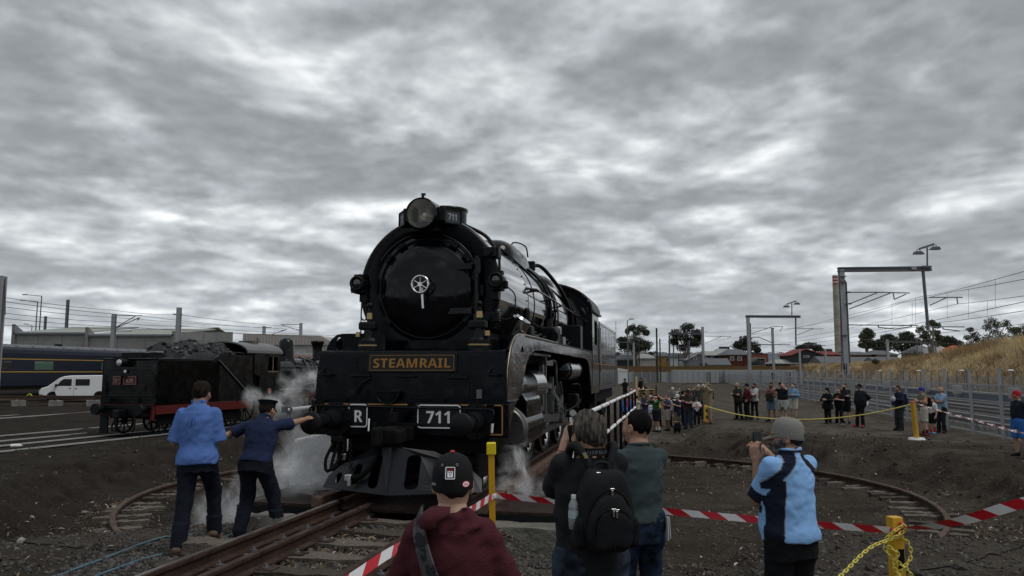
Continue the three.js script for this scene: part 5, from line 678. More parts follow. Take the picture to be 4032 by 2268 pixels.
// ---------- main line on the right: fence, tracks, trough wall ----------
{
  const fence = thing('security_fence', 'tall grey mesh security fence with square posts along the main line', 'fence', [O3.x, -0.6, O3.z], -F3);
  const P = (l, h, s) => V(l, h, -s), posts = []; for (let s = -8.6; s < 170; s += 2.62) posts.push(s);
  const pg = mg(box(0.085, 2.45, 0.085, 0, 1.1, 0)), cg = mg(box(0.1, 0.03, 0.1, 0, 2.34, 0));
  const c = document.createElement('canvas'); c.width = c.height = 128; { const x = c.getContext('2d'); x.fillStyle = '#000'; x.fillRect(0, 0, 128, 128); x.fillStyle = '#fff'; for (let i = 0; i < 8; i++) x.fillRect(i * 16, 0, 3.2, 128); for (let i = 0; i < 2; i++) x.fillRect(0, i * 64, 128, 4); }
  const at = new THREE.CanvasTexture(c); at.wrapS = at.wrapT = THREE.RepeatWrapping; at.repeat.set(3.0, 1.8);
  const mm = std(0.27, 0.28, 0.295, 0.5, 0.3, { alphaMap: at, transparent: true }), panel = mg(box(0.012, 1.72, 2.5, 0, 0, 0));
  posts.forEach((s, i) => {
    const m = new THREE.Mesh(pg, MAT.galv); m.name = 'post'; m.position.set(0, 0.05, -s); m.castShadow = m.receiveShadow = true; fence.add(m); const k = new THREE.Mesh(cg, MAT.galv); k.name = 'post_cap'; k.position.set(0, 0.0, 0); m.add(k);
    const q = new THREE.Mesh(panel, mm); q.name = 'mesh_panel'; q.position.set(0.05, 0.98, -s - 1.31); q.castShadow = true; fence.add(q);
  });
  mesh('top_rail', [beam(P(0.05, 1.84, -8.6), P(0.05, 1.84, 170), 0.03, 0.035), beam(P(0.05, 0.15, -8.6), P(0.05, 0.15, 170), 0.03, 0.035)], MAT.galv, fence);
  const f2 = thing('security_fence', 'second grey fence with hooked top spikes at the foot of the dry grass bank', 'fence', [O3.x, -0.6, O3.z], -F3);
  for (let s = 6; s < 190; s += 2.4) { const h = 2.35; mesh('post', [box(0.06, h, 0.06, 15.2, h / 2, -s), tube([V(15.2, h - 0.25, -s - 0.9), V(15.15, h + 0.05, -s - 0.85), V(15.0, h + 0.12, -s - 0.8)], 0.02, 6, 4), tube([V(15.2, h - 0.25, -s - 1.7), V(15.15, h + 0.05, -s - 1.65), V(15.0, h + 0.12, -s - 1.6)], 0.02, 6, 4)], MAT.galvDark, f2); }
  const q = new THREE.Mesh(mg(box(0.012, 1.5, 185, 15.2, 1.2, -98)), mm.clone()); q.material.alphaMap = at.clone(); q.material.alphaMap.repeat.set(1.2, 1.2); q.material.alphaMap.needsUpdate = true; q.name = 'mesh_panel'; f2.add(q);
  [['first', 'main line track nearest the security fence with bright worn rails', 3.2], ['second', 'middle main line track on grey ballast beyond the fence', 7.0], ['third', 'far main line track beside the blue trough wall', 10.8]].forEach(([, label, l]) => {
    const t = thing('railway_track', label, 'railway track', [O3.x, -0.55, O3.z], -F3);
    for (const e of [-0.8, 0.8]) { mesh('rail', [sweep(RAIL, [P(l + e, 0.16, -14), P(l + e, 0.16, 190)])], MAT.rust, t); mesh('running_surface', [sweep([[-0.0372, -0.036], [0.0372, -0.036], [0.0372, 0.003], [-0.0372, 0.003]], [P(l + e, 0.161, -14), P(l + e, 0.161, 190)])], MAT.railShine, t); }
    for (let s = -12; s < 70; s += 0.7) sleeper(t, P(l, -0.11, s), 0, 2.5, 0.2, 0.25, (s * 10 | 0) & 3, MAT.conc);
  });
  const wl_ = thing('cable_trough_wall', 'low blue wall with grey capping beside the main line', 'wall', [O3.x, -0.6, O3.z], -F3);
  mesh('wall', [box(0.25, 0.62, 170, 13.2, 0.3, -76)], std(0.075, 0.115, 0.21, 0.7, 0, { map: noise1 }), wl_); mesh('capping', [box(0.5, 0.08, 170, 13.2, 0.66, -76)], MAT.galv, wl_);
  [['equipment_cabinet', 'pale grey cabinet on the blue wall behind the bald person', 31], ['equipment_cabinet', 'pale grey cabinet on the blue wall near the person in the blue cap', 42], ['equipment_cabinet', 'grey cabinet on the blue wall behind the person with the bag', 50], ['equipment_cabinet', 'small far grey cabinet on the blue wall by the mast foot', 64]].forEach(([n, l, s]) => { const p = MW(12.8, -0.6, s), t = thing(n, l, 'cabinet', [p.x, -0.6, p.z], -F3); mesh('case', [rbox(0.5, 0.75, 0.8, 0.04, 0, 0.8, 0)], std(0.3, 0.31, 0.32, 0.6), t); mesh('stand', [box(0.3, 0.5, 0.5, 0, 0.25, 0)], MAT.galvDark, t); });
  for (let i = 0; i < 9; i++) { const s = [20, 27, 35, 45, 57, 72, 90, 112, 140][i], p = MW(14.4, -0.7, s), t = thing('path_light', 'short lamp post with white rounded head, ' + ['nearest on the right', 'second from the right edge', 'third from the right edge', 'fourth from the right', 'fifth from the right', 'sixth from the right', 'seventh from the right', 'eighth from the right', 'farthest of the row'][i] + ' along the bank', 'path light', [p.x, -0.75, p.z], -F3, 'path lights along the dry grass bank'); mesh('post', [cyl(V(0, 0, 0), V(0, 2.45, 0), 0.04, 0.04, 8)], MAT.galvDark, t); mesh('lamp_head', [ball(-0.18, 2.52, 0, 0.2, 1.2, 0.45, 0.7)], std(0.6, 0.61, 0.6, 0.4), t); }
  const om = MW(2.2, -0.6, 34), m2 = thing('marker_post', 'thin orange marker post behind the person in the blue jumper', 'marker post', [om.x, -0.6, om.z]); mesh('stake', [cyl(V(0, 0, 0), V(0, 1.05, 0), 0.075, 0.07, 10)], std(0.5, 0.1, 0.05, 0.6), m2); mesh('stake_cap', [ball(0, 1.05, 0, 0.07)], std(0.5, 0.1, 0.05, 0.6), m2);
}
// dry grass on the bank
{
  const r = rng(12), blade = (() => { const p = [], ix = []; for (let b = 0; b < 7; b++) { const a = b * 2.4, lx = Math.cos(a) * 0.12, lz = Math.sin(a) * 0.12, h = 0.3 + (b % 3) * 0.14, o = p.length / 3; p.push(lx - 0.022, 0, lz, lx + 0.022, 0, lz, lx * 2.6, h, lz * 2.6); ix.push(o, o + 1, o + 2); } const g = new THREE.BufferGeometry(); g.setAttribute('position', new THREE.Float32BufferAttribute(p, 3)); g.setIndex(ix); g.computeVertexNormals(); return g; })();
  const spots = []; for (let k = 0; k < 90000 && spots.length < 26000; k++) { const s = 12 + r() ** 1.3 * 170, l = 15.8 + r() * 26, p = MW(l, 0, s); if (fbm(p.x * 0.2, p.z * 0.2, 3) < -0.28) continue; spots.push(p); }
  const im = new THREE.InstancedMesh(blade, (() => { const m = std(1, 1, 1, 0.9); m.name = 'dry_grass'; return m; })(), spots.length);
  spots.forEach((p, i) => { const f = fbm(p.x * 0.16 + 4, p.z * 0.16, 3), v = 0.75 + r() * 0.6; im.setMatrixAt(i, M4(p.x, ground(p.x, p.z, 0) - 0.03, p.z, 0, r() * 6.28, 0, 0.8 + r() * 0.9)); im.setColorAt(i, f < -0.05 ? C(0.30 * v, 0.215 * v, 0.12 * v) : C(0.50 * v, 0.40 * v, 0.235 * v)); });
  im.name = 'dry_grass'; tag(im, 'dry straw coloured grass covering the bank beyond the main line', 'grass', null, 'stuff'); im.castShadow = im.receiveShadow = true; scene.add(im);
  // green weeds on the pit banks
  const ws = []; for (let k = 0; k < 4000 && ws.length < 420; k++) { const a = r() * 6.28, d = 11.5 + r() * 5, x = PC.x + Math.sin(a) * d, z = PC.z + Math.cos(a) * d; if (z > -9 || fbm(x * 0.7, z * 0.7 + 5, 3) < 0.18) continue; ws.push(V(x, ground(x, z), z)); }
  const iw = new THREE.InstancedMesh(blade, (() => { const m = std(1, 1, 1, 0.9); m.name = 'weed'; return m; })(), ws.length); ws.forEach((p, i) => { iw.setMatrixAt(i, M4(p.x, p.y - 0.01, p.z, 0, r() * 6.28, 0, 0.15 + r() * 0.25)); iw.setColorAt(i, C(0.09, 0.095, 0.05)); }); iw.name = 'weeds'; tag(iw, 'small dry weeds on the edges of the turntable pit', 'weeds', null, 'stuff'); scene.add(iw);
}
// ---------- overhead line portals ----------
function portal(d, g, label, group) {
  const p = AT(g.col[0], g.col[1], d), y0 = Math.min(ground(p.x, p.z, 0), 0.5) - 0.4, t = thing('catenary_portal', label, 'catenary mast', [p.x, y0, p.z], 0, group), Q = (x, y, dz = 0) => AT(x, y, d).sub(t.position).add(V(0, 0, dz)), px = d / 3030, w = g.w * px;
  const H = p.y - y0; mesh('column', [box(w, H, w * 0.2, 0, H / 2, w * 0.4), box(w, H, w * 0.2, 0, H / 2, -w * 0.4), box(w * 0.35, H, w * 0.7, 0, H / 2, 0)], MAT.galv, t); mesh('footing', [box(w * 1.9, 1.6, w * 1.9, 0, AT(g.col[0], g.foot || 1500, d).y - y0 - 0.8, 0)], MAT.conc, t);
  if (g.beam) { const a = Q(g.beam[0], g.beam[1]), b = Q(g.beam[2], g.beam[3]), hgt = g.bh * px; mesh('beam', [beam(a, b, 0.3, hgt * 0.35), beam(a.clone().add(V(0, hgt * 0.36, 0)), b.clone().add(V(0, hgt * 0.36, 0)), 0.5, hgt * 0.25), beam(a.clone().add(V(0, -hgt * 0.36, 0)), b.clone().add(V(0, -hgt * 0.36, 0)), 0.5, hgt * 0.25)], MAT.galvDark, t); }
  (g.drops || []).forEach(([x0, a, x1, b, ww]) => mesh('drop_tube', [cyl(Q(x0, a), Q(x1, b), ww * px / 2, ww * px / 2, 10)], MAT.galvDark, t));
  (g.arms || []).forEach((a) => { const q = a.map(([x, y]) => Q(x, y, 0.3)); for (let i = 0; i < q.length - 1; i++) mesh('cantilever', [cyl(q[i], q[i + 1], g.tw || 0.05, g.tw || 0.05, 7)], MAT.galvDark, t); });
  (g.boxes || []).forEach(([x, y, ww, hh, m, n]) => mesh(n || 'bracket', [box(ww * px, hh * px, 0.4, ...Q(x, y, 0.25).toArray())], m || MAT.galvDark, t));
  if (g.lights) { const [x, y0_, y1, s] = g.lights; mesh('light_pole', [cyl(Q(x, y0_), Q(x, y1), 3.2 * s * px, 3.2 * s * px, 8)], MAT.galvDark, t); mesh('light_crossbar', [beam(Q(x - 31 * s, y1 + 5 * s), Q(x + 27 * s, y1 - 14 * s), 0.14, 0.18)], MAT.galvDark, t); for (const [dx, dy, e] of [[-34, 22, -1], [30, 4, 1]]) { const c = Q(x + dx * s, y1 + dy * s), f = mesh('floodlight', [extr([[-0.45, -0.1], [0.45, -0.1], [0.32, 0.16], [-0.2, 0.16]].map(([a, b]) => [a * 35 * s * px / 0.8 * e, b * 35 * s * px / 0.8]), 0.5).translate(c.x, c.y, c.z - 0.25)], MAT.galvDark, t); mesh('bracket', [new THREE.TorusGeometry(7 * s * px, 0.035, 6, 12).translate(c.x, c.y + 9 * s * px, c.z)], MAT.galvDark, f); } }
  return t;
}
const numT = canvasTex(64, 256, (c, w, h) => { c.fillStyle = '#0c1020'; c.fillRect(0, 0, w, h); c.fillStyle = '#c8ccd2'; c.font = 'bold 54px sans-serif'; c.textAlign = 'center'; ['4', '1', '6', '9'].forEach((s, i) => c.fillText(s, w / 2, 52 + i * 62)); });
{
  const t = portal(70, { col: [3312, 1062], w: 19, foot: 1476, beam: [3300, 1062, 3665, 1058], bh: 19, drops: [[3634, 1062, 3655, 1300, 12], [3331, 1110, 3346, 1430, 7], [3306, 1090, 3314, 1470, 3]], arms: [[[3341, 1152], [3450, 1152], [3575, 1155]], [[3341, 1197], [3450, 1153]], [[3338, 1218], [3508, 1152]], [[3510, 1152], [3515, 1180], [3560, 1160]], [[3334, 1280], [3470, 1281], [3608, 1282]], [[3452, 1282], [3453, 1290], [3520, 1296], [3582, 1287], [3582, 1281]], [[3652, 1172], [3720, 1172], [3782, 1172]], [[3655, 1203], [3720, 1173]], [[3760, 1173], [3764, 1198]], [[3655, 1287], [3790, 1288]], [[3705, 1288], [3706, 1296], [3772, 1304]]], boxes: [[3590, 1058, 18, 12, MAT.galv, 'junction_box'], [3640, 1052, 30, 8], [3312, 1090, 24, 4], [3312, 1113, 24, 4], [3335, 1197, 22, 5], [3335, 1152, 14, 5], [3318, 1320, 28, 4], [3312, 1108, 22, 5]], lights: [3651, 1050, 975, 1] }, 'nearest tall catenary portal with floodlights on top, right of the chimney');
  const q = AT(3330, 1452, 69.7).sub(t.position), [g, m] = plate(0.24, 0.92, M4(q.x, q.y, q.z), numT, 0.5); const b = mesh('number_sign', [box(0.26, 0.94, 0.03, q.x, q.y, q.z - 0.02)], MAT.blackSatin, t); mesh('lettering', g, m, b, true);
  portal(130, { col: [2945, 1250], w: 11, foot: 1470, beam: [2936, 1246, 3151, 1247], bh: 10, drops: [[3133, 1252, 3134, 1360, 6], [2955, 1273, 2957, 1405, 4]], arms: [[[2958, 1314], [3040, 1286], [3080, 1287], [3068, 1305]], [[2958, 1292], [3045, 1292]], [[3136, 1320], [3195, 1296], [3240, 1295]], [[3136, 1295], [3200, 1294]], [[3137, 1358], [3247, 1360]], [[2960, 1357], [3108, 1358]]], lights: [3118, 1242, 1194, 0.62] }, 'middle distance catenary portal with floodlights left of the chimney');
  portal(105, { col: [3041, 1291], w: 8, foot: 1500, arms: [[[3038, 1350], [2985, 1328], [2960, 1328]], [[3046, 1293], [3036, 1294]], [[2970, 1356], [3108, 1358]]], boxes: [[3041, 1482, 9, 26, MAT.blackSatin, 'black_band']], tw: 0.055 }, 'slim grey catenary mast with a black painted base');
  portal(190, { col: [2766, 1287], w: 9, foot: 1470, beam: [2632, 1313, 2766, 1313], bh: 8, drops: [[2636, 1320, 2636, 1470, 7], [2714, 1340, 2714, 1470, 6], [2652, 1360, 2652, 1470, 5]], arms: [[[2776, 1352], [2840, 1325], [2878, 1325], [2862, 1334]], [[2776, 1324], [2850, 1325]], [[2640, 1365], [2760, 1369]], [[2775, 1305], [2785, 1308]]], boxes: [[2763, 1447, 6, 26, std(0.05, 0.01, 0.01, 0.6), 'signal_head'], [2780, 1442, 6, 26, std(0.05, 0.01, 0.01, 0.6), 'signal_head'], [2640, 1313, 5, 12], [2672, 1308, 4, 8], [2700, 1307, 4, 8], [2730, 1307, 4, 8], [2652, 1305, 4, 8]] }, 'far catenary gantry with a red backed signal in front of the round trees');
  portal(200, { col: [2495, 1349], w: 7, foot: 1470, beam: [2428, 1347, 2498, 1347], bh: 5 }, 'low grey catenary gantry just right of the big engine tender');
  portal(150, { col: [3493, 1337], w: 9, foot: 1470, beam: [3490, 1344, 3676, 1350], bh: 6, drops: [[3674, 1290, 3676, 1420, 8], [3684, 1345, 3686, 1425, 5], [3610, 1330, 3612, 1385, 5]], arms: [[[3500, 1372], [3518, 1346]], [[3660, 1372], [3640, 1350]]] }, 'low grey gantry in front of the dark trees on the right');
  mast(2585, 1292, 160, 0.30, 'dark brown pole standing right of the big engine tender', [], MAT.pole, 'utility_pole'); mast(2598, 1333, 165, 0.24, 'thin dark pole with a side arm beside the taller brown pole', [[[2600, 1340], [2640, 1338]]], MAT.pole, 'utility_pole'); mast(2515, 1343, 190, 0.28, 'short slim brown pole left of the dark brown pole', [], MAT.pole, 'utility_pole'); mast(2672, 1390, 200, 0.2, 'short dark pole in front of the yellow house', [], MAT.pole, 'utility_pole'); mast(3148, 1375, 140, 0.3, 'short grey post in front of the black barn house', [], MAT.galv, 'utility_pole'); mast(3249, 1374, 140, 0.3, 'short grey post between the barn house and the red roof', [], MAT.galv, 'utility_pole');
  streetLamp(2470, 1262, 150, 2488, 'tall slim street lamp just right of the big engine tender');
}
const wr = (label, pts, sag, r = 0.02) => tag(wire('overhead_wire', pts.map((a) => AT(...a)), sag, r), label, 'wire', 'overhead wires over the main line');
[['uppermost wire rising to the right edge of the picture', [[4300, 990, 34], [3730, 1150, 66], [3640, 1165, 70], [3330, 1243, 100], [3100, 1300, 135], [2800, 1365, 230]]], ['second overhead wire rising to the right beside the near portal', [[4300, 1045, 34], [3735, 1152, 66], [3560, 1190, 72], [3345, 1253, 100], [2960, 1318, 130], [2790, 1345, 190]]], ['overhead wire meeting the right bracket of the near portal', [[4300, 1125, 34], [3765, 1198, 68], [3345, 1292, 100], [3140, 1330, 130]]], ['contact wire of the right hand main line track', [[4300, 1130, 32], [3560, 1283, 72], [3345, 1312, 100], [2960, 1370, 130]]], ['overhead wire below the drop tube of the near portal', [[4300, 1180, 32], [3690, 1272, 70], [3520, 1300, 72], [3100, 1366, 130]]], ['lowest overhead wire in front of the trees on the right', [[4300, 1238, 32], [3772, 1304, 70], [3560, 1322, 85], [3000, 1390, 150]]], ['far wire between the distant gantry and the tender', [[2640, 1318, 190], [2776, 1310, 190], [3130, 1292, 131]]]].forEach(([l, p], i) => wr(l, p, 0.06, 0.018));
{ const a = []; for (const [x, y0, y1, d] of [[3919, 1097, 1210, 55], [3814, 1140, 1255, 63], [3730, 1153, 1254, 66], [3888, 1188, 1240, 56], [3605, 1172, 1278, 70], [3592, 1188, 1275, 71], [3512, 1190, 1277, 73]]) a.push(cyl(AT(x, y0, d), AT(x, y1, d), 0.012, 0.012, 4)); const m = mesh('dropper_wires', a, MAT.wire); tag(m, 'thin vertical droppers between the overhead wires on the right', 'wire', null, 'stuff'); }
// ---------- chimney stack ----------
{
  const p = AT(3288, 1084, 520), b = AT(3300, 1400, 520), k = 520 / 3030, t = thing('chimney_stack', 'tall slim concrete chimney with red and white bands at its top', 'chimney', [p.x, 0, p.z]), H = p.y, R = (y) => mix(14, 10.5, y / H) * k;
  mesh('shaft', [lathe([[R(0), 0], [R(H * 0.5), H * 0.5], [R(H - 38 * k), H - 38 * k]], 28)], std(0.30, 0.29, 0.265, 0.9, 0, { map: rep(T.conc, 0.05) }), t); mesh('crown', [lathe([[R(H), H - 5 * k], [R(H) * 0.95, H], [R(H) * 0.7, H], [R(H) * 0.7, H - 4 * k]], 28)], std(0.32, 0.31, 0.28, 0.9), t);
  [0, 1, 2, 3, 4].forEach((i) => { const y = H - (38 - i * 6.6) * k; mesh('painted_band', [lathe([[R(y), y], [R(y + 6.6 * k), y + 6.6 * k]], 28)], i % 2 ? std(0.42, 0.39, 0.37, 0.8) : std(0.27, 0.07, 0.06, 0.8), t); });
}
// ---------- houses, timber fence ----------
const HM = { dark: std(0.035, 0.037, 0.042, 0.7), cream: std(0.42, 0.40, 0.36, 0.8), white: std(0.55, 0.56, 0.57, 0.7), yellow: std(0.42, 0.24, 0.08, 0.8), brick: std(0.17, 0.055, 0.04, 0.9, 0, { map: noise1 }), redclad: std(0.20, 0.065, 0.05, 0.8), grey: std(0.17, 0.175, 0.18, 0.8), pale: std(0.32, 0.33, 0.34, 0.7), blue: std(0.36, 0.42, 0.5, 0.7), roofG: std(0.125, 0.13, 0.138, 0.7, 0, { bumpMap: rep(T.corr, 0.3), bumpScale: 0.06 }), roofL: std(0.30, 0.30, 0.29, 0.7, 0, { bumpMap: rep(T.corr, 0.3), bumpScale: 0.06 }), roofD: std(0.05, 0.05, 0.055, 0.7), roofR: std(0.20, 0.05, 0.05, 0.8, 0, { bumpMap: rep(T.corr, 0.3), bumpScale: 0.06 }), roofO: std(0.40, 0.125, 0.055, 0.85, 0, { bumpMap: rep(T.corr, 0.3), bumpScale: 0.06 }) };
function house(label, x0, x1, yr, ye, d, wall, roof, o = {}) {       // pixel columns, ridge and eaves rows, distance
  const a = AT(x0, 1463, d), b = AT(x1, 1463, d), w = b.x - a.x, y0 = Math.min(1.2, AT(0, o.yb || 1450, d).y), he = AT(0, ye, d).y - y0, hr = AT(0, yr, d).y - y0, dp = o.dp || 9, t = thing('house', label, 'house', [(a.x + b.x) / 2, y0, -d]);
  mesh('wall', [box(w * 0.97, he, dp, 0, he / 2, -dp / 2)], wall, t); const e = 0.35;
  const k = o.k ?? 0.3, zr = -dp / 2; let g;
  if (o.type === 'front') { mesh('wall', [extr([[-w * 0.485, he], [w * 0.485, he], [w * (o.off || 0), hr - 0.15]], dp).translate(0, 0, -dp)], wall, t); g = [[-1, o.off || 0], [1, o.off || 0]].map(([s, of]) => extr([[s * (w / 2 + e), he - 0.1], [s * (w / 2 + e), he + 0.12], [w * of, hr + 0.15], [w * of, hr - 0.06]], dp + 0.8).translate(0, 0, -dp - 0.4)); }
  else if (o.type === 'flat') g = [box(w * 1.02, Math.max(0.25, hr - he), dp * 1.02, 0, (hr + he) / 2, -dp / 2)];
  else { const hx = w / 2 + e, i = o.type === 'gable' ? hx : hx * (1 - k * 2), p = [[-hx, he, e], [hx, he, e], [hx, he, -dp - e], [-hx, he, -dp - e], [-i, hr, zr], [i, hr, zr], [-hx, he - 0.2, e], [hx, he - 0.2, e], [hx, he - 0.2, -dp - e], [-hx, he - 0.2, -dp - e]], f = [[0, 1, 5], [0, 5, 4], [1, 2, 5], [2, 3, 4], [2, 4, 5], [3, 0, 4], [6, 7, 1], [6, 1, 0], [7, 8, 2], [7, 2, 1], [9, 6, 0], [9, 0, 3], [6, 8, 7], [6, 9, 8]]; const ge = new THREE.BufferGeometry(); ge.setAttribute('position', new THREE.Float32BufferAttribute(f.flat().flatMap((q) => p[q]), 3)); ge.computeVertexNormals(); g = [ge]; }
  const rf = mesh('roof', g, roof, t); if (o.vent) mesh('roof_unit', [box(o.vent, 0.9, 0.9, w * 0.1, hr + 0.1, zr)], HM.roofD, rf); if (o.chim) mesh('chimney', [box(0.7, 1.6, 0.7, w * o.chim, hr, zr)], HM.brick, rf);
  (o.win || []).forEach(([u, v, ww, hh]) => { const wm = mesh('window', [box(ww * d / 3030, hh * d / 3030, 0.08, (u - (x0 + x1) / 2) * d / 3030, AT(0, v, d).y - y0, 0.02)], HM.white, t); mesh('pane', [box((ww - 3) * d / 3030, (hh - 3) * d / 3030, 0.08, (u - (x0 + x1) / 2) * d / 3030, AT(0, v, d).y - y0, 0.05)], MAT.glassDark, wm); });
  return t;
}
house('low dark grey shed house beside the engine tender', 2432, 2506, 1403, 1416, 205, HM.dark, HM.roofG, { type: 'gable' });
house('pale house with a light hipped roof behind the brown pole', 2516, 2584, 1392, 1410, 212, HM.cream, HM.roofL, { win: [[2540, 1416, 14, 7], [2560, 1416, 14, 7]] });
house('grey roofed house far behind the pale house', 2450, 2560, 1383, 1400, 250, HM.grey, HM.roofG, { chim: 0.2 });
house('yellow fronted house with a grey roof behind the gantry', 2588, 2640, 1385, 1403, 212, HM.yellow, HM.roofG, { win: [[2626, 1418, 10, 16]] });
house('white garage wing with grey hipped roof behind the gantry', 2640, 2702, 1388, 1406, 210, HM.white, HM.roofG, { win: [[2680, 1418, 22, 8]] });
house('grey gabled house left of the dark terrace', 2708, 2796, 1393, 1418, 205, HM.grey, HM.roofL, { type: 'front', off: 0.02, win: [[2738, 1410, 14, 14]] });
house('dark terrace with two small white windows', 2782, 2868, 1381, 1398, 220, HM.dark, HM.roofL, { type: 'gable', win: [[2806, 1407, 13, 6], [2836, 1407, 13, 6]] });
house('grey roofed shed in front of the dark terrace', 2782, 2874, 1410, 1436, 195, HM.grey, HM.roofG, { type: 'gable', dp: 6 });
house('house with steep pale roof and dark roof unit behind the terrace', 2825, 2900, 1370, 1388, 240, HM.pale, HM.roofL, { vent: 3.2 });
house('red brick house with grey hipped roof behind the portal', 2862, 2958, 1373, 1396, 210, HM.brick, HM.roofG, { win: [[2884, 1412, 16, 16], [2914, 1412, 18, 16]] });
house('boxy red clad house with wide dark window', 2952, 3026, 1391, 1395, 212, HM.redclad, HM.roofD, { type: 'flat', win: [[2970, 1424, 34, 30], [3000, 1424, 30, 28]] });
house('pale blue flat roofed house beside the red clad house', 3026, 3088, 1391, 1394, 214, HM.blue, HM.white, { type: 'flat', win: [[3056, 1418, 3, 40], [3070, 1418, 3, 40]] });
house('small outbuilding with a low pale hipped roof', 3060, 3140, 1414, 1430, 200, HM.dark, HM.roofL, { k: 0.2 });
house('black barn house with a dull red roof slope', 3118, 3246, 1375, 1400, 200, HM.dark, HM.roofR, { type: 'front', off: -0.04, win: [[3178, 1404, 22, 7]] });
house('house with a red tin roof right of the black barn', 3246, 3312, 1380, 1396, 210, HM.brick, HM.roofR, { vent: 2.6 });
house('long low grey roofed house behind the near portal column', 3240, 3372, 1402, 1428, 190, HM.grey, HM.roofG, { type: 'gable', dp: 8 });
house('wide grey roofed house with brick end under the dark trees', 3332, 3452, 1383, 1396, 215, HM.brick, HM.roofG);
house('grey roofed house with a white gable behind the grass', 3362, 3470, 1404, 1432, 185, HM.white, HM.roofG, { k: 0.12 });
house('grey hipped roof house in front of the dark trees', 3436, 3540, 1378, 1396, 215, HM.grey, HM.roofG); house('long grey metal roof behind the low gantry', 3462, 3568, 1404, 1432, 180, HM.grey, HM.roofG, { type: 'gable' });
house('tall grey gabled house right of the green bush', 3618, 3700, 1358, 1388, 205, HM.grey, HM.roofG, { k: 0.35 }); house('grey double gabled house left of the orange roof', 3680, 3768, 1354, 1390, 200, HM.grey, HM.roofL, { k: 0.4 }); house('house with an orange tiled roof behind the dry bank', 3758, 3862, 1358, 1388, 195, HM.dark, HM.roofO, { k: 0.35, vent: 1 });
house('small grey roofed house under the sparse trees', 2555, 2620, 1398, 1412, 235, HM.pale, HM.roofG);
{
  const t = thing('timber_fence', 'long brown timber paling fence in front of the houses', 'fence', [0, 0, 0]), wood = std(0.23, 0.15, 0.075, 0.9, 0, { map: rep(T.wood, 0.5) }), a = AT(2425, 1463, 182), b = AT(3210, 1463, 176), y = 1.6, n = 66;
  for (let i = 0; i < n; i++) { const p = a.clone().lerp(b, i / n), q = a.clone().lerp(b, (i + 1) / n); p.y = q.y = 2.25 + (i % 2) * 0.02; q.x -= 0.04; mesh('paling_panel', [beam(p, q, 0.05, 1.35)], wood, t); mesh('post', [box(0.12, 1.7, 0.14, p.x, 2.2, p.z + 0.08)], wood, t); }
  a.y = b.y = 2.2; mesh('rail', [beam(a.clone().setY(2.75), b.clone().setY(2.75), 0.12, 0.08)], wood, t);
  const g = thing('boundary_wall', 'grey concrete and mesh boundary wall below the timber fence', 'wall', [0, 0, 0]); for (let i = 0; i < 22; i++) { const p = AT(2425, 1463, 172), q = AT(3190, 1463, 166), u = p.clone().lerp(q, i / 22), v = p.clone().lerp(q, (i + 0.98) / 22); u.y = v.y = 0.35; mesh('wall_panel', [beam(u, v, 0.1, 2.5)], i % 4 === 1 ? HM.pale : HM.grey, g); mesh('post', [box(0.15, 2.7, 0.16, u.x, 0.4, u.z + 0.1)], MAT.galv, g); }
  [['white shipping container with faded marks behind the main line fence', 2850, 3], ['long white cabin behind the fence near the slim mast', 2975, 6.2], ['short white container at the right of the long white cabin', 3060, 3.2], ['white site cabin left of the other containers', 2735, 4.2]].forEach(([l, px, w], i) => { const p = AT(px, 1463, 150 - i), c = thing('container', l, 'container', [p.x, -0.45, p.z]), rib = []; for (let k = 0; k < 8; k++) rib.push(box(0.08, 2.2, 0.06, -w + (k + 0.5) * w / 4, 1.2, 1.23)); mesh('body', [rbox(w * 2, 2.45, 2.4, 0.06, 0, 1.22, 0)], std(0.30, 0.31, 0.32, 0.7), c); mesh('ribs', rib, HM.pale, c); mesh('door', [box(0.8, 1.9, 0.05, w * 0.55, 1.05, 1.235)], HM.grey, c); });
  const s = thing('equipment_cabinet', 'white cabinet with a sloping top by the engine tender', 'cabinet', AT(2452, 1463, 120).setY(-0.45).toArray()); mesh('case', [box(1.4, 1.9, 0.8, 0, 1.25, 0), extr([[-0.75, 2.2], [0.75, 2.2], [0.75, 2.4], [-0.75, 2.7]], 0.9).translate(0, 0, -0.45)], HM.white, s); mesh('stand', [box(0.9, 0.4, 0.5, 0, 0.15, 0)], HM.grey, s);
}
// ---------- trees and bushes ----------
const leafMat = (r, g, b) => { const m = phys(r, g, b, 0.75, 0, { vertexColors: true }); m.name = 'foliage'; return m; };
function crownGeo(clumps, size, n, seed) {            // small leaf faces scattered through each clump, with a dark heart
  const r = rng(seed), pos = [], col = [], nor = [];
  for (const [cx, cy, cz, rx, ry, rz, dens = 1] of clumps) for (let i = 0; i < n * dens; i++) {
    const a = r() * 6.283, u = r() * 2 - 1, q = Math.sqrt(1 - u * u), rad = Math.pow(r(), 0.38) * (0.82 + 0.3 * n3(Math.cos(a) * q * 2 + cx, u * 2 + cy, Math.sin(a) * q * 2 + seed)), x = cx + Math.cos(a) * q * rx * rad, y = cy + u * ry * rad, z = cz + Math.sin(a) * q * rz * rad;
    const s = size * (0.5 + r()), t = V(r() - 0.5, r() - 0.5, r() - 0.5).normalize(), b = V(r() - 0.5, r() - 0.5, r() - 0.5).cross(t).normalize(), v = 0.7 + r() * 0.6;
    pos.push(x - t.x * s, y - t.y * s, z - t.z * s, x + t.x * s, y + t.y * s, z + t.z * s, x + b.x * s * 0.9, y + b.y * s * 0.9, z + b.z * s * 0.9);
    for (let k = 0; k < 3; k++) col.push(v, v, v * 0.95);
  }
  const g = new THREE.BufferGeometry(); g.setAttribute('position', new THREE.Float32BufferAttribute(pos, 3)); g.setAttribute('color', new THREE.Float32BufferAttribute(col, 3)); g.computeVertexNormals(); return g;
}
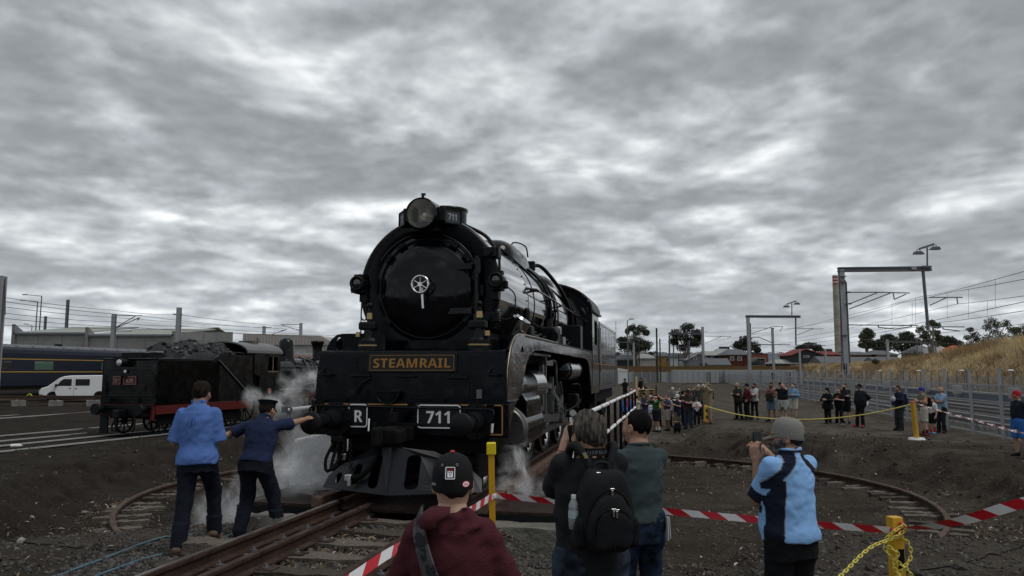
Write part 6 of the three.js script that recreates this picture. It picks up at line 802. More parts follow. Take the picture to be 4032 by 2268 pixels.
function tree(label, d, base, clumps, tone, o = {}) { // base [px, py]; clumps in pixels [px, py, rx, ry]
  const p = AT(base[0], base[1], d), t = thing(o.name || 'tree', label, o.cat || 'tree', [p.x, p.y, p.z]), k = d / 3030, r = rng(base[0]);
  const cl = clumps.map(([x, y, rx, ry, dn]) => { const q = AT(x, y, d).sub(p); return [q.x, q.y, (r() - 0.5) * rx * k, rx * 1.3 * k, ry * 1.3 * k, rx * k, dn || 1]; });
  mesh('crown', [crownGeo(cl, (o.leaf || 3.6) * k, (o.n || 260) * 2.4, base[0])], leafMat(...tone), t);
  if (!o.bush) { const low = p.y - 6, tr = [cyl(V(0, -4, 0), V(0, 3 * k, 0), 3.2 * k, 2.4 * k, 8)]; cl.forEach((c) => { tr.push(cyl(V(0, -2, 0), V(c[0] * 0.4, c[1] * 0.5, c[2] * 0.4), 2 * k, 1.3 * k, 6), cyl(V(c[0] * 0.4, c[1] * 0.5, c[2] * 0.4), V(c[0], c[1], c[2]), 1.4 * k, 0.7 * k, 6)); }); mesh('trunk', tr, std(0.16, 0.13, 0.10, 0.9), t); }
  return t;
}
const G1 = [0.030, 0.036, 0.020], G2 = [0.055, 0.062, 0.038], G3 = [0.075, 0.085, 0.05];
tree('loose crowned gum tree showing bare branches right of the tender', 215, [2505, 1385], [[2488, 1292, 18, 13], [2526, 1296, 24, 17], [2505, 1312, 14, 9, 0.5], [2545, 1310, 12, 12], [2470, 1305, 9, 10]], G2, { n: 230 });
tree('low dense round tree below the loose gum tree', 205, [2500, 1395], [[2450, 1345, 22, 20], [2500, 1345, 38, 24], [2540, 1358, 28, 20], [2470, 1365, 34, 20], [2520, 1372, 40, 14]], G1, { n: 420 });
tree('large gum tree with many round clumps behind the far gantry', 210, [2700, 1388], [[2705, 1292, 30, 20], [2660, 1315, 22, 18], [2740, 1315, 22, 18], [2690, 1330, 34, 18], [2720, 1345, 34, 16], [2655, 1345, 18, 14], [2735, 1352, 22, 14], [2695, 1368, 28, 14], [2750, 1330, 12, 12]], G1, { n: 330 });
tree('broad dark tree behind the middle portal column', 230, [2935, 1388], [[2935, 1340, 24, 17], [2910, 1360, 26, 16], [2960, 1362, 28, 18], [2935, 1370, 40, 12], [2980, 1378, 14, 10]], G1, { n: 380 });
tree('small rounded dark tree behind the black barn', 225, [3185, 1388], [[3185, 1362, 28, 12], [3150, 1375, 20, 12], [3215, 1372, 22, 12]], G1, { n: 380 });
tree('pale airy gum tree just right of the near portal column', 230, [3412, 1385], [[3410, 1305, 20, 12], [3428, 1318, 18, 16], [3395, 1325, 16, 14], [3412, 1342, 28, 14], [3400, 1360, 20, 12], [3432, 1362, 18, 12]], G3, { n: 240 });
tree('dark spreading tree left part of the dense clump', 225, [3480, 1388], [[3500, 1330, 32, 16], [3465, 1352, 26, 18], [3510, 1356, 40, 20], [3470, 1372, 34, 14]], G1, { n: 430 });
tree('dark spreading tree right part of the dense clump', 222, [3570, 1388], [[3570, 1322, 30, 16], [3555, 1345, 34, 20], [3600, 1350, 28, 20], [3570, 1372, 44, 14]], G1, { n: 430 });
tree('tall airy gum tree behind the drop tube of the near portal', 190, [3662, 1385], [[3665, 1272, 18, 12], [3688, 1282, 18, 12], [3632, 1300, 24, 15], [3680, 1310, 24, 12], [3700, 1330, 16, 12], [3640, 1325, 20, 12], [3660, 1345, 24, 12], [3690, 1352, 20, 12]], G2, { n: 200 });
tree('dark round tree right of the tall airy gum', 215, [3740, 1388], [[3735, 1336, 30, 14], [3765, 1356, 24, 18], [3730, 1360, 34, 16]], G1, { n: 420 });
tree('sparse gum tree with thin branches above the bank left half', 150, [3830, 1390], [[3822, 1298, 14, 10], [3835, 1318, 18, 12], [3812, 1330, 16, 12], [3850, 1335, 14, 10], [3830, 1352, 26, 12]], G2, { n: 150, leaf: 2.8 });
tree('tallest sparse gum tree above the dry bank', 150, [3915, 1375], [[3905, 1265, 24, 14], [3930, 1280, 18, 16], [3890, 1288, 18, 14], [3960, 1275, 18, 16], [3975, 1300, 16, 14], [3915, 1308, 28, 14], [3950, 1325, 28, 14], [3890, 1330, 26, 14], [3870, 1345, 30, 12], [3930, 1350, 36, 12]], G2, { n: 170, leaf: 2.8 });
tree('leafy tree at the right edge above the dry bank', 140, [4020, 1345], [[4000, 1300, 18, 14], [4030, 1298, 22, 18], [4010, 1325, 30, 16], [4050, 1320, 24, 20]], G3, { n: 260, leaf: 3 });
tree('low green hedge line of shrubs at the top of the bank', 150, [3830, 1385], [[3810, 1368, 26, 14], [3850, 1370, 28, 12], [3900, 1362, 34, 10], [3790, 1378, 16, 8]], G2, { bush: 1, name: 'shrub', cat: 'shrub', n: 240 });
tree('feathery green bush standing on the dry bank crest', 110, [3612, 1432], [[3605, 1400, 36, 22], [3580, 1412, 26, 18], [3640, 1412, 26, 16]], [0.07, 0.078, 0.04], { bush: 1, name: 'bush', cat: 'bush', n: 420, leaf: 2.2 });
tree('small dark bush alone on the dry bank', 110, [3450, 1437], [[3450, 1424, 15, 10]], G2, { bush: 1, name: 'bush', cat: 'bush', n: 380, leaf: 2 });
{ const cl = [], rr = rng(77); for (let px = 2425; px < 3360; px += 17) cl.push([px, 1393 + rr() * 10, 14 + rr() * 12, 5 + rr() * 9]); const o = tree('distant band of dark trees behind the houses', 290, [2900, 1420], cl, [0.035, 0.04, 0.026], { bush: 1, name: 'treeline', cat: 'trees', n: 60, leaf: 4 }); o.userData.kind = 'stuff'; }
tree('yellowish tree top showing above the warehouse', 150, [840, 1325], [[845, 1300, 24, 11], [800, 1305, 26, 7], [865, 1308, 16, 8]], [0.10, 0.09, 0.04], { n: 300 });
// ---------- people: one smooth body each, clothes over it ----------
const len = Math.hypot;
function smin(a, b, k) { const h = Math.max(k - Math.abs(a - b), 0) / k; return Math.min(a, b) - h * h * k * 0.25; }
function caps(p, a, b, r1, r2) { const bx = b.x - a.x, by = b.y - a.y, bz = b.z - a.z, px = p.x - a.x, py = p.y - a.y, pz = p.z - a.z, t = Math.max(0, Math.min(1, (px * bx + py * by + pz * bz) / (bx * bx + by * by + bz * bz + 1e-9))); return len(px - bx * t, py - by * t, pz - bz * t) - (r1 + (r2 - r1) * t); }
function elli(p, c, r) { const x = (p.x - c.x) / r.x, y = (p.y - c.y) / r.y, z = (p.z - c.z) / r.z, k = len(x, y, z); return (k - 1) * Math.min(r.x, r.y, r.z) * (k > 1 ? 1.15 : 1); }
// surface nets over a box: f(p) < 0 inside
function nets(f, lo, hi, c, colorOf) {
  const nx = Math.ceil((hi.x - lo.x) / c) + 2, ny = Math.ceil((hi.y - lo.y) / c) + 2, nz = Math.ceil((hi.z - lo.z) / c) + 2, val = new Float32Array(nx * ny * nz), p = V(0, 0, 0);
  let q = 0; for (let k = 0; k < nz; k++) for (let j = 0; j < ny; j++) for (let i = 0; i < nx; i++) { p.set(lo.x + (i - 0.5) * c, lo.y + (j - 0.5) * c, lo.z + (k - 0.5) * c); val[q++] = i === 0 || j === 0 || k === 0 || i === nx - 1 || j === ny - 1 || k === nz - 1 ? 1 : f(p); }
  const id = new Int32Array(nx * ny * nz).fill(-1), pos = [], idx = [], sy = nx, sz = nx * ny, off = [0, 1, sy, sy + 1, sz, sz + 1, sz + sy, sz + sy + 1], E = [[0, 1], [2, 3], [4, 5], [6, 7], [0, 2], [1, 3], [4, 6], [5, 7], [0, 4], [1, 5], [2, 6], [3, 7]];
  for (let k = 0; k < nz - 1; k++) for (let j = 0; j < ny - 1; j++) for (let i = 0; i < nx - 1; i++) {
    const b = i + j * sy + k * sz; let m = 0; for (let e = 0; e < 8; e++) if (val[b + off[e]] < 0) m |= 1 << e; if (m === 0 || m === 255) continue;
    let x = 0, y = 0, z = 0, n = 0; for (const [a, d] of E) { const va = val[b + off[a]], vd = val[b + off[d]]; if ((va < 0) === (vd < 0)) continue; const t = va / (va - vd); x += (a & 1) + ((d & 1) - (a & 1)) * t; y += (a >> 1 & 1) + ((d >> 1 & 1) - (a >> 1 & 1)) * t; z += (a >> 2) + ((d >> 2) - (a >> 2)) * t; n++; }
    id[b] = pos.length / 3; pos.push(lo.x + (i - 0.5 + x / n) * c, lo.y + (j - 0.5 + y / n) * c, lo.z + (k - 0.5 + z / n) * c);
  }
  const quad = (a, b, d, e, flip) => flip ? idx.push(a, b, d, a, d, e) : idx.push(a, d, b, a, e, d);
  for (let k = 1; k < nz - 1; k++) for (let j = 1; j < ny - 1; j++) for (let i = 1; i < nx - 1; i++) {
    const b = i + j * sy + k * sz, v = val[b] < 0;
    if (v !== (val[b + 1] < 0)) quad(id[b], id[b - sy], id[b - sy - sz], id[b - sz], !v);
    if (v !== (val[b + sy] < 0)) quad(id[b], id[b - sz], id[b - sz - 1], id[b - 1], !v);
    if (v !== (val[b + sz] < 0)) quad(id[b], id[b - 1], id[b - 1 - sy], id[b - sy], !v);
  }
  const g = new THREE.BufferGeometry(); g.setAttribute('position', new THREE.Float32BufferAttribute(pos, 3)); g.setIndex(idx); g.computeVertexNormals();
  const uv = [], col = []; for (let i = 0; i < pos.length; i += 3) { uv.push(pos[i] * 0.9 + pos[i + 2] * 0.45, pos[i + 1]); if (colorOf) { p.set(pos[i], pos[i + 1], pos[i + 2]); col.push(...colorOf(p)); } }
  g.setAttribute('uv', new THREE.Float32BufferAttribute(uv, 2)); if (colorOf) g.setAttribute('color', new THREE.Float32BufferAttribute(col, 3));
  return g;
}
// a hand: wrist at the origin, fingers along +y, palm towards +z, thumb at +x; curl per finger
const handCache = {};
function handGeo(curl, spread, cell, pinch) {
  const key = [curl, spread, cell, pinch].join(); if (handCache[key]) return handCache[key];
  const seg = []; const F = [[0.030, 0.088, 0.068, 0.0095], [0.010, 0.093, 0.076, 0.0098], [-0.011, 0.089, 0.071, 0.0093], [-0.030, 0.080, 0.056, 0.0085]];
  F.forEach(([x, y, L, r], i) => { let a = V(x, y, 0), t = 0; const c = curl * (pinch && i === 0 ? 0.65 : 1) * (0.9 + i * 0.06), dx = (x / 0.03) * spread * 0.35; [0.45, 0.32, 0.23].forEach((f, k) => { t += c * [0.75, 0.95, 0.7][k]; const b = V(a.x + dx * L * f, a.y + Math.cos(t) * L * f, a.z + Math.sin(t) * L * f); seg.push([a, b, r * (1 - k * 0.08), r * (0.94 - k * 0.08)]); a = b; }); });
  { const a = V(0.026, 0.022, 0.004), b = V(0.050, 0.050, 0.012 + curl * 0.014), d = V(0.056 - curl * 0.014, 0.080 - curl * 0.006, 0.016 + curl * 0.030); seg.push([a, b, 0.0155, 0.0115], [b, d, 0.0112, 0.009]); }
  const f = (p) => { let d = smin(caps(p, V(0, -0.05, 0), V(0, 0.01, 0), 0.027, 0.026), elli(p, V(0, 0.05, 0.001), V(0.043, 0.052, 0.0165)), 0.02); for (const [a, b, r1, r2] of seg) d = smin(d, caps(p, a, b, r1, r2), 0.006); return d; };
  return handCache[key] = nets(f, V(-0.07, -0.05, -0.04), V(0.085, 0.185, 0.1), cell);
}
// a head: centre at the origin, face towards +z, about 0.23 high
function headF(p, o) {
  let d = elli(p, V(0, 0.025, -0.012), V(0.078, 0.096, 0.098));
  d = smin(d, elli(p, V(0, -0.035, 0.022), V(0.06, 0.075, 0.068)), 0.05);           // face and jaw
  d = smin(d, elli(p, V(0, -0.088, 0.062), V(0.026, 0.02, 0.022)), 0.035);            // chin
  d = smin(d, caps(p, V(0, 0.012, 0.086), V(0, -0.028, 0.108), 0.010, 0.0145), 0.018);    // nose
  d = smin(d, caps(p, V(-0.036, 0.026, 0.078), V(0.036, 0.026, 0.078), 0.012, 0.012), 0.02);  // brow
  for (const e of [-1, 1]) { d = Math.max(d, -(elli(p, V(e * 0.031, 0.004, 0.096), V(0.017, 0.011, 0.016)))); d = smin(d, elli(p, V(e * 0.031, 0.004, 0.076), V(0.0135, 0.0125, 0.0125)), 0.004); const q = V(p.x - e * 0.081, p.y + 0.004, p.z + 0.006); let ear = elli(q, V(0, 0, 0), V(0.013, 0.033, 0.021)); ear = Math.max(ear, -elli(q, V(e * 0.012, 0.002, 0.004), V(0.008, 0.02, 0.012))); d = smin(d, ear, 0.008); d = smin(d, elli(p, V(e * 0.048, -0.022, 0.058), V(0.022, 0.02, 0.022)), 0.03); }
  d = smin(d, elli(p, V(0, -0.051, 0.083), V(0.024, 0.0065, 0.012)), 0.006); d = smin(d, elli(p, V(0, -0.062, 0.081), V(0.021, 0.007, 0.012)), 0.006); d = Math.max(d, -elli(p, V(0, -0.0565, 0.097), V(0.024, 0.0018, 0.008)));
  if (o.neck) d = smin(d, caps(p, V(0, -0.06, -0.02), V(0, -0.16, -0.038), 0.056, 0.06), 0.03);
  return d;
}
const skinTone = (p, s) => { const eye = Math.abs(Math.abs(p.x) - 0.031) < 0.008 && Math.abs(p.y - 0.004) < 0.008 && p.z > 0.07, brow = Math.abs(p.y - 0.027) < 0.006 && Math.abs(Math.abs(p.x) - 0.033) < 0.02 && p.z > 0.06, lip = Math.abs(p.y + 0.057) < 0.012 && Math.abs(p.x) < 0.024 && p.z > 0.08; return eye ? [0.03, 0.025, 0.022] : brow ? [s[0] * 0.3, s[1] * 0.27, s[2] * 0.26] : lip ? [s[0] * 0.85, s[1] * 0.62, s[2] * 0.6] : s; };
const headCache = {};
function headGeo(s, cell, neck) { const k = [s, cell, neck].join(); return headCache[k] ??= nets((p) => headF(p, { neck }), V(-0.11, -0.2, -0.13), V(0.11, 0.14, 0.14), cell, (p) => skinTone(p, s)); }
// hair styles as shells over the head
function hairGeo(style, cell, seed) {
  const k = ['hair', style, cell, seed].join(); if (headCache[k]) return headCache[k];
  const f = (p) => {
    const n = n3(p.x * 26, p.y * 13 + seed, p.z * 26) * (style === 'full' ? 0.009 : 0.0055) + n3(p.x * 70, p.y * 24, p.z * 70) * (style === 'full' ? 0.007 : 0.0035);
    let d = Math.max(elli(p, V(0, 0.032, -0.018), V(0.088, 0.104, 0.104)) - n, 0);
    d = elli(p, V(0, 0.03, -0.017), style === 'short' ? V(0.084, 0.102, 0.104) : style === 'crop' ? V(0.081, 0.0985, 0.1015) : V(0.089, 0.107, 0.110)) - n;
    if (style === 'long') d = smin(d, caps(p, V(0, 0.0, -0.05), V(0, -0.2, -0.07), 0.085, 0.05), 0.05) - n;
    const face = V(p.x, p.y, p.z), cut = style === 'long' ? Math.max(-(p.z - 0.028 - (p.y > 0.05 ? (p.y - 0.05) * 1.3 : 0)), -0.24 - p.y) : 0;
    if (style === 'long') return Math.max(d, p.z - 0.045 - Math.max(0, p.y - 0.03) * 0.9);
    const line = p.z > 0.02 ? 0.058 : mix(style === 'crop' ? -0.055 : -0.075, 0.02, sstep(-0.03, 0.03, p.z)); // low at the nape, high on the brow, above the ears
    let cutY = line - p.y; if (Math.abs(p.x) > 0.06 && p.z > -0.03 && p.z < 0.02) cutY = Math.max(cutY, -0.012 - p.y);
    d = Math.max(d, cutY); d = Math.max(d, p.z - 0.062 - Math.max(0, p.y - 0.07) * 0.8);
    if (style === 'fringe') d = Math.max(d, -(elli(p, V(0, 0.14, -0.02), V(0.07, 0.065, 0.085))));
    return d;
  };
  return headCache[k] = nets(f, V(-0.12, style === 'long' ? -0.26 : -0.12, -0.16), V(0.12, 0.16, 0.12), cell);
}
function strands(style, seed, n, L, w) {                 // fine locks lying on the hair shell
  const g = hairGeo(style, 0.0055, seed), p = g.attributes.position, N = g.attributes.normal, r = rng(seed + 7), pos = [], idx = [];
  for (let k = 0; k < n; k++) { const i = Math.floor(r() * p.count), nx = N.getX(i), ny = N.getY(i), nz = N.getZ(i); if (ny < -0.5) continue; const x = p.getX(i), y = p.getY(i), z = p.getZ(i); const dn = V(0, -1, -0.15 + (r() - 0.5) * 0.5).addScaledVector(V(nx, ny, nz), 0).add(V((r() - 0.5) * 0.7, 0, (r() - 0.5) * 0.7)), nn = V(nx, ny, nz); dn.addScaledVector(nn, -dn.dot(nn) + 0.2 + r() * 0.35).normalize(); const s = V().crossVectors(dn, nn).normalize().multiplyScalar(w * (0.5 + r())), l = L * (0.5 + r()), b = pos.length / 3; pos.push(x - s.x, y - s.y, z - s.z, x + s.x, y + s.y, z + s.z, x + dn.x * l, y + dn.y * l, z + dn.z * l); idx.push(b, b + 1, b + 2); }
  const o = new THREE.BufferGeometry(); o.setAttribute('position', new THREE.Float32BufferAttribute(pos, 3)); o.setIndex(idx); o.computeVertexNormals(); return o;
}
function beardGeo(cell) { return headCache['beard' + cell] ??= nets((p) => Math.max(Math.min(headF(p, {}) - 0.007 - n3(p.x * 60, p.y * 60, p.z * 60) * 0.004, 9), p.y + 0.050 + (Math.abs(p.x) < 0.028 ? -0.012 * sstep(0.028, 0.02, Math.abs(p.x)) : -0.045 * sstep(0.05, 0.08, Math.abs(p.x))), -(p.z - 0.005), -elli(p, V(0, -0.057, 0.11), V(0.02, 0.006, 0.03))), V(-0.1, -0.14, -0.03), V(0.1, 0.02, 0.13), cell); }
const hatParts = {
  cap: (peak = 1) => [lathe([[0.001, 0.134], [0.04, 0.131], [0.07, 0.114], [0.088, 0.085], [0.0955, 0.052], [0.098, 0.02], [0.0985, -0.008], [0.093, -0.01]], 30).applyMatrix4(M4(0, 0.006, -0.012, -0.13, 0, 0, [0.92, 1, 1.12])), extr((() => { const a = []; for (let i = 0; i <= 14; i++) { const q = Math.PI * i / 14; a.push([Math.cos(q) * 0.078, 0.045 + Math.sin(q) * 0.115]); } a.push([-0.07, 0.02]); for (let i = 1; i < 8; i++) { const q = Math.PI - Math.PI * i / 8; a.push([Math.cos(q) * 0.07, 0.02 + Math.sin(q) * 0.055]); } a.push([0.07, 0.02]); return a; })(), 0.009).applyMatrix4(M4(0, 0.036, 0.0, Math.PI / 2 + 0.30))],
  brim: () => [lathe([[0.001, 0.165], [0.05, 0.16], [0.075, 0.13], [0.092, 0.075], [0.098, 0.04], [0.15, 0.03], [0.205, 0.035], [0.206, 0.041], [0.15, 0.038], [0.1, 0.05]], 30).applyMatrix4(M4(0, 0, -0.012, -0.05, 0, 0, [0.93, 1, 1.1]))],
  bucket: () => [lathe([[0.001, 0.155], [0.07, 0.15], [0.085, 0.1], [0.094, 0.055], [0.14, 0.02], [0.142, 0.026], [0.1, 0.062]], 28).applyMatrix4(M4(0, 0, -0.012, 0, 0, 0, [0.93, 1, 1.08]))],
  beanie: () => [lathe([[0.001, 0.158], [0.04, 0.152], [0.075, 0.12], [0.093, 0.07], [0.097, 0.03], [0.099, 0.0], [0.094, -0.002]], 28).applyMatrix4(M4(0, 0, -0.014, -0.12, 0, 0, [0.9, 1, 1.1]))],
  driver: () => [lathe([[0.001, 0.128], [0.06, 0.128], [0.118, 0.122], [0.124, 0.112], [0.1, 0.09], [0.0965, 0.06], [0.0965, 0.03], [0.092, 0.028]], 32).applyMatrix4(M4(0, 0, -0.012, -0.02, 0, 0, [0.92, 1, 1.1])), extr((() => { const a = []; for (let i = 0; i <= 12; i++) { const q = Math.PI * i / 12; a.push([Math.cos(q) * 0.078, 0.05 + Math.sin(q) * 0.085]); } a.push([-0.07, 0.02], [0.07, 0.02]); return a; })(), 0.006).applyMatrix4(M4(0, 0.036, 0.0, Math.PI / 2 + 0.35))],
};
function ik(a, t, l1, l2, hint) { const d = V().subVectors(t, a); let L = d.length(); if (L > (l1 + l2) * 0.998) { d.multiplyScalar((l1 + l2) * 0.998 / L); L = d.length(); } const n = d.clone().normalize(), x = (l1 * l1 - l2 * l2 + L * L) / (2 * L), h = Math.sqrt(Math.max(0, l1 * l1 - x * x)), u = hint.clone().addScaledVector(n, -hint.dot(n)).normalize(); return [a.clone().addScaledVector(n, x).addScaledVector(u, h), a.clone().add(d)]; }
const clothMats = {};
function fabric(c, o = {}) { const k = c.join() + (o.key || ''); return clothMats[k] ??= (() => { const m = phys(o.vc ? 1 : c[0], o.vc ? 1 : c[1], o.vc ? 1 : c[2], o.rough ?? 0.92, 0, { specularIntensity: 0.25, bumpMap: cloth4, bumpScale: 0.002, vertexColors: !!o.vc, map: o.map || null }); m.name = 'fabric'; return m; })(); }
const SKIN = { a: [0.40, 0.235, 0.165], b: [0.34, 0.19, 0.125], c: [0.24, 0.125, 0.08], d: [0.45, 0.28, 0.205] };
const skinM = (() => { const m = phys(1, 1, 1, 0.6, 0, { vertexColors: true }); m.name = 'skin'; return m; })(), hairMats = {};
const hairMat = (c) => hairMats[c.join()] ??= (() => { const m = std(c[0] * 1.25, c[1] * 1.25, c[2] * 1.25, 0.7, 0, { bumpMap: rep(T.fine, 9, 2), bumpScale: 0.012, map: rep(T.noise, 11, 2.2) }); m.name = 'hair'; return m; })();
const POSE = {       // wrist targets and elbow hints in torso axes (pelvis origin), left hand first
  down: [[[0.27, -0.10, 0.06], [0.5, 0, -1]], [[-0.27, -0.10, 0.06], [-0.5, 0, -1]]],
  crossed: [[[-0.13, 0.26, 0.19], [1, -0.8, 0.1]], [[0.13, 0.22, 0.21], [-1, -0.8, 0.1]]],
  camera: [[[0.075, 0.62, 0.21], [1, -1, 0.2]], [[-0.075, 0.62, 0.21], [-1, -1, 0.2]]],
  phone: [[[0.06, 0.42, 0.36], [0.6, -1, 0]], [[-0.07, 0.40, 0.34], [-0.6, -1, 0]]],
  low: [[[0.07, 0.22, 0.26], [0.8, -0.8, -0.3]], [[-0.07, 0.21, 0.26], [-0.8, -0.8, -0.3]]],
  pocket: [[[0.22, 0.0, 0.09], [1, 0, -0.7]], [[-0.22, 0.0, 0.09], [-1, 0, -0.7]]],
  back: [[[0.06, 0.06, -0.17], [1, -0.1, -0.6]], [[-0.06, 0.04, -0.17], [-1, -0.1, -0.6]]],
  hip: [[[0.20, 0.05, 0.08], [1, 0, -0.2]], [[-0.24, -0.08, 0.05], [-0.5, 0, -1]]],
  one: [[[0.10, 0.27, 0.24], [1, -0.8, 0]], [[-0.27, -0.10, 0.06], [-0.5, 0, -1]]],
};
function person(o) {
  const k = (o.h || 1.75) / 1.75, g = o.g || 1, fg = !!o.fg, cell = o.cell || (fg ? 0.013 : 0.026), cs = o.ccell || (fg ? 0.0125 : 0.026);
  const t = thing('person', o.label, 'person', o.at, o.yaw || 0, o.group), S = o.skin || SKIN.a;
  t.scale.setScalar(k); t.updateMatrixWorld(true);
  const inv = t.matrixWorld.clone().invert(), toLocal = (w) => V(...w).applyMatrix4(inv);
  const drop = o.drop || 0, pel = V(o.px || 0, 0.93 - drop, o.pz || 0), rot = new THREE.Euler(o.lean || 0, o.twist || 0, o.tilt || 0, 'YXZ'), MX = new THREE.Matrix4().makeRotationFromEuler(rot).setPosition(pel), MI = MX.clone().invert();
  const TL = (x, y, z) => V(x, y, z).applyMatrix4(MX), sw = 0.168 * (0.6 + 0.4 * g) * (o.sw || 1), sh = [TL(sw, 0.43 + (o.shUp || 0), -0.012), TL(-sw, 0.43 + (o.shUp || 0), -0.012)], neckB = TL(0, 0.50, -0.02), headC = TL(o.hx || 0, 0.626 + (o.hy || 0), 0.015 + (o.hz || 0));
  const hip = [TL(0.085, -0.02, 0), TL(-0.085, -0.02, 0)], feet = o.feet || [[0.11, 0.0, 0, 0.15], [-0.11, 0.0, 0, -0.15]];   // x, z, raise, toe-out
  const ank = feet.map((f) => V(f[0], 0.085 + (f[2] || 0), f[1])), knee = ank.map((a, i) => ik(hip[i], a, 0.42, 0.41, V(0.05 * (i ? -1 : 1), 0, 1))[0]);
  const pose = typeof o.arms === 'string' || !o.arms ? POSE[o.arms || 'down'] : o.arms, elb = [], wri = [];
  pose.forEach((q, i) => { const c = q.w ? toLocal(q.w) : TL(...q[0]); const hint = q.w ? V(...q.hint) : V(...q[1]).transformDirection(MX); const [e, w] = ik(sh[i], c, 0.29, 0.265, hint); elb.push(e); wri.push(w); });
  const lv = [[-0.14, 0.165, 0.112, -0.012], [-0.02, 0.176, 0.122, -0.01], [0.10, 0.155 * (0.4 + 0.6 * g), 0.112, 0.004], [0.24, 0.168, 0.122, 0.0], [0.35, 0.172, 0.120, -0.008], [0.42, 0.160, 0.100, -0.014], [0.465, 0.125, 0.082, -0.018], [0.505, 0.078, 0.066, -0.02], [0.54, 0.055, 0.055, -0.018]];
  const q = V(0, 0, 0);
  const torso = (p, ex, y0, y1) => { q.copy(p).applyMatrix4(MI); const y = Math.max(-0.14, Math.min(0.54, q.y)); let i = 0; while (i < lv.length - 2 && y > lv[i + 1][0]) i++; const a = lv[i], b = lv[i + 1]; let s = (y - a[0]) / (b[0] - a[0]); s = s * s * (3 - 2 * s); const bel = Math.exp(-(((y - 0.1) / 0.13) ** 2)) * (o.belly || 0), w = mix(a[1], b[1], s) * (y < 0.4 ? g : 1) + ex + bel * 0.5, d = mix(a[2], b[2], s) * (0.5 + 0.5 * g) + ex + bel, z = mix(a[3], b[3], s) + bel * 0.5; const r = (len(q.x / w, (q.z - z) / d) - 1) * Math.min(w, d); return Math.max(r, y0 - q.y, q.y - y1); };
  const arm = (p, i, r) => smin(caps(p, sh[i], elb[i], 0.047 * r, 0.040 * r), caps(p, elb[i], wri[i], 0.041 * r, 0.027 * r), 0.02);
  const leg = (p, i, r, e = 0) => smin(caps(p, hip[i], knee[i], 0.088 * r + e, 0.058 * r + e), caps(p, knee[i], ank[i], 0.060 * r + e, 0.04 * r + e), 0.03);
  // body
  const bodyF = (p) => { let d = torso(p, -0.006, -0.13, 0.53); d = smin(d, caps(p, neckB, headC, 0.06, 0.055), 0.04); for (let i = 0; i < 2; i++) { d = smin(d, arm(p, i, 1), 0.035); d = smin(d, leg(p, i, 0.97), 0.03); d = smin(d, caps(p, V(feet[i][0], 0.05 + (feet[i][2] || 0), feet[i][1] - 0.03), V(feet[i][0] + Math.sin(feet[i][3] || 0) * 0.13, 0.04, feet[i][1] + 0.12), 0.035, 0.03), 0.02); } return d; };
  const all = [...sh, ...elb, ...wri, ...knee, ...ank, headC], lo = V(1e3, 1e3, 1e3), hi = V(-1e3, -1e3, -1e3); all.forEach((v) => { lo.min(v); hi.max(v); }); lo.subScalar(0.2); hi.addScalar(0.2); lo.y = 0; 
  const parts = [nets(bodyF, lo, hi, cell, () => S)];
  const hm = new THREE.Matrix4().makeRotationFromEuler(new THREE.Euler(o.hpitch || 0, o.hyaw || 0, o.hroll || 0, 'YXZ')).premultiply(new THREE.Matrix4().extractRotation(MX)); if (o.headUp) hm.makeRotationFromEuler(new THREE.Euler(o.hpitch || 0, o.hyaw || 0, o.hroll || 0, 'YXZ')); hm.setPosition(headC);
  parts.push(headGeo(S, fg ? 0.0042 : 0.0085, fg).clone().applyMatrix4(hm));
  for (let i = 0; i < 2; i++) {
    const hd = (o.hands && o.hands[i]) || {}, y = hd.dir ? V(...hd.dir).normalize() : V().subVectors(wri[i], elb[i]).normalize(); let z = hd.palm ? V(...hd.palm) : V(i ? 1 : -1, 0, -0.3); z.addScaledVector(y, -z.dot(y)).normalize(); const x = V().crossVectors(y, z), m = new THREE.Matrix4().makeBasis(x, y, z).setPosition(wri[i]);
    const right = x.clone(); let hg = handGeo(hd.curl ?? 0.5, hd.spread ?? 0.2, fg ? 0.0042 : 0.0075, hd.pinch).clone(); if (hd.flip ?? (i === 0)) { hg.applyMatrix4(new THREE.Matrix4().makeScale(-1, 1, 1)); const ix = hg.index.array; for (let n = 0; n < ix.length; n += 3) { const s = ix[n]; ix[n] = ix[n + 1]; ix[n + 1] = s; } hg.computeVertexNormals(); }
    hg.applyMatrix4(m); hg.setAttribute('color', new THREE.Float32BufferAttribute(Array.from({ length: hg.attributes.position.count }, () => S).flat(), 3)); parts.push(hg);
  }
  parts.forEach((p) => { for (const n of Object.keys(p.attributes)) if (!['position', 'normal', 'uv', 'color'].includes(n)) p.deleteAttribute(n); });
  mesh('body', mergeGeometries(parts), skinM, t, true);
  // trousers or shorts
  const U = o.top || { c: [0.1, 0.1, 0.1] }, T_ = o.legs || { c: [0.02, 0.022, 0.03] }, shorts = T_.short, fold = (p, a, s) => a * (n3(p.x * 7 + p.y * 5 + s, p.y * 13 + p.x * 11 - p.z * 6, p.z * 7) * 0.55 - Math.abs(n3(p.x * 10 - p.y * 9 + s, p.y * 20 + p.x * 15, p.z * 10)) * 0.6 + n3(p.x * 24 + s, p.y * 38 - p.z * 14, p.z * 20) * 0.2);
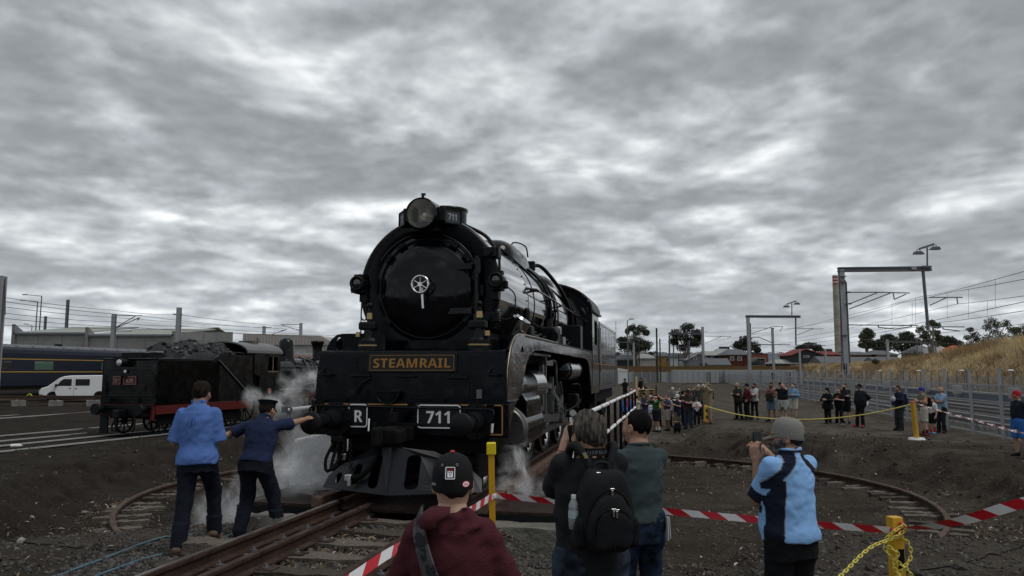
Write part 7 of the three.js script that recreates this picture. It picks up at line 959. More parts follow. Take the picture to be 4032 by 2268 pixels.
  const le = T_.e ?? 0.016, legF = (p) => { let d = Math.min(leg(p, 0, 1, le + (p.y < 0.3 ? 0.012 : 0)), leg(p, 1, 1, le + (p.y < 0.3 ? 0.012 : 0))); if (shorts) d = Math.min(leg(p, 0, 1.12, le + 0.02), leg(p, 1, 1.12, le + 0.02)); d = smin(d, torso(p, 0.010, -0.16, U.hemT ?? 0.05), 0.05); for (let i = 0; i < 2; i++) { const a = shorts ? knee[i] : ank[i], b = shorts ? hip[i] : knee[i], y = a.y + (shorts ? 0.0 : -0.06); d = Math.max(d, (len(p.x - a.x, p.z - a.z) < 0.2 ? y - p.y : -1)); } return d - fold(p, T_.fold ?? 0.007, 5 + (o.seed || 0)); };
  const l0 = lo.clone(), l1 = hi.clone(); l1.y = pel.y + 0.16; mesh(shorts ? 'shorts' : 'trousers', nets(legF, l0, l1, cs), fabric(T_.c, { map: T_.map, key: T_.map ? 'm' : '' }), t, true);
  // shoes
  const sc = o.shoe || [0.02, 0.02, 0.022], sm = std(...sc, 0.7); feet.forEach((f, i) => { const a = V(f[0], 0.06 + (f[2] || 0), f[1] - 0.035), dx = Math.sin(f[3] || 0), b = V(f[0] + dx * 0.15, 0.035, f[1] + 0.135); const gS = nets((p) => Math.max(smin(smin(caps(p, a, b, 0.045, 0.04), caps(p, V(a.x, a.y + 0.05, a.z + 0.03), V(a.x, a.y, a.z + 0.02), 0.045, 0.05), 0.03), elli(p, V(b.x - dx * 0.03, 0.035, b.z - 0.02), V(0.05, 0.035, 0.06)), 0.02), -p.y), V(f[0] - 0.12, 0, f[1] - 0.14), V(f[0] + 0.12, 0.22 + (f[2] || 0), f[1] + 0.24), fg ? 0.011 : 0.019); const m = mesh('shoe', gS, sm, t, true); mesh('sole', [box(0.088, 0.022, 0.27, f[0] + dx * 0.07, 0.012 + (f[2] || 0) * 0.35, f[1] + 0.045, (f[2] || 0) * 2.2, f[3] || 0)], o.sole ? std(...o.sole, 0.7) : MAT.leather, m); if (o.sock) mesh('sock', [cyl(V(f[0], 0.08, f[1]), V(f[0], o.sockH || 0.22, f[1]), 0.05, 0.055, 12)], fabric(o.sock), t); });
  // shirt
  const sl = U.sleeve ?? 0.85, ex = U.e ?? 0.018, hem = U.hem ?? -0.10, sleeveEnd = [0, 1].map((i) => { const full = sl > 1; return full ? [elb[i].clone().lerp(wri[i], Math.min(0.94, sl - 1)), V().subVectors(wri[i], elb[i]).normalize()] : [sh[i].clone().lerp(elb[i], sl), V().subVectors(elb[i], sh[i]).normalize()]; });
  const topF = (p) => {
    let d = torso(p, ex, hem, 0.515 + (U.neck || 0)) - (U.flare ? U.flare * sstep(0.2, hem, q.y) : 0);
    for (let i = 0; i < 2; i++) { const r = U.loose ?? 0.012; let a = sl > 1 ? smin(caps(p, sh[i], elb[i], 0.050 + r * 0.6, 0.044 + r), caps(p, elb[i], wri[i], 0.044 + r, 0.032 + r), 0.03) : caps(p, sh[i], sleeveEnd[i][0], 0.051 + r * 0.5, 0.05 + r * 1.4); const [e, n] = sleeveEnd[i]; a = Math.max(a, (p.x - e.x) * n.x + (p.y - e.y) * n.y + (p.z - e.z) * n.z); d = smin(d, a, 0.03); }
    if (U.hood) { q.copy(p).applyMatrix4(MI); d = smin(d, Math.max(elli(q, V(0, 0.50, -0.10), V(0.135, 0.062, 0.085)), 0), 0.04); d = Math.max(d, -elli(q, V(0, 0.60, -0.055), V(0.075, 0.085, 0.072))); }
    if (U.collar) { q.copy(p).applyMatrix4(MI); const c = Math.max(len(q.x / 0.072, (q.z + 0.02) / 0.076) * 0.074 - 0.074, -(len(q.x / 0.055, (q.z + 0.02) / 0.059) * 0.057 - 0.057), 0.46 - q.y, q.y - 0.558 + q.z * 0.12); d = Math.min(d, c); }
    return d - fold(p, U.fold ?? 0.008, 40 + (o.seed || 0));
  };
  const s0 = lo.clone(), s1 = hi.clone(); s0.y = Math.min(pel.y + hem - 0.12, ...wri.map((w) => w.y - 0.05)); s0.y = Math.max(s0.y, pel.y + hem - 0.3); mesh(U.name || 'shirt', nets(topF, s0, s1, cs, U.paint ? (p) => { q.copy(p).applyMatrix4(MI); return U.paint(q, p, { sh, elb, wri }); } : null), fabric(U.c, { vc: !!U.paint, map: U.map, key: (U.map ? 'm' : '') + (U.paint ? 'v' + o.at[0] : '') }), t, true);
  // hair, beard, hat
  const onHead = (name, geo, mat, parent = t, keep = true) => mesh(name, (Array.isArray(geo) ? mg(geo) : geo.clone()).applyMatrix4(hm), mat, parent, keep);
  if (o.hair) onHead('hair', hairGeo(o.hair[0], fg ? 0.0055 : 0.011, o.seed || 0), hairMat(o.hair[1])); if (o.hair && fg) onHead('hair_locks', strands(o.hair[0], o.seed || 0, 2600, o.hair[0] === 'crop' ? 0.014 : 0.032, 0.0016), hairMat(o.hair[1]), t, false).userData.kind = 'stuff'; if (o.beard) onHead('beard', beardGeo(fg ? 0.005 : 0.009), hairMat(o.beard));
  let hat; if (o.hat) hat = onHead(o.hat[0] === 'beanie' ? 'beanie' : o.hat[0] === 'cap' ? 'cap' : 'hat', hatParts[o.hat[0]](), fabric(o.hat[1]), t);
  if (o.glasses) onHead('sunglasses', [...[-1, 1].map((e) => rbox(0.05, 0.034, 0.012, 0.005, e * 0.032, 0.006, 0.098)), ...[-1, 1].map((e) => box(0.006, 0.008, 0.1, e * 0.076, 0.012, 0.05)), box(0.02, 0.006, 0.008, 0, 0.014, 0.1)], MAT.black);
  return { t, sh, elb, wri, headC, hm, TL, MX, pel, hat, k, onHead, feet };
}
const W2 = (P, v) => v.clone().applyMatrix4(P.t.matrixWorld);
function held(name, label, cat, P, v, turn = 0) { const w = W2(P, v); return thing(name, label, cat, [w.x, w.y, w.z], turn); }
// ---------- the people in front ----------
const denim = rep(T.noise, 1.2), DEN = [0.055, 0.075, 0.115], DEND = [0.05, 0.07, 0.10], NAVY = [0.0105, 0.0125, 0.021], BLK = [0.010, 0.0105, 0.012];
const brownHair = [0.035, 0.024, 0.018], blackHair = [0.010, 0.009, 0.008], greyHair = [0.20, 0.185, 0.165], darkGrey = [0.07, 0.066, 0.06];
{
  const P = person({ fg: 1, label: 'person in a bright blue short sleeved shirt and navy trousers walking away beside the track', at: [-3.46, -0.235, -8.62], yaw: 3.22, h: 1.90, g: 1.0, lean: 0.06, tilt: -0.03, twist: -0.12, feet: [[0.10, -0.16, 0, 0.1], [-0.12, 0.26, 0.07, -0.1]], seed: 3,
    arms: [[[0.16, 0.13, 0.26], [0.5, -1, -0.5]], [[-0.08, 0.16, 0.28], [-0.25, -1, -0.2]]], top: { c: [0.085, 0.165, 0.42], sleeve: 1.0, e: 0.024, loose: 0.024, hem: -0.07, fold: 0.013, collar: 1, flare: 0.012 }, legs: { c: NAVY, e: 0.022, fold: 0.010 }, hair: ['full', brownHair], shoe: [0.16, 0.115, 0.075], skin: SKIN.b, hpitch: 0.12, hz: 0.02 });
  mesh('back_pleat', [tube([P.TL(0.02, 0.40, -0.158), P.TL(0.025, 0.36, -0.162), P.TL(0.02, 0.30, -0.165)], 0.006, 10, 5), tube([P.TL(-0.012, 0.40, -0.158), P.TL(-0.014, 0.36, -0.162), P.TL(-0.012, 0.31, -0.165)], 0.006, 10, 5)], fabric([0.085, 0.165, 0.42]), P.t.children.find((c) => c.name === 'shirt'));
  const Q = person({ fg: 1, label: 'person in navy uniform and peaked cap leaning with one hand on the left buffer', at: [-3.06, -0.25, -9.45], yaw: 3.02, h: 1.74, g: 1.02, lean: 0.34, tilt: 0.04, px: 0.0, pz: -0.06, drop: 0.035, feet: [[0.14, -0.14, 0, 0.2], [-0.24, 0.1, 0, -0.25]], seed: 9,
    arms: [{ w: [-3.52, 0.93, -9.3], hint: [0.6, -0.3, 0.2] }, { w: [-2.55, 1.12, -10.12], hint: [-0.6, -0.3, 0.2] }], hands: [{ curl: 0.35 }, { curl: 0.35, spread: 0.9, palm: [0, -0.5, 0.9] }], top: { c: [0.018, 0.026, 0.062], sleeve: 0.78, e: 0.03, loose: 0.024, hem: -0.04, fold: 0.012, collar: 1 }, legs: { c: NAVY, e: 0.028, fold: 0.014 }, hair: ['short', brownHair], hat: ['driver', BLK], shoe: BLK, skin: SKIN.b, hpitch: -0.15, hyaw: -0.3 });
}
{
  const P = person({ fg: 1, label: 'person in a black cap and maroon hooded top seen from behind at the bottom', at: [-0.245, -0.25, -3.25], yaw: 3.10, h: 1.665, g: 0.93, sw: 0.86, arms: 'low', seed: 14, ccell: 0.011, top: { c: [0.068, 0.018, 0.024], name: 'hooded_top', sleeve: 1.92, e: 0.024, loose: 0.02, hood: 1, fold: 0.012, hem: -0.12, neck: 0.02 }, legs: { c: [0.02, 0.02, 0.025] }, hair: ['crop', [0.06, 0.04, 0.028]], hat: ['cap', [0.014, 0.014, 0.015]], skin: SKIN.d, hpitch: -0.03 });
  const B = P.hat, em = canvasTex(128, 160, (c, w, h) => { c.fillStyle = '#d8d8da'; c.beginPath(); c.roundRect(0, 0, w, h, 14); c.fill(); c.fillStyle = '#15161a'; c.fillRect(12, 12, w - 24, h - 24); c.fillStyle = '#7d1422'; c.fillRect(24, 22, w - 48, 24); c.fillStyle = '#e8e8ea'; c.fillRect(28, 54, w - 56, 80); c.fillStyle = '#83878f'; c.beginPath(); c.moveTo(34, 60); c.lineTo(94, 60); c.lineTo(64, 126); c.fill(); c.fillStyle = '#e8e8ea'; c.beginPath(); c.moveTo(52, 74); c.lineTo(76, 74); c.lineTo(64, 104); c.fill(); });
  const onCap = (name, w, h, az, y, r, tex, tilt) => { az = -az; const m = M4(Math.sin(az) * r * 0.92, y, -0.012 - Math.cos(az) * r * 1.12, 0, Math.PI - az, 0).multiply(M4(0, 0, 0.0015, -tilt)); const [g, mt] = plate(w, h, m, tex, 0.8, { transparent: true }); P.onHead(name, g, mt, B, true); };
  onCap('emblem', 0.042, 0.052, 0.02, 0.072, 0.0975, em, 0.30);
  const kia = canvasTex(128, 80, (c, w, h) => { c.fillStyle = '#c23a4c'; c.beginPath(); c.ellipse(w / 2, h / 2, 62, 38, 0, 0, 7); c.fill(); c.fillStyle = '#f0d9dc'; c.beginPath(); c.ellipse(w / 2, h / 2, 54, 31, 0, 0, 7); c.fill(); c.fillStyle = '#b3303f'; c.font = 'bold 44px sans-serif'; c.textAlign = 'center'; c.textBaseline = 'middle'; c.fillText('KIA', w / 2, h / 2 + 3); });
  onCap('side_badge', 0.04, 0.027, 0.78, 0.022, 0.1, kia, 0.1);
  const aft = canvasTex(128, 48, (c, w, h) => { c.clearRect(0, 0, w, h); c.fillStyle = '#b8babd'; c.font = 'bold 34px sans-serif'; c.textAlign = 'center'; c.textBaseline = 'middle'; c.fillText('BOSS', w / 2, h / 2); }); onCap('side_lettering', 0.05, 0.02, -0.9, 0.02, 0.1, aft, 0.1);
  P.onHead('cap_button', [ball(0, 0.149, -0.03, 0.011, 1, 0.6, 1)], std(0.45, 0.03, 0.04, 0.6), B); P.onHead('eyelets', [[0.42, 0.108], [-0.36, 0.11]].map(([a, y]) => new THREE.TorusGeometry(0.0045, 0.0018, 6, 12).applyMatrix4(M4(Math.sin(a) * 0.088 * 0.95, y - 0.006, -0.014 - Math.cos(a) * 0.088 * 1.16, 0, Math.PI - a))), MAT.grey, B);
  // camouflage strap of the shoulder bag
  const pts = [[0.06, 0.30, 0.17], [0.125, 0.46, 0.08], [0.14, 0.515, -0.01], [0.125, 0.46, -0.125], [0.07, 0.30, -0.175], [0.0, 0.16, -0.178], [-0.08, 0.02, -0.172]].map((a) => W2(P, P.TL(...a)));
  const cv = new THREE.CatmullRomCurve3(pts), N = 40, pos = [], uv = [], ix = [], c0 = W2(P, P.TL(0, 0.25, 0)); for (let i = 0; i <= N; i++) { const p = cv.getPoint(i / N), t = cv.getTangent(i / N), o = p.clone().sub(c0); o.y *= 0.25; o.normalize(); const s = V().crossVectors(t, o).normalize().multiplyScalar(0.031); for (const [a, b] of [[-1, 0.006], [1, 0.006], [1, -0.004], [-1, -0.004]]) { pos.push(p.x + s.x * a + o.x * b, p.y + s.y * a + o.y * b, p.z + s.z * a + o.z * b); uv.push((a + 1) * 0.03, i / N * 0.8); } if (i < N) for (let k = 0; k < 4; k++) { const a = i * 4 + k, b = i * 4 + (k + 1) % 4; ix.push(a, b, a + 4, b, b + 4, a + 4); } }
  const g = new THREE.BufferGeometry(); g.setAttribute('position', new THREE.Float32BufferAttribute(pos, 3)); g.setAttribute('uv', new THREE.Float32BufferAttribute(uv, 2)); g.setIndex(ix); const gg = g.toNonIndexed(); gg.computeVertexNormals();
  const camo = dtex(128, (u, v) => { const n = pn(u, v, 6, 3, 0.5, 21), m = pn(u, v, 5, 3, 0.5, 23); return n > 0.1 ? [0.05, 0.05, 0.055] : m > 0.05 ? [0.16, 0.16, 0.165] : [0.105, 0.107, 0.11]; }); camo.repeat.set(6, 6); const m = mesh('shoulder_strap', gg, std(0.55, 0.55, 0.55, 0.85, 0, { map: camo, bumpMap: cloth4, bumpScale: 0.001 }), null, true); tag(m, 'grey camouflage bag strap across the back of the maroon hooded top', 'bag strap');
}
{ // person with camera and backpack
  const P = person({ fg: 1, label: 'person with thinning grey hair and black polo raising a camera to the face', at: [0.425, -0.26, -4.3], yaw: -2.93, h: 1.81, shUp: 0.05, g: 1.0, sw: 0.95, belly: 0.01, arms: [[[0.08, 0.57, 0.19], [0.3, -1, -0.25]], [[-0.08, 0.57, 0.19], [-0.3, -1, -0.25]]], sw: 0.9, hands: [{ curl: 0.9, dir: [-0.3, 1, 0.2], palm: [-1, 0, 0.2] }, { curl: 0.9, dir: [0.3, 1, 0.2], palm: [1, 0, 0.2] }], seed: 21, top: { c: [0.017, 0.018, 0.021], sleeve: 0.95, e: 0.022, loose: 0.022, hem: -0.12, fold: 0.012, collar: 1 }, legs: { c: DEND, map: denim, e: 0.026, fold: 0.012 }, hair: ['full', [0.20, 0.175, 0.15]], skin: SKIN.a, hpitch: 0.05, hyaw: 0.1 });
  const c = W2(P, V(0, 0, 0).applyMatrix4(P.hm).add(V(0, 0.0, 0.155))), cam = thing('camera', 'black camera held up to the face of the grey haired person', 'camera', [c.x, c.y, c.z], -2.93); mesh('body', [rbox(0.14, 0.095, 0.05, 0.012, 0, 0, 0), rbox(0.05, 0.035, 0.05, 0.01, 0, 0.06, 0)], MAT.blackMatt, cam); mesh('lens', [cyl(V(0, 0, 0.02), V(0, 0, 0.14), 0.04, 0.043, 20), cyl(V(0, 0, 0.14), V(0, 0, 0.17), 0.05, 0.052, 20)], MAT.blackSatin, cam);
  const st = canvasTex(256, 64, (x, w, h) => { x.fillStyle = '#16171a'; x.fillRect(0, 0, w, h); x.fillStyle = '#5d6168'; x.font = 'bold 40px sans-serif'; x.textAlign = 'center'; x.textBaseline = 'middle'; x.fillText('FUJIFILM', w / 2, h / 2 + 2); });
  const sp = thing('camera_strap', 'black lettered camera strap round the neck of the grey haired person', 'camera strap', c.clone().set(0, 0, 0).toArray()); const arc = []; for (let i = 0; i <= 16; i++) { const q = Math.PI * (1.05 + 0.9 * i / 16); arc.push([Math.cos(q) * 0.09, Math.sin(q) * 0.095]); } const pos = [], uv = [], ix = []; arc.forEach(([x, z], i) => { for (const y of [0.53, 0.57]) { const p = W2(P, P.TL(x, y, z - 0.02)); pos.push(p.x, p.y, p.z); uv.push(1 - i / 16, y > 0.55 ? 1 : 0); } if (i < 16) ix.push(i * 2, i * 2 + 2, i * 2 + 1, i * 2 + 1, i * 2 + 2, i * 2 + 3); }); const g = new THREE.BufferGeometry(); g.setAttribute('position', new THREE.Float32BufferAttribute(pos, 3)); g.setAttribute('uv', new THREE.Float32BufferAttribute(uv, 2)); g.setIndex(ix); g.computeVertexNormals(); mesh('band', g, std(1, 1, 1, 0.8, 0, { map: st }), sp, true);
  // backpack: local z towards the camera side of the wearer
  const b = W2(P, P.TL(-0.005, 0.275, -0.165)), B = thing('backpack', 'large black backpack with arched zips worn by the grey haired person', 'backpack', [b.x, b.y, b.z], -2.93 + Math.PI); B.rotation.x = -0.03; B.scale.setScalar(0.84);
  const pk = std(0.0125, 0.013, 0.0145, 0.75, 0, { bumpMap: cloth4, bumpScale: 0.002 }), pd = std(0.008, 0.0085, 0.0095, 0.7, 0, { bumpMap: cloth4, bumpScale: 0.002 });
  const shell = (w, h, d, z, e, y) => nets((p) => { const t = Math.min(1, Math.max(0, (p.y + h / 2) / h)), ww = w / 2 * (1 - 0.30 * sstep(0.55, 1.05, t) - 0.04 * sstep(0.2, 0, t)), x = Math.abs(p.x) / ww, yy = Math.abs(p.y) / (h / 2), zz = Math.abs(p.z) / (d / 2); return ((x ** e + yy ** e + zz ** e) ** (1 / e) - 1) * d / 2 - n3(p.x * 11, p.y * 13 + z * 30, p.z * 11) * 0.006; }, V(-w / 2 - 0.02, -h / 2 - 0.02, -d / 2 - 0.02), V(w / 2 + 0.02, h / 2 + 0.02, d / 2 + 0.02), 0.011).translate(0, y || 0, z);
  mesh('main_bag', shell(0.335, 0.50, 0.22, 0.06, 5, 0), pk, B, true); mesh('front_pocket', shell(0.27, 0.33, 0.12, 0.16, 4, -0.06), pk, B, true); mesh('lower_pocket', shell(0.235, 0.24, 0.08, 0.215, 4, -0.10), pd, B, true);
  const arcZip = (w, y0, y1, z) => tube(Array.from({ length: 15 }, (_, i) => { const q = Math.PI * i / 14; return V(Math.cos(q) * w, y0 + Math.sin(q) ** 0.8 * (y1 - y0), z - 0.02 * Math.abs(Math.cos(q)) ** 3); }), 0.0055, 40, 5); mesh('zip', [arcZip(0.135, -0.08, 0.135, 0.19)], pd, B); mesh('zip', [arcZip(0.122, -0.12, 0.03, 0.245)], pd, B); mesh('seam', [cyl(V(0, 0.02, 0.258), V(0, -0.2, 0.25), 0.003, 0.003, 5)], pk, B);
  const zp = (x, y, z) => mesh('zip_pull', [rbox(0.012, 0.04, 0.008, 0.003, x, y, z), rbox(0.03, 0.01, 0.01, 0.003, x, y + 0.026, z)], MAT.chrome, B); zp(0.005, 0.115, 0.205); zp(-0.008, 0.005, 0.262); zp(0.012, 0.0, 0.262); zp(-0.06, 0.205, 0.14);
  mesh('top_loop', [tube([V(-0.05, 0.235, 0.03), V(-0.04, 0.275, 0.02), V(0.04, 0.275, 0.02), V(0.05, 0.235, 0.03)], 0.012, 20, 7)], pk, B);
  for (const e of [1, -1]) { mesh('shoulder_strap', [new THREE.TubeGeometry(new THREE.CatmullRomCurve3([V(e * 0.05, 0.2, -0.01), V(e * 0.085, 0.30, -0.03), V(e * 0.125, 0.375, -0.09), V(e * 0.135, 0.36, -0.2), V(e * 0.14, 0.2, -0.285)]), 30, 0.028, 8)], pk, B); mesh('side_pocket', shell(0.08, 0.2, 0.15, 0.07, 4, -0.12).translate(e * 0.165, 0, 0), pd, B, true); }
  const lg = mesh('strap_label', [rbox(0.026, 0.045, 0.004, 0.001, -0.095, 0.325, -0.005, -0.7, 0, 0.2)], std(0.10, 0.11, 0.04, 0.7), B);
  const bw = B.localToWorld(V(-0.2, -0.05, 0.06)); B.updateMatrixWorld(true); const w = V(-0.195, -0.045, 0.06).applyMatrix4(B.matrixWorld), bt = thing('water_bottle', 'clear plastic water bottle in the side pocket of the black backpack', 'bottle', [w.x, w.y, w.z]); bt.scale.setScalar(0.85);
  mesh('bottle', [lathe([[0.001, -0.06], [0.03, -0.06], [0.032, 0.0], [0.030, 0.03], [0.032, 0.06], [0.029, 0.085], [0.016, 0.11], [0.013, 0.12]], 20)], phys(0.75, 0.82, 0.84, 0.08, 0, { transmission: 0.75, thickness: 0 }), bt, false); mesh('label', [lathe([[0.0325, 0.005], [0.0328, 0.05]], 20)], std(0.35, 0.45, 0.47, 0.5), bt); mesh('lid', [cyl(V(0, 0.118, 0), V(0, 0.14, 0), 0.015, 0.015, 14)], std(0.6, 0.63, 0.66, 0.4), bt);
}
{ // person in dark green tee
  const P = person({ fg: 1, label: 'person with short black hair, dark grey green tee and jeans behind the backpack wearer', at: [0.925, -0.34, -5.75], yaw: -2.86, h: 1.83, g: 0.95, belly: 0.015, arms: 'crossed', seed: 33, top: { c: [0.045, 0.062, 0.066], sleeve: 0.85, e: 0.02, loose: 0.022, hem: -0.015, fold: 0.012 }, legs: { c: [0.035, 0.055, 0.11], map: denim, e: 0.018, fold: 0.012 }, hair: ['crop', blackHair], skin: SKIN.b, hyaw: 0.5 });
  mesh('collar', [new THREE.TorusGeometry(0.07, 0.012, 8, 30).applyMatrix4(M4(...P.TL(0, 0.512, -0.02).toArray(), Math.PI / 2 + 0.15))], fabric([0.045, 0.062, 0.066]), P.t);
  const w = W2(P, P.TL(-0.155, -0.05, -0.115)), f = thing('folded_paper', 'folded white papers sticking out of a back pocket of the jeans', 'papers', [w.x, w.y, w.z], -2.86 + 1.35); f.scale.setScalar(0.75); mesh('sheet', [rbox(0.09, 0.22, 0.006, 0.002, 0, 0, 0, 0, 0, 0.06)], MAT.white, f); mesh('sheet', [rbox(0.085, 0.2, 0.005, 0.002, 0.01, 0.012, -0.008, 0, 0.2, 0.1)], std(0.55, 0.56, 0.6, 0.7), f);
}
{ // person in the pale blue polo
  const yaw = -2.72, navy = [0.012, 0.016, 0.03], sky = [0.25, 0.46, 0.80], grey = [0.25, 0.28, 0.32];
  const P = person({ fg: 1, label: 'person in pale blue and navy polo and grey cap photographing with a phone', at: [1.99, -0.43, -5.65], yaw, h: 1.86, g: 0.94, belly: 0.045, shUp: 0.02, ccell: 0.0085, arms: [{ w: [1.79, 1.05, -5.74], hint: [0.05, -1, -0.15] }, { w: [1.95, 1.08, -5.98], hint: [-0.6, -1, -0.2] }], hands: [{ curl: 0.95, spread: 0.1, dir: [0.1, 1, 0.1], palm: [-1, 0.1, 0.35] }, { curl: 0.75, spread: 0.6, pinch: 1, dir: [0.75, 0.75, 0.35], palm: [0.3, -0.3, 1] }], seed: 41,
    top: { c: [1, 1, 1], sleeve: 0.9, e: 0.02, loose: 0.024, hem: -0.03, flare: 0.012, fold: 0.012, collar: 1, paint: (q, p, J) => {
      const a = Math.atan2(Math.abs(q.x), -q.z), ds = (i) => { const s = J.sh[i], e = J.elb[i], u = V().subVectors(e, s), t = Math.max(0, Math.min(1, V().subVectors(p, s).dot(u) / u.lengthSq())); return p.distanceTo(s.clone().addScaledVector(u, t)) < 0.088 && t > 0.12; }; const arm = ds(0) || ds(1);
      if (q.y > 0.53) return q.y > 0.548 ? sky : navy;
      for (const i of [0, 1]) { const e = J.elb[i], s = J.sh[i], t = V().subVectors(p, s).dot(V().subVectors(e, s)) / V().subVectors(e, s).lengthSq(); if (arm && t > 0.55 && t < 1.2 && p.distanceTo(s.clone().lerp(e, Math.min(1, t))) < 0.1) { const w = V().subVectors(p, s.clone().lerp(e, Math.min(1, t))); return t > 0.64 && w.x * 0.45 - w.z * 0.9 > -0.015 ? navy : sky; } }
      if (q.y < 0.36 && !arm) { const lim = 0.86 + 0.12 * sstep(0.36, 0.05, q.y); if (a > lim && a < 1.75) return navy; if (a > lim - 0.035 && a < lim) return grey; }
      if (q.y >= 0.30 && q.z < 0.03) { const x = mix(0.06, 0.20, sstep(0.52, 0.30, q.y)), d = Math.abs(q.x) - x; if (Math.abs(d) < 0.034) return navy; if (Math.abs(d) < 0.042) return grey; }
      return sky; } }, legs: { c: BLK, e: 0.022, fold: 0.01 }, hair: ['short', darkGrey], beard: [0.27, 0.25, 0.23], skin: SKIN.b, hpitch: 0.0, hyaw: 0.85, hat: ['cap', [0.20, 0.195, 0.18]] });
  P.onHead('cap_gap', [extr((() => { const a = []; for (let i = 0; i <= 10; i++) { const q = Math.PI * i / 10; a.push([Math.cos(q) * 0.034, Math.sin(q) * 0.026]); } return a; })(), 0.004).applyMatrix4(M4(0, 0.012, -0.1235, 0.0, 0, 0))], MAT.blackMatt, P.hat);
  const ph = thing('phone', 'dark smartphone held up by the person in the pale blue polo', 'phone', [1.83, 1.175, -5.84], 0.4); mesh('case', [rbox(0.078, 0.158, 0.011, 0.005, 0, 0, 0, 0.05)], MAT.blackSatin, ph); mesh('screen', [rbox(0.07, 0.148, 0.002, 0.001, 0, 0, 0.0062, 0.05)], std(0.05, 0.055, 0.06, 0.15), ph);
}
// ---------- the onlookers beyond the turntable ----------
const gY = (x, z) => ground(x, z, 0);
function onlooker(x, z, yaw, h, label, o) { const r = rng(Math.round(x * 131 + z * 17)), v = { twist: (r() - 0.5) * 0.5, tilt: (r() - 0.5) * 0.09, lean: (r() - 0.5) * 0.1, hyaw: (r() - 0.5) * 0.7, hpitch: (r() - 0.4) * 0.25, feet: [[0.09 + r() * 0.07, (r() - 0.5) * 0.22, 0, r() * 0.5], [-0.09 - r() * 0.07, (r() - 0.5) * 0.22, 0, -r() * 0.5]] }; return person({ ...v, label, at: [x, gY(x, z) + 0.005, z], yaw, h, group: 'onlookers standing beyond the turntable', seed: Math.round(x * 13), ...o }); }
const tee = (c, o) => ({ c, sleeve: 0.85, fold: 0.01, ...o }), lng = (c, o) => ({ c, sleeve: 1.9, e: 0.03, loose: 0.024, fold: 0.014, ...o }), sh = (c) => ({ c, short: 1 }), lg = (c, o) => ({ c, ...o });
function pack(P, label, c, s = 1, p = [0, 0.22, -0.2]) { const w = W2(P, P.TL(...p)), b = thing('backpack', label, 'backpack', [w.x, w.y, w.z], P.t.rotation.y + Math.PI), m = fabric(c); mesh('main_bag', [rbox(0.3 * s, 0.44 * s, 0.18 * s, 0.06 * s)], m, b); mesh('front_pocket', [rbox(0.24 * s, 0.24 * s, 0.08 * s, 0.03 * s, 0, -0.07 * s, 0.11 * s)], m, b); for (const e of [1, -1]) mesh('shoulder_strap', [tube([V(e * 0.09 * s, 0.18 * s, -0.06), V(e * 0.12 * s, 0.24 * s, -0.14), V(e * 0.13 * s, 0.16 * s, -0.26)], 0.022 * s, 12, 6)], m, b); return b; }
onlooker(6.0, -37.6, -0.7, 1.7, 'person in a white tee half hidden behind the green tee photographer', { top: tee([0.55, 0.54, 0.52]), legs: lg(NAVY), hair: ['short', blackHair], arms: 'camera', hat: ['cap', BLK] });
onlooker(6.72, -36.3, -1.0, 1.8, 'person in a green tee and navy shorts holding a camera up', { top: tee([0.018, 0.085, 0.04]), legs: sh(NAVY), hat: ['cap', BLK], hair: ['crop', blackHair], arms: 'camera', sock: [0.55, 0.55, 0.55], shoe: BLK });
onlooker(7.05, -37.8, -1.2, 1.66, 'person with dark hair in a bright yellow jacket behind the tape', { top: lng([0.55, 0.28, 0.01]), legs: lg(BLK), hair: ['long', blackHair], arms: 'pocket' });
onlooker(7.38, -37.0, -0.9, 1.76, 'bareheaded person in a dark blue tee beside the yellow jacket', { top: tee([0.04, 0.05, 0.09]), legs: sh([0.35, 0.32, 0.28]), hair: ['crop', brownHair], skin: SKIN.c, arms: 'one' });
onlooker(7.78, -36.6, -0.9, 1.78, 'person in navy polo and white cap near the yellow jacket', { top: tee([0.02, 0.025, 0.05]), legs: lg([0.025, 0.035, 0.07]), hat: ['cap', [0.5, 0.5, 0.5]], hair: ['crop', brownHair], arms: 'one', g: 1.1 });
onlooker(7.98, -35.3, -0.5, 1.83, 'bearded person in a broad dark hat with folded arms', { top: lng([0.035, 0.03, 0.028]), legs: lg([0.035, 0.045, 0.07]), hat: ['brim', [0.02, 0.017, 0.015]], beard: [0.16, 0.14, 0.12], hair: ['short', darkGrey], arms: 'crossed', g: 1.15 });
onlooker(7.55, -35.6, -0.4, 1.25, 'child in khaki crouching at the feet of the bearded hat wearer', { drop: 0.36, lean: 0.25, feet: [[0.14, 0.12, 0, 0.2], [-0.14, 0.05, 0, -0.2]], top: tee([0.13, 0.11, 0.085]), legs: lg(NAVY), hair: ['short', [0.10, 0.055, 0.03]], arms: 'low', hat: ['cap', [0.12, 0.07, 0.05]] });
onlooker(8.42, -36.4, -0.6, 1.68, 'person in dark jacket, jeans and bright orange shoes by the hat wearer', { top: lng([0.018, 0.021, 0.032]), legs: lg([0.06, 0.085, 0.13]), hat: ['cap', [0.03, 0.03, 0.03]], hair: ['long', brownHair], arms: 'hip', shoe: [0.35, 0.07, 0.03], skin: SKIN.d });
onlooker(8.32, -35.0, -0.3, 1.27, 'child in white tee, black trousers and a green sun hat', { top: tee([0.6, 0.6, 0.6]), legs: lg(BLK), hat: ['bucket', [0.045, 0.06, 0.035]], hair: ['short', brownHair], arms: 'low', skin: SKIN.d });
onlooker(9.1, -36.9, -0.8, 1.72, 'person in khaki top and white cap behind the khaki photographer', { top: lng([0.13, 0.11, 0.075]), legs: lg([0.05, 0.05, 0.045]), hat: ['cap', [0.6, 0.6, 0.6]], hair: ['long', brownHair], arms: 'camera' });
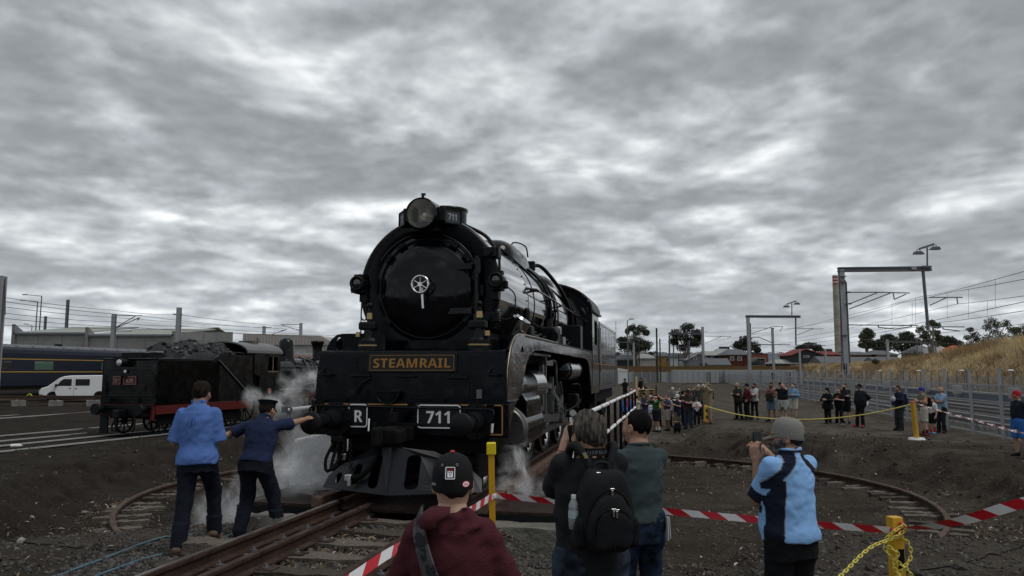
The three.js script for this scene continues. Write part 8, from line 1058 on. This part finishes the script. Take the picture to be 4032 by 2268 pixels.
{ const P = onlooker(8.62, -34.2, -0.7, 1.83, 'person all in khaki with a wide straw hat taking a photograph', { top: lng([0.23, 0.19, 0.13]), legs: lg([0.22, 0.185, 0.13], { e: 0.026 }), hat: ['brim', [0.17, 0.15, 0.075]], hair: ['short', darkGrey], arms: 'camera', shoe: [0.06, 0.045, 0.03], g: 1.1 }); mesh('belt', [new THREE.TorusGeometry(0.155, 0.022, 6, 24).applyMatrix4(M4(0, 0.99, -0.005, Math.PI / 2, 0, 0, [1.12, 0.85, 1]))], fabric([0.06, 0.045, 0.03]), P.t); pack(P, 'black rucksack on the back of the khaki photographer', BLK, 0.9); }
{ const P = onlooker(8.5, -38.5, 2.2, 1.8, 'person in black with a dark rucksack facing away behind the crowd', { top: lng(BLK), legs: lg(BLK), hair: ['short', blackHair] }); pack(P, 'dark rucksack on the person facing away behind the crowd', NAVY); }
onlooker(9.6, -38.2, 0.4, 1.75, 'person in dark clothes just behind the straw hat photographer', { top: lng(NAVY), legs: lg(BLK), hair: ['short', blackHair] });
onlooker(8.95, -40.5, 0.2, 1.74, 'person in black seen between the far rucksack wearer and the crowd', { top: lng(BLK), legs: lg(NAVY), hat: ['cap', BLK], hair: ['short', blackHair] });
onlooker(10.62, -36.5, -1.0, 1.77, 'person in a tan beanie and dark jacket with folded arms', { top: lng([0.026, 0.025, 0.024]), legs: lg(BLK), hat: ['beanie', [0.30, 0.22, 0.15]], beard: [0.02, 0.018, 0.016], arms: 'crossed', glasses: 1, g: 1.12 });
{ const P = onlooker(11.0, -36.4, -1.35, 1.75, 'person in maroon checked shirt and black cap with a satchel', { top: lng([0.085, 0.02, 0.024]), legs: lg(BLK), hat: ['cap', BLK], hair: ['short', brownHair], arms: 'pocket', shoe: [0.03, 0.035, 0.03] }); const w = W2(P, V(-0.24, 0.92, -0.06)), s = thing('satchel', 'black satchel hanging at the hip of the maroon shirt wearer', 'satchel', [w.x, w.y, w.z], -1.35); mesh('bag', [rbox(0.1, 0.3, 0.3, 0.04)], fabric(BLK), s); mesh('strap', [tube([V(0, 0.14, 0.1), V(0.1, 0.5, 0.08), V(0.16, 0.62, 0.02), V(0.12, 0.48, -0.08), V(0, 0.14, -0.08)], 0.014, 20, 5)], fabric(BLK), s); }
{ const P = onlooker(11.42, -36.6, -0.6, 1.76, 'person in a pale grey hoodie and sunglasses with folded arms', { top: lng([0.42, 0.42, 0.43], { name: 'hooded_top', hood: 1 }), legs: lg([0.014, 0.014, 0.016], { e: 0.006 }), hair: ['short', blackHair], beard: [0.03, 0.025, 0.02], glasses: 1, arms: 'crossed' }); pack(P, 'dark rucksack worn by the person in the pale grey hoodie', NAVY, 0.85); }
{ const P = onlooker(11.75, -35.2, -1.0, 1.83, 'bearded person in red checked shirt and denim shorts', { top: tee([0.20, 0.095, 0.075]), legs: sh([0.12, 0.17, 0.24]), hair: ['short', brownHair], beard: brownHair, arms: 'low', skin: SKIN.c, shoe: [0.03, 0.04, 0.07] }); const w = W2(P, V(0.12, 1.05, 0.27)), b = thing('bag', 'dark bag held in front of the bearded person in checked shirt', 'bag', [w.x, w.y, w.z], -1.0); mesh('bag', [rbox(0.34, 0.38, 0.16, 0.06)], fabric([0.025, 0.027, 0.024]), b); mesh('handle', [tube([V(-0.08, 0.17, 0), V(-0.05, 0.27, 0), V(0.05, 0.27, 0), V(0.08, 0.17, 0)], 0.014, 14, 5)], fabric(BLK), b); }
{ const P = onlooker(12.0, -34.4, -0.9, 1.84, 'grey haired person in black tee with a shirt tied at the waist', { top: tee([0.013, 0.013, 0.015]), legs: sh([0.22, 0.2, 0.17]), hair: ['crop', greyHair], arms: 'camera', g: 1.15, belly: 0.03 }); const g = nets((p) => { const r = len(p.x / 0.215, p.z / 0.175), e = 0.62 + 0.07 * Math.sin(Math.atan2(p.x, p.z) * 5); return Math.max((Math.abs(r - 1 - (1 - p.y) * 0.25) - 0.13) * 0.17, e - p.y, p.y - 0.99) - n3(p.x * 12, p.y * 10, p.z * 12) * 0.01; }, V(-0.36, 0.5, -0.32), V(0.36, 1.04, 0.32), 0.026), w = P.t, q = thing('tied_shirt', 'grey shirt tied round the waist of the person in black tee', 'shirt', [w.position.x, w.position.y, w.position.z], -0.9); mesh('cloth', g, fabric([0.30, 0.31, 0.29]), q, true); mesh('knot', [ball(0.02, 0.95, 0.24, 0.05), tube([V(0, 0.95, 0.25), V(-0.05, 0.8, 0.27), V(-0.04, 0.66, 0.27)], 0.03, 10, 6), tube([V(0.03, 0.95, 0.25), V(0.08, 0.82, 0.27), V(0.1, 0.7, 0.26)], 0.03, 10, 6)], fabric([0.30, 0.31, 0.29]), q); const c = W2(P, P.TL(0, 0.70, 0.27)), f = thing('phone', 'dark phone held up by the grey haired person in black tee', 'phone', [c.x, c.y, c.z], -0.9); mesh('case', [rbox(0.16, 0.08, 0.012, 0.004)], MAT.blackSatin, f); mesh('lens', [cyl(V(-0.05, 0.015, 0.006), V(-0.05, 0.015, 0.01), 0.012, 0.012, 10)], MAT.glassDark, f); }
onlooker(13.25, -36.6, -0.5, 1.76, 'person in a light blue jumper and beige shorts', { top: lng([0.12, 0.23, 0.36], { collar: 1 }), legs: sh([0.42, 0.39, 0.34]), hair: ['short', blackHair], arms: 'low', skin: SKIN.d });
onlooker(13.55, -33.4, -0.7, 1.6, 'long haired person in black hooded top looking at a phone', { top: lng(BLK, { hood: 1, name: 'hooded_top', flare: 0.06, hem: -0.16 }), legs: lg(BLK), hair: ['long', blackHair], hat: ['beanie', BLK], arms: 'low', shoe: [0.05, 0.05, 0.05], skin: SKIN.d });
onlooker(14.1, -33.5, -0.8, 1.62, 'fair haired person in a black tee with orange print', { top: tee(BLK, { c: [1, 1, 1], paint: (q) => q.z > 0.06 && Math.abs(q.x + 0.0) < 0.075 && q.y > 0.22 && q.y < 0.38 && n3(q.x * 60, q.y * 60, 3) > -0.1 ? [0.28, 0.10, 0.03] : [0.012, 0.012, 0.013] }), legs: lg(BLK), hair: ['full', [0.30, 0.21, 0.12]], arms: 'low', g: 1.25, skin: SKIN.d, shoe: [0.03, 0.03, 0.03], sole: [0.5, 0.5, 0.5] });
onlooker(14.55, -33.9, -0.8, 1.79, 'person in black jacket and black shorts behind the orange print tee', { top: lng([0.016, 0.016, 0.02]), legs: sh(BLK), hair: ['crop', brownHair], arms: 'crossed', beard: brownHair, g: 1.1 });
{ const P = onlooker(14.25, -31.8, -1.1, 1.8, 'person in black cap and black clothes with bright red shoes', { top: lng([0.015, 0.016, 0.018], { e: 0.036 }), legs: lg(BLK), hat: ['cap', BLK], hair: ['crop', blackHair], arms: 'back', shoe: [0.33, 0.035, 0.035], g: 1.25, belly: 0.03 }); const w = W2(P, P.TL(0.05, 0.0, -0.24)), b = thing('white_bag', 'small white bag held behind the back of the red shoe wearer', 'bag', [w.x, w.y, w.z], 0.4); mesh('bag', [rbox(0.26, 0.2, 0.08, 0.035)], MAT.white, b); mesh('handle', [tube([V(-0.06, 0.09, 0), V(0, 0.16, 0), V(0.06, 0.09, 0)], 0.008, 10, 5)], MAT.white, b); }
{ const P = onlooker(14.95, -30.0, -1.3, 1.77, 'person in navy jacket and dark trousers carrying a rucksack', { top: lng([0.014, 0.017, 0.034]), legs: lg([0.028, 0.029, 0.033], { e: 0.024 }), hair: ['short', blackHair], arms: [[[0.10, 0.25, 0.3], [0.8, -0.8, 0]], [[-0.22, 0, 0.09], [-1, 0, -0.7]]] , skin: SKIN.c }); pack(P, 'dark blue rucksack on the back of the navy jacket wearer', [0.012, 0.014, 0.03]); const w = W2(P, P.TL(0.08, 0.27, 0.36)), b = thing('plastic_bag', 'crumpled pale bag in the hand of the navy jacket wearer', 'bag', [w.x, w.y, w.z]); mesh('bag', [new THREE.IcosahedronGeometry(0.09, 2).applyMatrix4(M4(0, 0, 0, 0, 0, 0, [1, 1.25, 0.8]))], std(0.4, 0.42, 0.45, 0.5), b); mesh('neck', [cyl(V(0, 0.08, 0), V(0, 0.17, 0), 0.03, 0.05, 8)], std(0.4, 0.42, 0.45, 0.5), b); }
{ const P = onlooker(14.5, -27.5, -1.25, 1.75, 'person in a blue cap, khaki and orange top and beige shorts', { top: lng([1, 1, 1], { hood: 1, name: 'hooded_top', paint: (q) => Math.abs(q.x) > 0.2 && q.y < 0.42 ? (n3(q.x * 30, q.y * 30, q.z * 30) > 0 ? [0.36, 0.10, 0.04] : [0.2, 0.19, 0.15]) : [0.115, 0.115, 0.085] }), legs: sh([0.40, 0.38, 0.33]), hat: ['cap', [0.03, 0.04, 0.19]], hair: ['short', brownHair], arms: 'one', sock: [0.07, 0.02, 0.022], shoe: [0.10, 0.02, 0.022], skin: SKIN.d }); pack(P, 'dark rucksack on the person in the blue cap', BLK, 0.9); }
onlooker(15.25, -28.2, -1.2, 1.36, 'child in a white top, black shorts and red socks', { top: tee([0.55, 0.54, 0.54]), legs: sh(BLK), hair: ['short', brownHair], arms: 'down', sock: [0.36, 0.03, 0.03], sockH: 0.36, shoe: [0.12, 0.27, 0.40], skin: SKIN.d });
onlooker(15.85, -28.7, -1.15, 1.75, 'bald person in pale blue tee with folded arms and dark trousers', { top: tee([0.20, 0.29, 0.41], { loose: 0.03 }), legs: lg([0.02, 0.021, 0.024]), arms: 'crossed', g: 1.15, skin: SKIN.b });
onlooker(13.45, -20.7, -1.35, 1.80, 'person in red cap, navy tee and bright blue shorts at the right edge', { cell: 0.018, ccell: 0.018, top: tee([0.014, 0.018, 0.03], { loose: 0.03, hem: -0.12 }), legs: sh([0.035, 0.14, 0.42]), hat: ['cap', [0.33, 0.015, 0.025]], hair: ['short', brownHair], arms: 'back', g: 1.15, shoe: BLK, glasses: 0, skin: SKIN.a });
{ const rr = rng(404), cols = [[0.03, 0.04, 0.07], [0.10, 0.10, 0.09], [0.30, 0.29, 0.27], [0.02, 0.02, 0.02], [0.12, 0.04, 0.04], [0.05, 0.07, 0.05]], says = ['half hidden person in dark blue at the back of the crowd, left', 'half hidden person in grey at the back of the crowd, left of centre', 'half hidden person in pale top at the back of the crowd, centre', 'half hidden person in black at the back of the crowd, right of centre', 'half hidden person in dull red at the back of the crowd, right', 'half hidden person in dark green at the back of the crowd, far right'];
  for (let i = 0; i < 6; i++) onlooker(6.9 + i * 0.52 + rr() * 0.2, -39.2 - rr() * 1.6, -0.7 + rr() * 0.8, 1.66 + rr() * 0.16, says[i], { cell: 0.036, ccell: 0.034, top: i % 2 ? tee(cols[i]) : lng(cols[i]), legs: lg(i % 3 ? BLK : [0.06, 0.08, 0.12]), hair: [i % 3 ? 'short' : 'long', [brownHair, blackHair, greyHair][i % 3]], arms: ['crossed', 'camera', 'down', 'low', 'pocket', 'camera'][i], hat: i % 2 ? ['cap', cols[(i + 3) % 6]] : undefined }); }
// far figures and the driver by the tender
onlooker(5.5, -37.4, 2.6, 1.78, 'person in blue overalls seen beyond the white handrail', { top: tee([0.055, 0.12, 0.36], { sleeve: 1.6 }), legs: lg(NAVY), hat: ['cap', NAVY], hair: ['short', blackHair], lean: 0.35, group: undefined });
for (const [px, d, yaw, h, label, o] of [[2525, 68, 0.3, 1.75, 'distant person in dark clothes left of the far fence', { top: lng(BLK), legs: lg(NAVY), hat: ['cap', BLK], hair: ['crop', blackHair] }], [2540, 68, 0.5, 1.72, 'distant person in grey top beside the dark clothed one', { top: tee([0.12, 0.13, 0.12]), legs: lg(BLK), hair: ['crop', greyHair] }], [2461, 60, -0.5, 1.76, 'person in dark overalls standing beside the engine tender', { top: tee(BLK), legs: lg(NAVY), hat: ['brim', [0.05, 0.04, 0.03]], hair: ['short', brownHair] }], [2642, 58, 0.2, 1.75, 'distant person in grey top behind the crowd', { top: lng([0.2, 0.19, 0.17]), legs: lg(BLK), hair: ['crop', blackHair] }], [2648, 57, -0.3, 1.72, 'distant person with a white cap behind the crowd', { top: lng([0.16, 0.15, 0.14]), legs: lg(NAVY), hat: ['cap', [0.55, 0.55, 0.55]], hair: ['crop', brownHair] }], [2672, 55, 0.1, 1.7, 'distant person in pale clothes behind the broad dark hat', { top: tee([0.35, 0.33, 0.3]), legs: sh([0.3, 0.27, 0.24]), hair: ['crop', brownHair] }]]) { const p = AT(px, 1500, d); onlooker(p.x, p.z, yaw, h, label, { cell: 0.04, ccell: 0.036, ...o }); }
// ---------- tapes, posts, chain, hoses and small things ----------
const stripe = (bend) => { const t = canvasTex(128, 64, (c, w, h) => { c.fillStyle = '#e4e4e6'; c.fillRect(0, 0, w, h); c.fillStyle = '#c01c2c'; for (const o of [-128, 0, 128]) { c.beginPath(); c.moveTo(o + 10, 0); c.lineTo(o + 74, 0); c.lineTo(o + 74 + bend, h); c.lineTo(o + 10 + bend, h); c.fill(); } }); t.wrapS = t.wrapT = THREE.RepeatWrapping; return t; };
const tapeM = (() => { const m = phys(1, 1, 1, 0.35, 0, { map: stripe(40), transmission: 0.2, thickness: 0 }); m.name = 'barrier_tape'; return m; })();
function tape(label, pts, w, tw, group) {              // a thin ribbon, tw(t) its turn about its own length
  const cv = new THREE.CatmullRomCurve3(pts, false, 'centripetal'), L = cv.getLength(), N = Math.max(30, Math.round(L * 14)), pos = [], uv = [], ix = [];
  for (let i = 0; i <= N; i++) { const t = i / N, p = cv.getPointAt(t), d = cv.getTangentAt(t), side = V(-d.z, 0, d.x).normalize(), up = V().crossVectors(side, d).normalize(), a = tw(t), o = up.clone().multiplyScalar(Math.cos(a)).addScaledVector(side, Math.sin(a)); for (const s of [1, -1]) { pos.push(p.x + o.x * s * w / 2, p.y + o.y * s * w / 2, p.z + o.z * s * w / 2); uv.push(t * L / 0.30, s > 0 ? 1 : 0); } if (i < N) { const k = i * 2; ix.push(k, k + 2, k + 1, k + 1, k + 2, k + 3); } }
  const g = new THREE.BufferGeometry(); g.setAttribute('position', new THREE.Float32BufferAttribute(pos, 3)); g.setAttribute('uv', new THREE.Float32BufferAttribute(uv, 2)); g.setIndex(ix); g.computeVertexNormals();
  return tag(mesh('barrier_tape', g, tapeM, null, true), label, 'barrier tape', group);
}
const P1 = V(-0.165, 0, -7.2), P2 = V(3.05, 0, -6.3);
tape('red and white tape from the round yellow post across to the square yellow post', [V(P1.x, 0.575, P1.z), V(0.5, 0.545, -6.98), V(1.44, 0.50, -6.75), V(2.3, 0.462, -6.52), V(P2.x - 0.05, 0.45, P2.z + 0.03)], 0.056, (t) => 0.12 + 0.5 * Math.sin(t * 7) * 0.5);
tape('red and white tape from the square yellow post up to the right edge', [V(P2.x + 0.04, 0.46, P2.z + 0.05), V(3.25, 0.60, -5.8), V(3.46, 0.86, -5.2), V(3.75, 1.1, -4.5), V(4.2, 1.35, -3.6)], 0.07, (t) => mix(1.15, 0.1, sstep(0, 0.35, t)));
tape('red and white tape from the round yellow post down past the maroon hooded person', [V(P1.x, 0.575, P1.z), V(-0.45, 0.60, -5.8), V(-0.71, 0.655, -4.6), V(-0.92, 0.58, -4.15), V(-1.5, 0.5, -3.0)], 0.055, (t) => 0.2 + t * 0.6);
tape('distant red and white tape before the crowd by the pallets', [AT(2544, 1556, 36.5), AT(2660, 1575, 35), AT(2779, 1600, 33.6)], 0.075, (t) => t * 30);
tape('distant red and white tape from the yellow bollard towards the red cap wearer', [AT(3607, 1588, 25.6), AT(3720, 1622, 22), AT(3860, 1660, 18.5), AT(4032, 1705, 14.5), AT(4250, 1740, 11.5)], 0.06, (t) => t * 42);
tape('loose red and white tape behind the white handrail end', [AT(2470, 1531, 44), AT(2505, 1532, 44), AT(2535, 1528, 44)], 0.09, (t) => t * 12);
{ const t = thing('barrier_post', 'round topped yellow post with pale cap holding the near tape', 'barrier post', [P1.x, ground(P1.x, P1.z, 0), P1.z]); const h = 1.03 - t.position.y; t.rotation.z = 0.02; t.rotation.x = 0.03; mesh('stake', [beam(V(0, 0, 0), V(0, h, 0.0), 0.055, 0.055)], MAT.yellow, t); mesh('cap', [rbox(0.085, 0.11, 0.085, 0.012, 0, h - 0.03, 0)], std(0.68, 0.52, 0.01, 0.5), t); mesh('tape_knot', [rbox(0.075, 0.05, 0.075, 0.015, 0, 0.82, 0, 0, 0, 0.3)], tapeM, t); }
{
  const y0 = ground(P2.x, P2.z, 0), t = thing('barrier_post', 'square yellow post with black panels wrapped in pale yellow chain', 'barrier post', [P2.x, y0, P2.z], 0.12), h = 0.55 - y0; mesh('post', [rbox(0.092, h, 0.092, 0.006, 0, h / 2, 0)], std(0.58, 0.33, 0.02, 0.45), t); for (const [a, b] of [[0.57, 0.72], [0.28, 0.42], [0.02, 0.15]]) mesh('black_panel', [box(0.052, b - a, 0.004, 0.012, (a + b) / 2, 0.047)], MAT.blackMatt, t); mesh('bolt', [cyl(V(0.02, h - 0.05, 0.05), V(0.02, h - 0.05, 0.065), 0.016, 0.016, 8)], MAT.galv, t); mesh('tape_knot', [rbox(0.115, 0.05, 0.115, 0.012, 0, h - 0.10, 0, 0, 0, 0.15), rbox(0.04, 0.1, 0.02, 0.008, 0.02, h - 0.08, 0.06)], std(0.45, 0.03, 0.045, 0.5), t);
  const link = mg(new THREE.TorusGeometry(0.0125, 0.0042, 6, 14).applyMatrix4(M4(0, 0, 0, 0, 0, 0, [1.75, 1, 1])));
  const ch = thing('plastic_chain', 'pale yellow plastic chain tangled on the square post and sagging to the left', 'chain', [P2.x, y0, P2.z]), W = (x, y, z) => V(P2.x + x, y0 + y, P2.z + z);
  const run = (pts) => { const cv = new THREE.CatmullRomCurve3(pts, false, 'centripetal'), L = cv.getLength(), n = Math.round(L / 0.034); for (let i = 0; i < n; i++) { const p = cv.getPointAt((i + 0.5) / n), d = cv.getTangentAt((i + 0.5) / n), q = new THREE.Quaternion().setFromUnitVectors(V(1, 0, 0), d).multiply(new THREE.Quaternion().setFromAxisAngle(V(1, 0, 0), (i % 2) * 1.57 + 0.4)), m = new THREE.Mesh(link, MAT.yellowPale); m.name = 'link'; m.position.copy(p).sub(ch.position); m.quaternion.copy(q); m.castShadow = m.receiveShadow = true; ch.add(m); } };
  run([V(1.9, -0.12, -5.5), V(2.15, 0.02, -5.75), V(2.5, 0.19, -6.0), V(2.8, 0.34, -6.18), W(-0.08, 0.80, 0.07)]);
  run([W(0.03, h - 0.05, 0.07), W(0.045, 0.88, 0.08), W(-0.02, 0.84, 0.09), W(-0.12, 0.76, 0.06), W(-0.09, 0.68, 0.08), W(-0.02, 0.62, 0.09), W(0.06, 0.55, 0.08), W(0.08, 0.48, 0.06), W(0.02, 0.44, 0.08), W(-0.05, 0.30, 0.09), W(-0.045, 0.1, 0.1)]);
  run([W(-0.08, 0.80, 0.07), W(0.0, 0.82, 0.08), W(0.07, 0.76, 0.07), W(0.075, 0.66, 0.07), W(0.0, 0.58, 0.09), W(-0.05, 0.50, 0.08), W(0.02, 0.36, 0.09), W(0.06, 0.2, 0.09)]); run([W(-0.10, 0.75, 0.08), W(-0.04, 0.70, 0.1), W(-0.07, 0.6, 0.09), W(-0.03, 0.52, 0.1), W(-0.06, 0.4, 0.09), W(-0.05, 0.2, 0.09)]); run([W(-0.1, 0.8, 0.05), W(-0.05, 0.86, 0.08), W(0.01, 0.9, 0.08)]);
}
{ const p = AT(2779, 1662, 33.8), t = thing('barrier_post', 'small yellow and black post at the feet of the khaki photographer', 'barrier post', [p.x, p.y, p.z]); mesh('post', [box(0.13, 0.74, 0.13, 0, 0.37, 0)], std(0.55, 0.33, 0.03, 0.5), t); for (const y of [0.22, 0.5]) mesh('black_panel', [box(0.06, 0.14, 0.01, 0.03, y, 0.068)], MAT.blackMatt, t); mesh('orange_base', [box(0.16, 0.1, 0.16, 0, 0.05, 0)], std(0.5, 0.2, 0.03, 0.5), t); }
{ const p = AT(3607, 1725, 26), t = thing('bollard', 'tall round orange yellow bollard with a white base holding the yellow chain', 'bollard', [p.x, ground(p.x, p.z, 0), p.z]); mesh('tube', [cyl(V(0.02, 0.04, 0), V(-0.05, 1.2, 0), 0.085, 0.08, 16)], std(0.52, 0.29, 0.03, 0.5), t); mesh('base', [cyl(V(0.02, 0, 0), V(0.02, 0.06, 0), 0.27, 0.24, 20)], MAT.white, t); mesh('top_band', [cyl(V(-0.05, 1.2, 0), V(-0.055, 1.26, 0), 0.088, 0.07, 16)], std(0.4, 0.1, 0.04, 0.6), t);
  const r = mesh('chain_rope', [tube([AT(2779, 1600, 33.6), AT(2890, 1629, 32.5), AT(3010, 1646, 31.5), AT(3150, 1652, 30.5), AT(3290, 1646, 29.2), AT(3430, 1628, 27.8), AT(3600, 1590, 26)], 0.02, 90, 6)], MAT.yellowPale); tag(r, 'long yellow plastic chain sagging between the small post and the bollard', 'chain'); }
{ const p = AT(2537, 1610, 46), t = thing('pallet_stack', 'stack of pale wooden pallets at the end of the white handrail', 'pallet stack', [p.x, p.y, p.z], 0.1), w = std(0.42, 0.31, 0.17, 0.9, 0, { map: rep(T.wood, 1) }); for (let i = 0; i < 8; i++) { const m = mesh('pallet', [box(1.1, 0.03, 1.0, 0, i * 0.145 + 0.12, 0)], w, t); for (const x of [-0.5, 0, 0.5]) mesh('block', [box(0.1, 0.09, 1.0, x, i * 0.145 + 0.055, 0)], w, m); } mesh('upright', [box(0.09, 1.9, 0.09, -0.58, 0.95, 0.5)], std(0.5, 0.42, 0.22, 0.8), t); mesh('upright', [box(0.08, 1.4, 0.08, 0.6, 0.7, 0.5)], MAT.pole, t); }
{ const p = AT(2568, 1631, 38.5), t = thing('backpack', 'white backpack standing on the ground beside the pallets', 'backpack', [p.x, p.y, p.z], -0.4); mesh('main_bag', [rbox(0.36, 0.44, 0.2, 0.07, 0, 0.22, 0)], std(0.5, 0.5, 0.55, 0.8), t); mesh('front_pocket', [rbox(0.28, 0.22, 0.1, 0.04, 0, 0.16, 0.12)], std(0.42, 0.43, 0.5, 0.8), t); mesh('strap', [tube([V(0.17, 0.4, -0.05), V(0.26, 0.3, -0.1), V(0.28, 0.05, -0.08), V(0.18, 0.03, -0.06)], 0.025, 14, 6)], MAT.blackMatt, t); }
const onGround = (a, d) => { const out = a.map(([x, y]) => { let h = -0.25, p; for (let i = 0; i < 6; i++) { const u = (x - 2016) / 3030, v = -(y - 1134) / 3030, k = (EYE - h) / -(v * cP + sP); p = V(u * k, h, -(cP - v * sP) * k); h = ground(p.x, p.z); } p.y = h + d; return p; }); return out; };
const dense = (a) => { const out = []; for (let i = 0; i < a.length - 1; i++) for (let k = 0; k < 6; k++) out.push([mix(a[i][0], a[i + 1][0], k / 6), mix(a[i][1], a[i + 1][1], k / 6)]); out.push(a[a.length - 1]); return out; };
const hoseM = std(0.05, 0.125, 0.165, 0.45);
tag(mesh('air_hose', [tube(onGround(dense([[120, 2310], [238, 2268], [436, 2194], [525, 2157], [614, 2127], [667, 2115], [760, 2108]]), 0.012), 0.014, 160, 8)], hoseM), 'upper blue hose curving to the feet of the blue shirt wearer', 'hose');
tag(mesh('air_hose', [tube(onGround(dense([[300, 2310], [394, 2268], [545, 2212], [640, 2186], [733, 2167], [838, 2137], [967, 2088]]), 0.012), 0.014, 160, 8)], hoseM), 'lower blue hose running beside the left rail', 'hose');
tag(mesh('cable', [tube(onGround(dense([[-60, 2124], [0, 2127], [198, 2150], [396, 2167], [520, 2170], [644, 2165]]), 0.006), 0.008, 160, 6)], MAT.blackMatt), 'thin black cable across the dirt at lower left', 'cable');
tag(mesh('cable', [tube(onGround(dense([[4120, 2130], [4032, 2155], [3900, 2192], [3740, 2232], [3600, 2252], [3480, 2262]]), 0.006), 0.008, 160, 6)], MAT.blackMatt), 'thin black cable across the dirt at lower right', 'cable');
{ const p = AT(67, 1690, 24.5), t = thing('litter_bottle', 'white plastic bottle lying between the yard rails on the left', 'bottle', [p.x, ground(p.x, p.z) + 0.06, p.z], 0.3); mesh('bottle', [cyl(V(-0.14, 0, 0), V(0.1, 0, 0), 0.055, 0.055, 12), cyl(V(0.1, 0, 0), V(0.17, 0, 0), 0.05, 0.02, 12)], MAT.white, t); mesh('lid', [cyl(V(0.17, 0, 0), V(0.2, 0, 0), 0.022, 0.022, 10)], MAT.grey, t); }
{ const p = AT(115, 1571, 52), t = thing('tool_bag', 'small fluorescent yellow bag lying before the blue carriage', 'bag', [p.x, p.y, p.z]); mesh('bag', [rbox(0.55, 0.2, 0.3, 0.06, 0, 0.1, 0)], std(0.5, 0.62, 0.05, 0.6), t); mesh('handle', [tube([V(-0.2, 0.18, 0), V(0, 0.34, 0), V(0.2, 0.18, 0)], 0.03, 12, 6)], std(0.5, 0.62, 0.05, 0.6), t); }
// ---------- steam ----------
{
  const tex = [1, 2, 3].map((k) => dtex(128, (u, v) => { const x = u * 2 - 1, y = v * 2 - 1, r = len(x, y), f = sstep(1, 0.15, r + 0.5 * fbm(u * 3 + k * 7, v * 3 + k, 4)); return Math.max(0, f * (0.62 + 0.75 * fbm(u * 5 + k * 3, v * 5 + 9, 5))) * sstep(1, 0.75, r); }));
  const mats = tex.map((t) => { const m = std(0.93, 0.94, 0.95, 1, 0, { alphaMap: t, transparent: true, opacity: 0.34, depthWrite: false }); m.name = 'steam'; return m; });
  const cloud = (label, seed, list) => {
    const r = rng(seed), o = thing('steam', label, 'steam', [0, 0, 0]); o.userData.kind = 'stuff';
    list.forEach(([c, sp, n, s0, s1]) => { for (let i = 0; i < n; i++) { const s = s0 + r() * (s1 - s0), g = new THREE.PlaneGeometry(s, s, 10, 10), p = g.attributes.position, k = r() * 50; for (let q = 0; q < p.count; q++) p.setZ(q, n2(p.getX(q) * 2.2 + k, p.getY(q) * 2.2 + k * 2) * s * 0.28); g.applyMatrix4(M4(c.x + (r() - 0.5) * sp.x, c.y + (r() - 0.5) * sp.y, c.z + (r() - 0.5) * sp.z, (r() - 0.5) * 1.6, (r() - 0.5) * 2.4, r() * 6.28)); g.computeVertexNormals(); const m = new THREE.Mesh(g, mats[i % 3]); m.name = 'steam_puff'; m.userData.kind = 'stuff'; o.add(m); } });
    return o;
  };
  cloud('white steam drifting round the left front of the big engine', 5, [[LW(-1.9, 0.1, 10.9), V(0.9, 0.9, 1.6), 16, 0.8, 1.5], [LW(-1.6, 0.7, 11.0), V(0.8, 0.9, 1.4), 9, 0.7, 1.2], [LW(-2.7, -0.35, 11.4), V(1.0, 0.5, 1.5), 8, 0.6, 1.0], [LW(-3.5, -0.55, 11.4), V(1.2, 0.3, 1.2), 6, 0.5, 0.85], [LW(-1.9, 1.3, 12.0), V(1.2, 0.7, 1.5), 4, 0.7, 1.1]]);
  cloud('small plume of steam below the right cylinder of the big engine', 9, [[LW(1.3, 0.15, 11.5), V(0.3, 0.5, 0.5), 8, 0.35, 0.65], [LW(1.35, -0.05, 11.2), V(0.4, 0.2, 0.5), 4, 0.4, 0.6], [LW(1.25, 0.5, 11.9), V(0.3, 0.4, 0.4), 4, 0.3, 0.5]]);
  cloud('faint grey steam drifting over the side of the coal tender', 15, [[AT(1010, 1560, 28), V(2.4, 0.8, 1.5), 6, 1.0, 1.8], [AT(1150, 1510, 30), V(1.6, 1.0, 1.5), 4, 1.0, 1.6]]);
}
renderer.render(scene, camera);
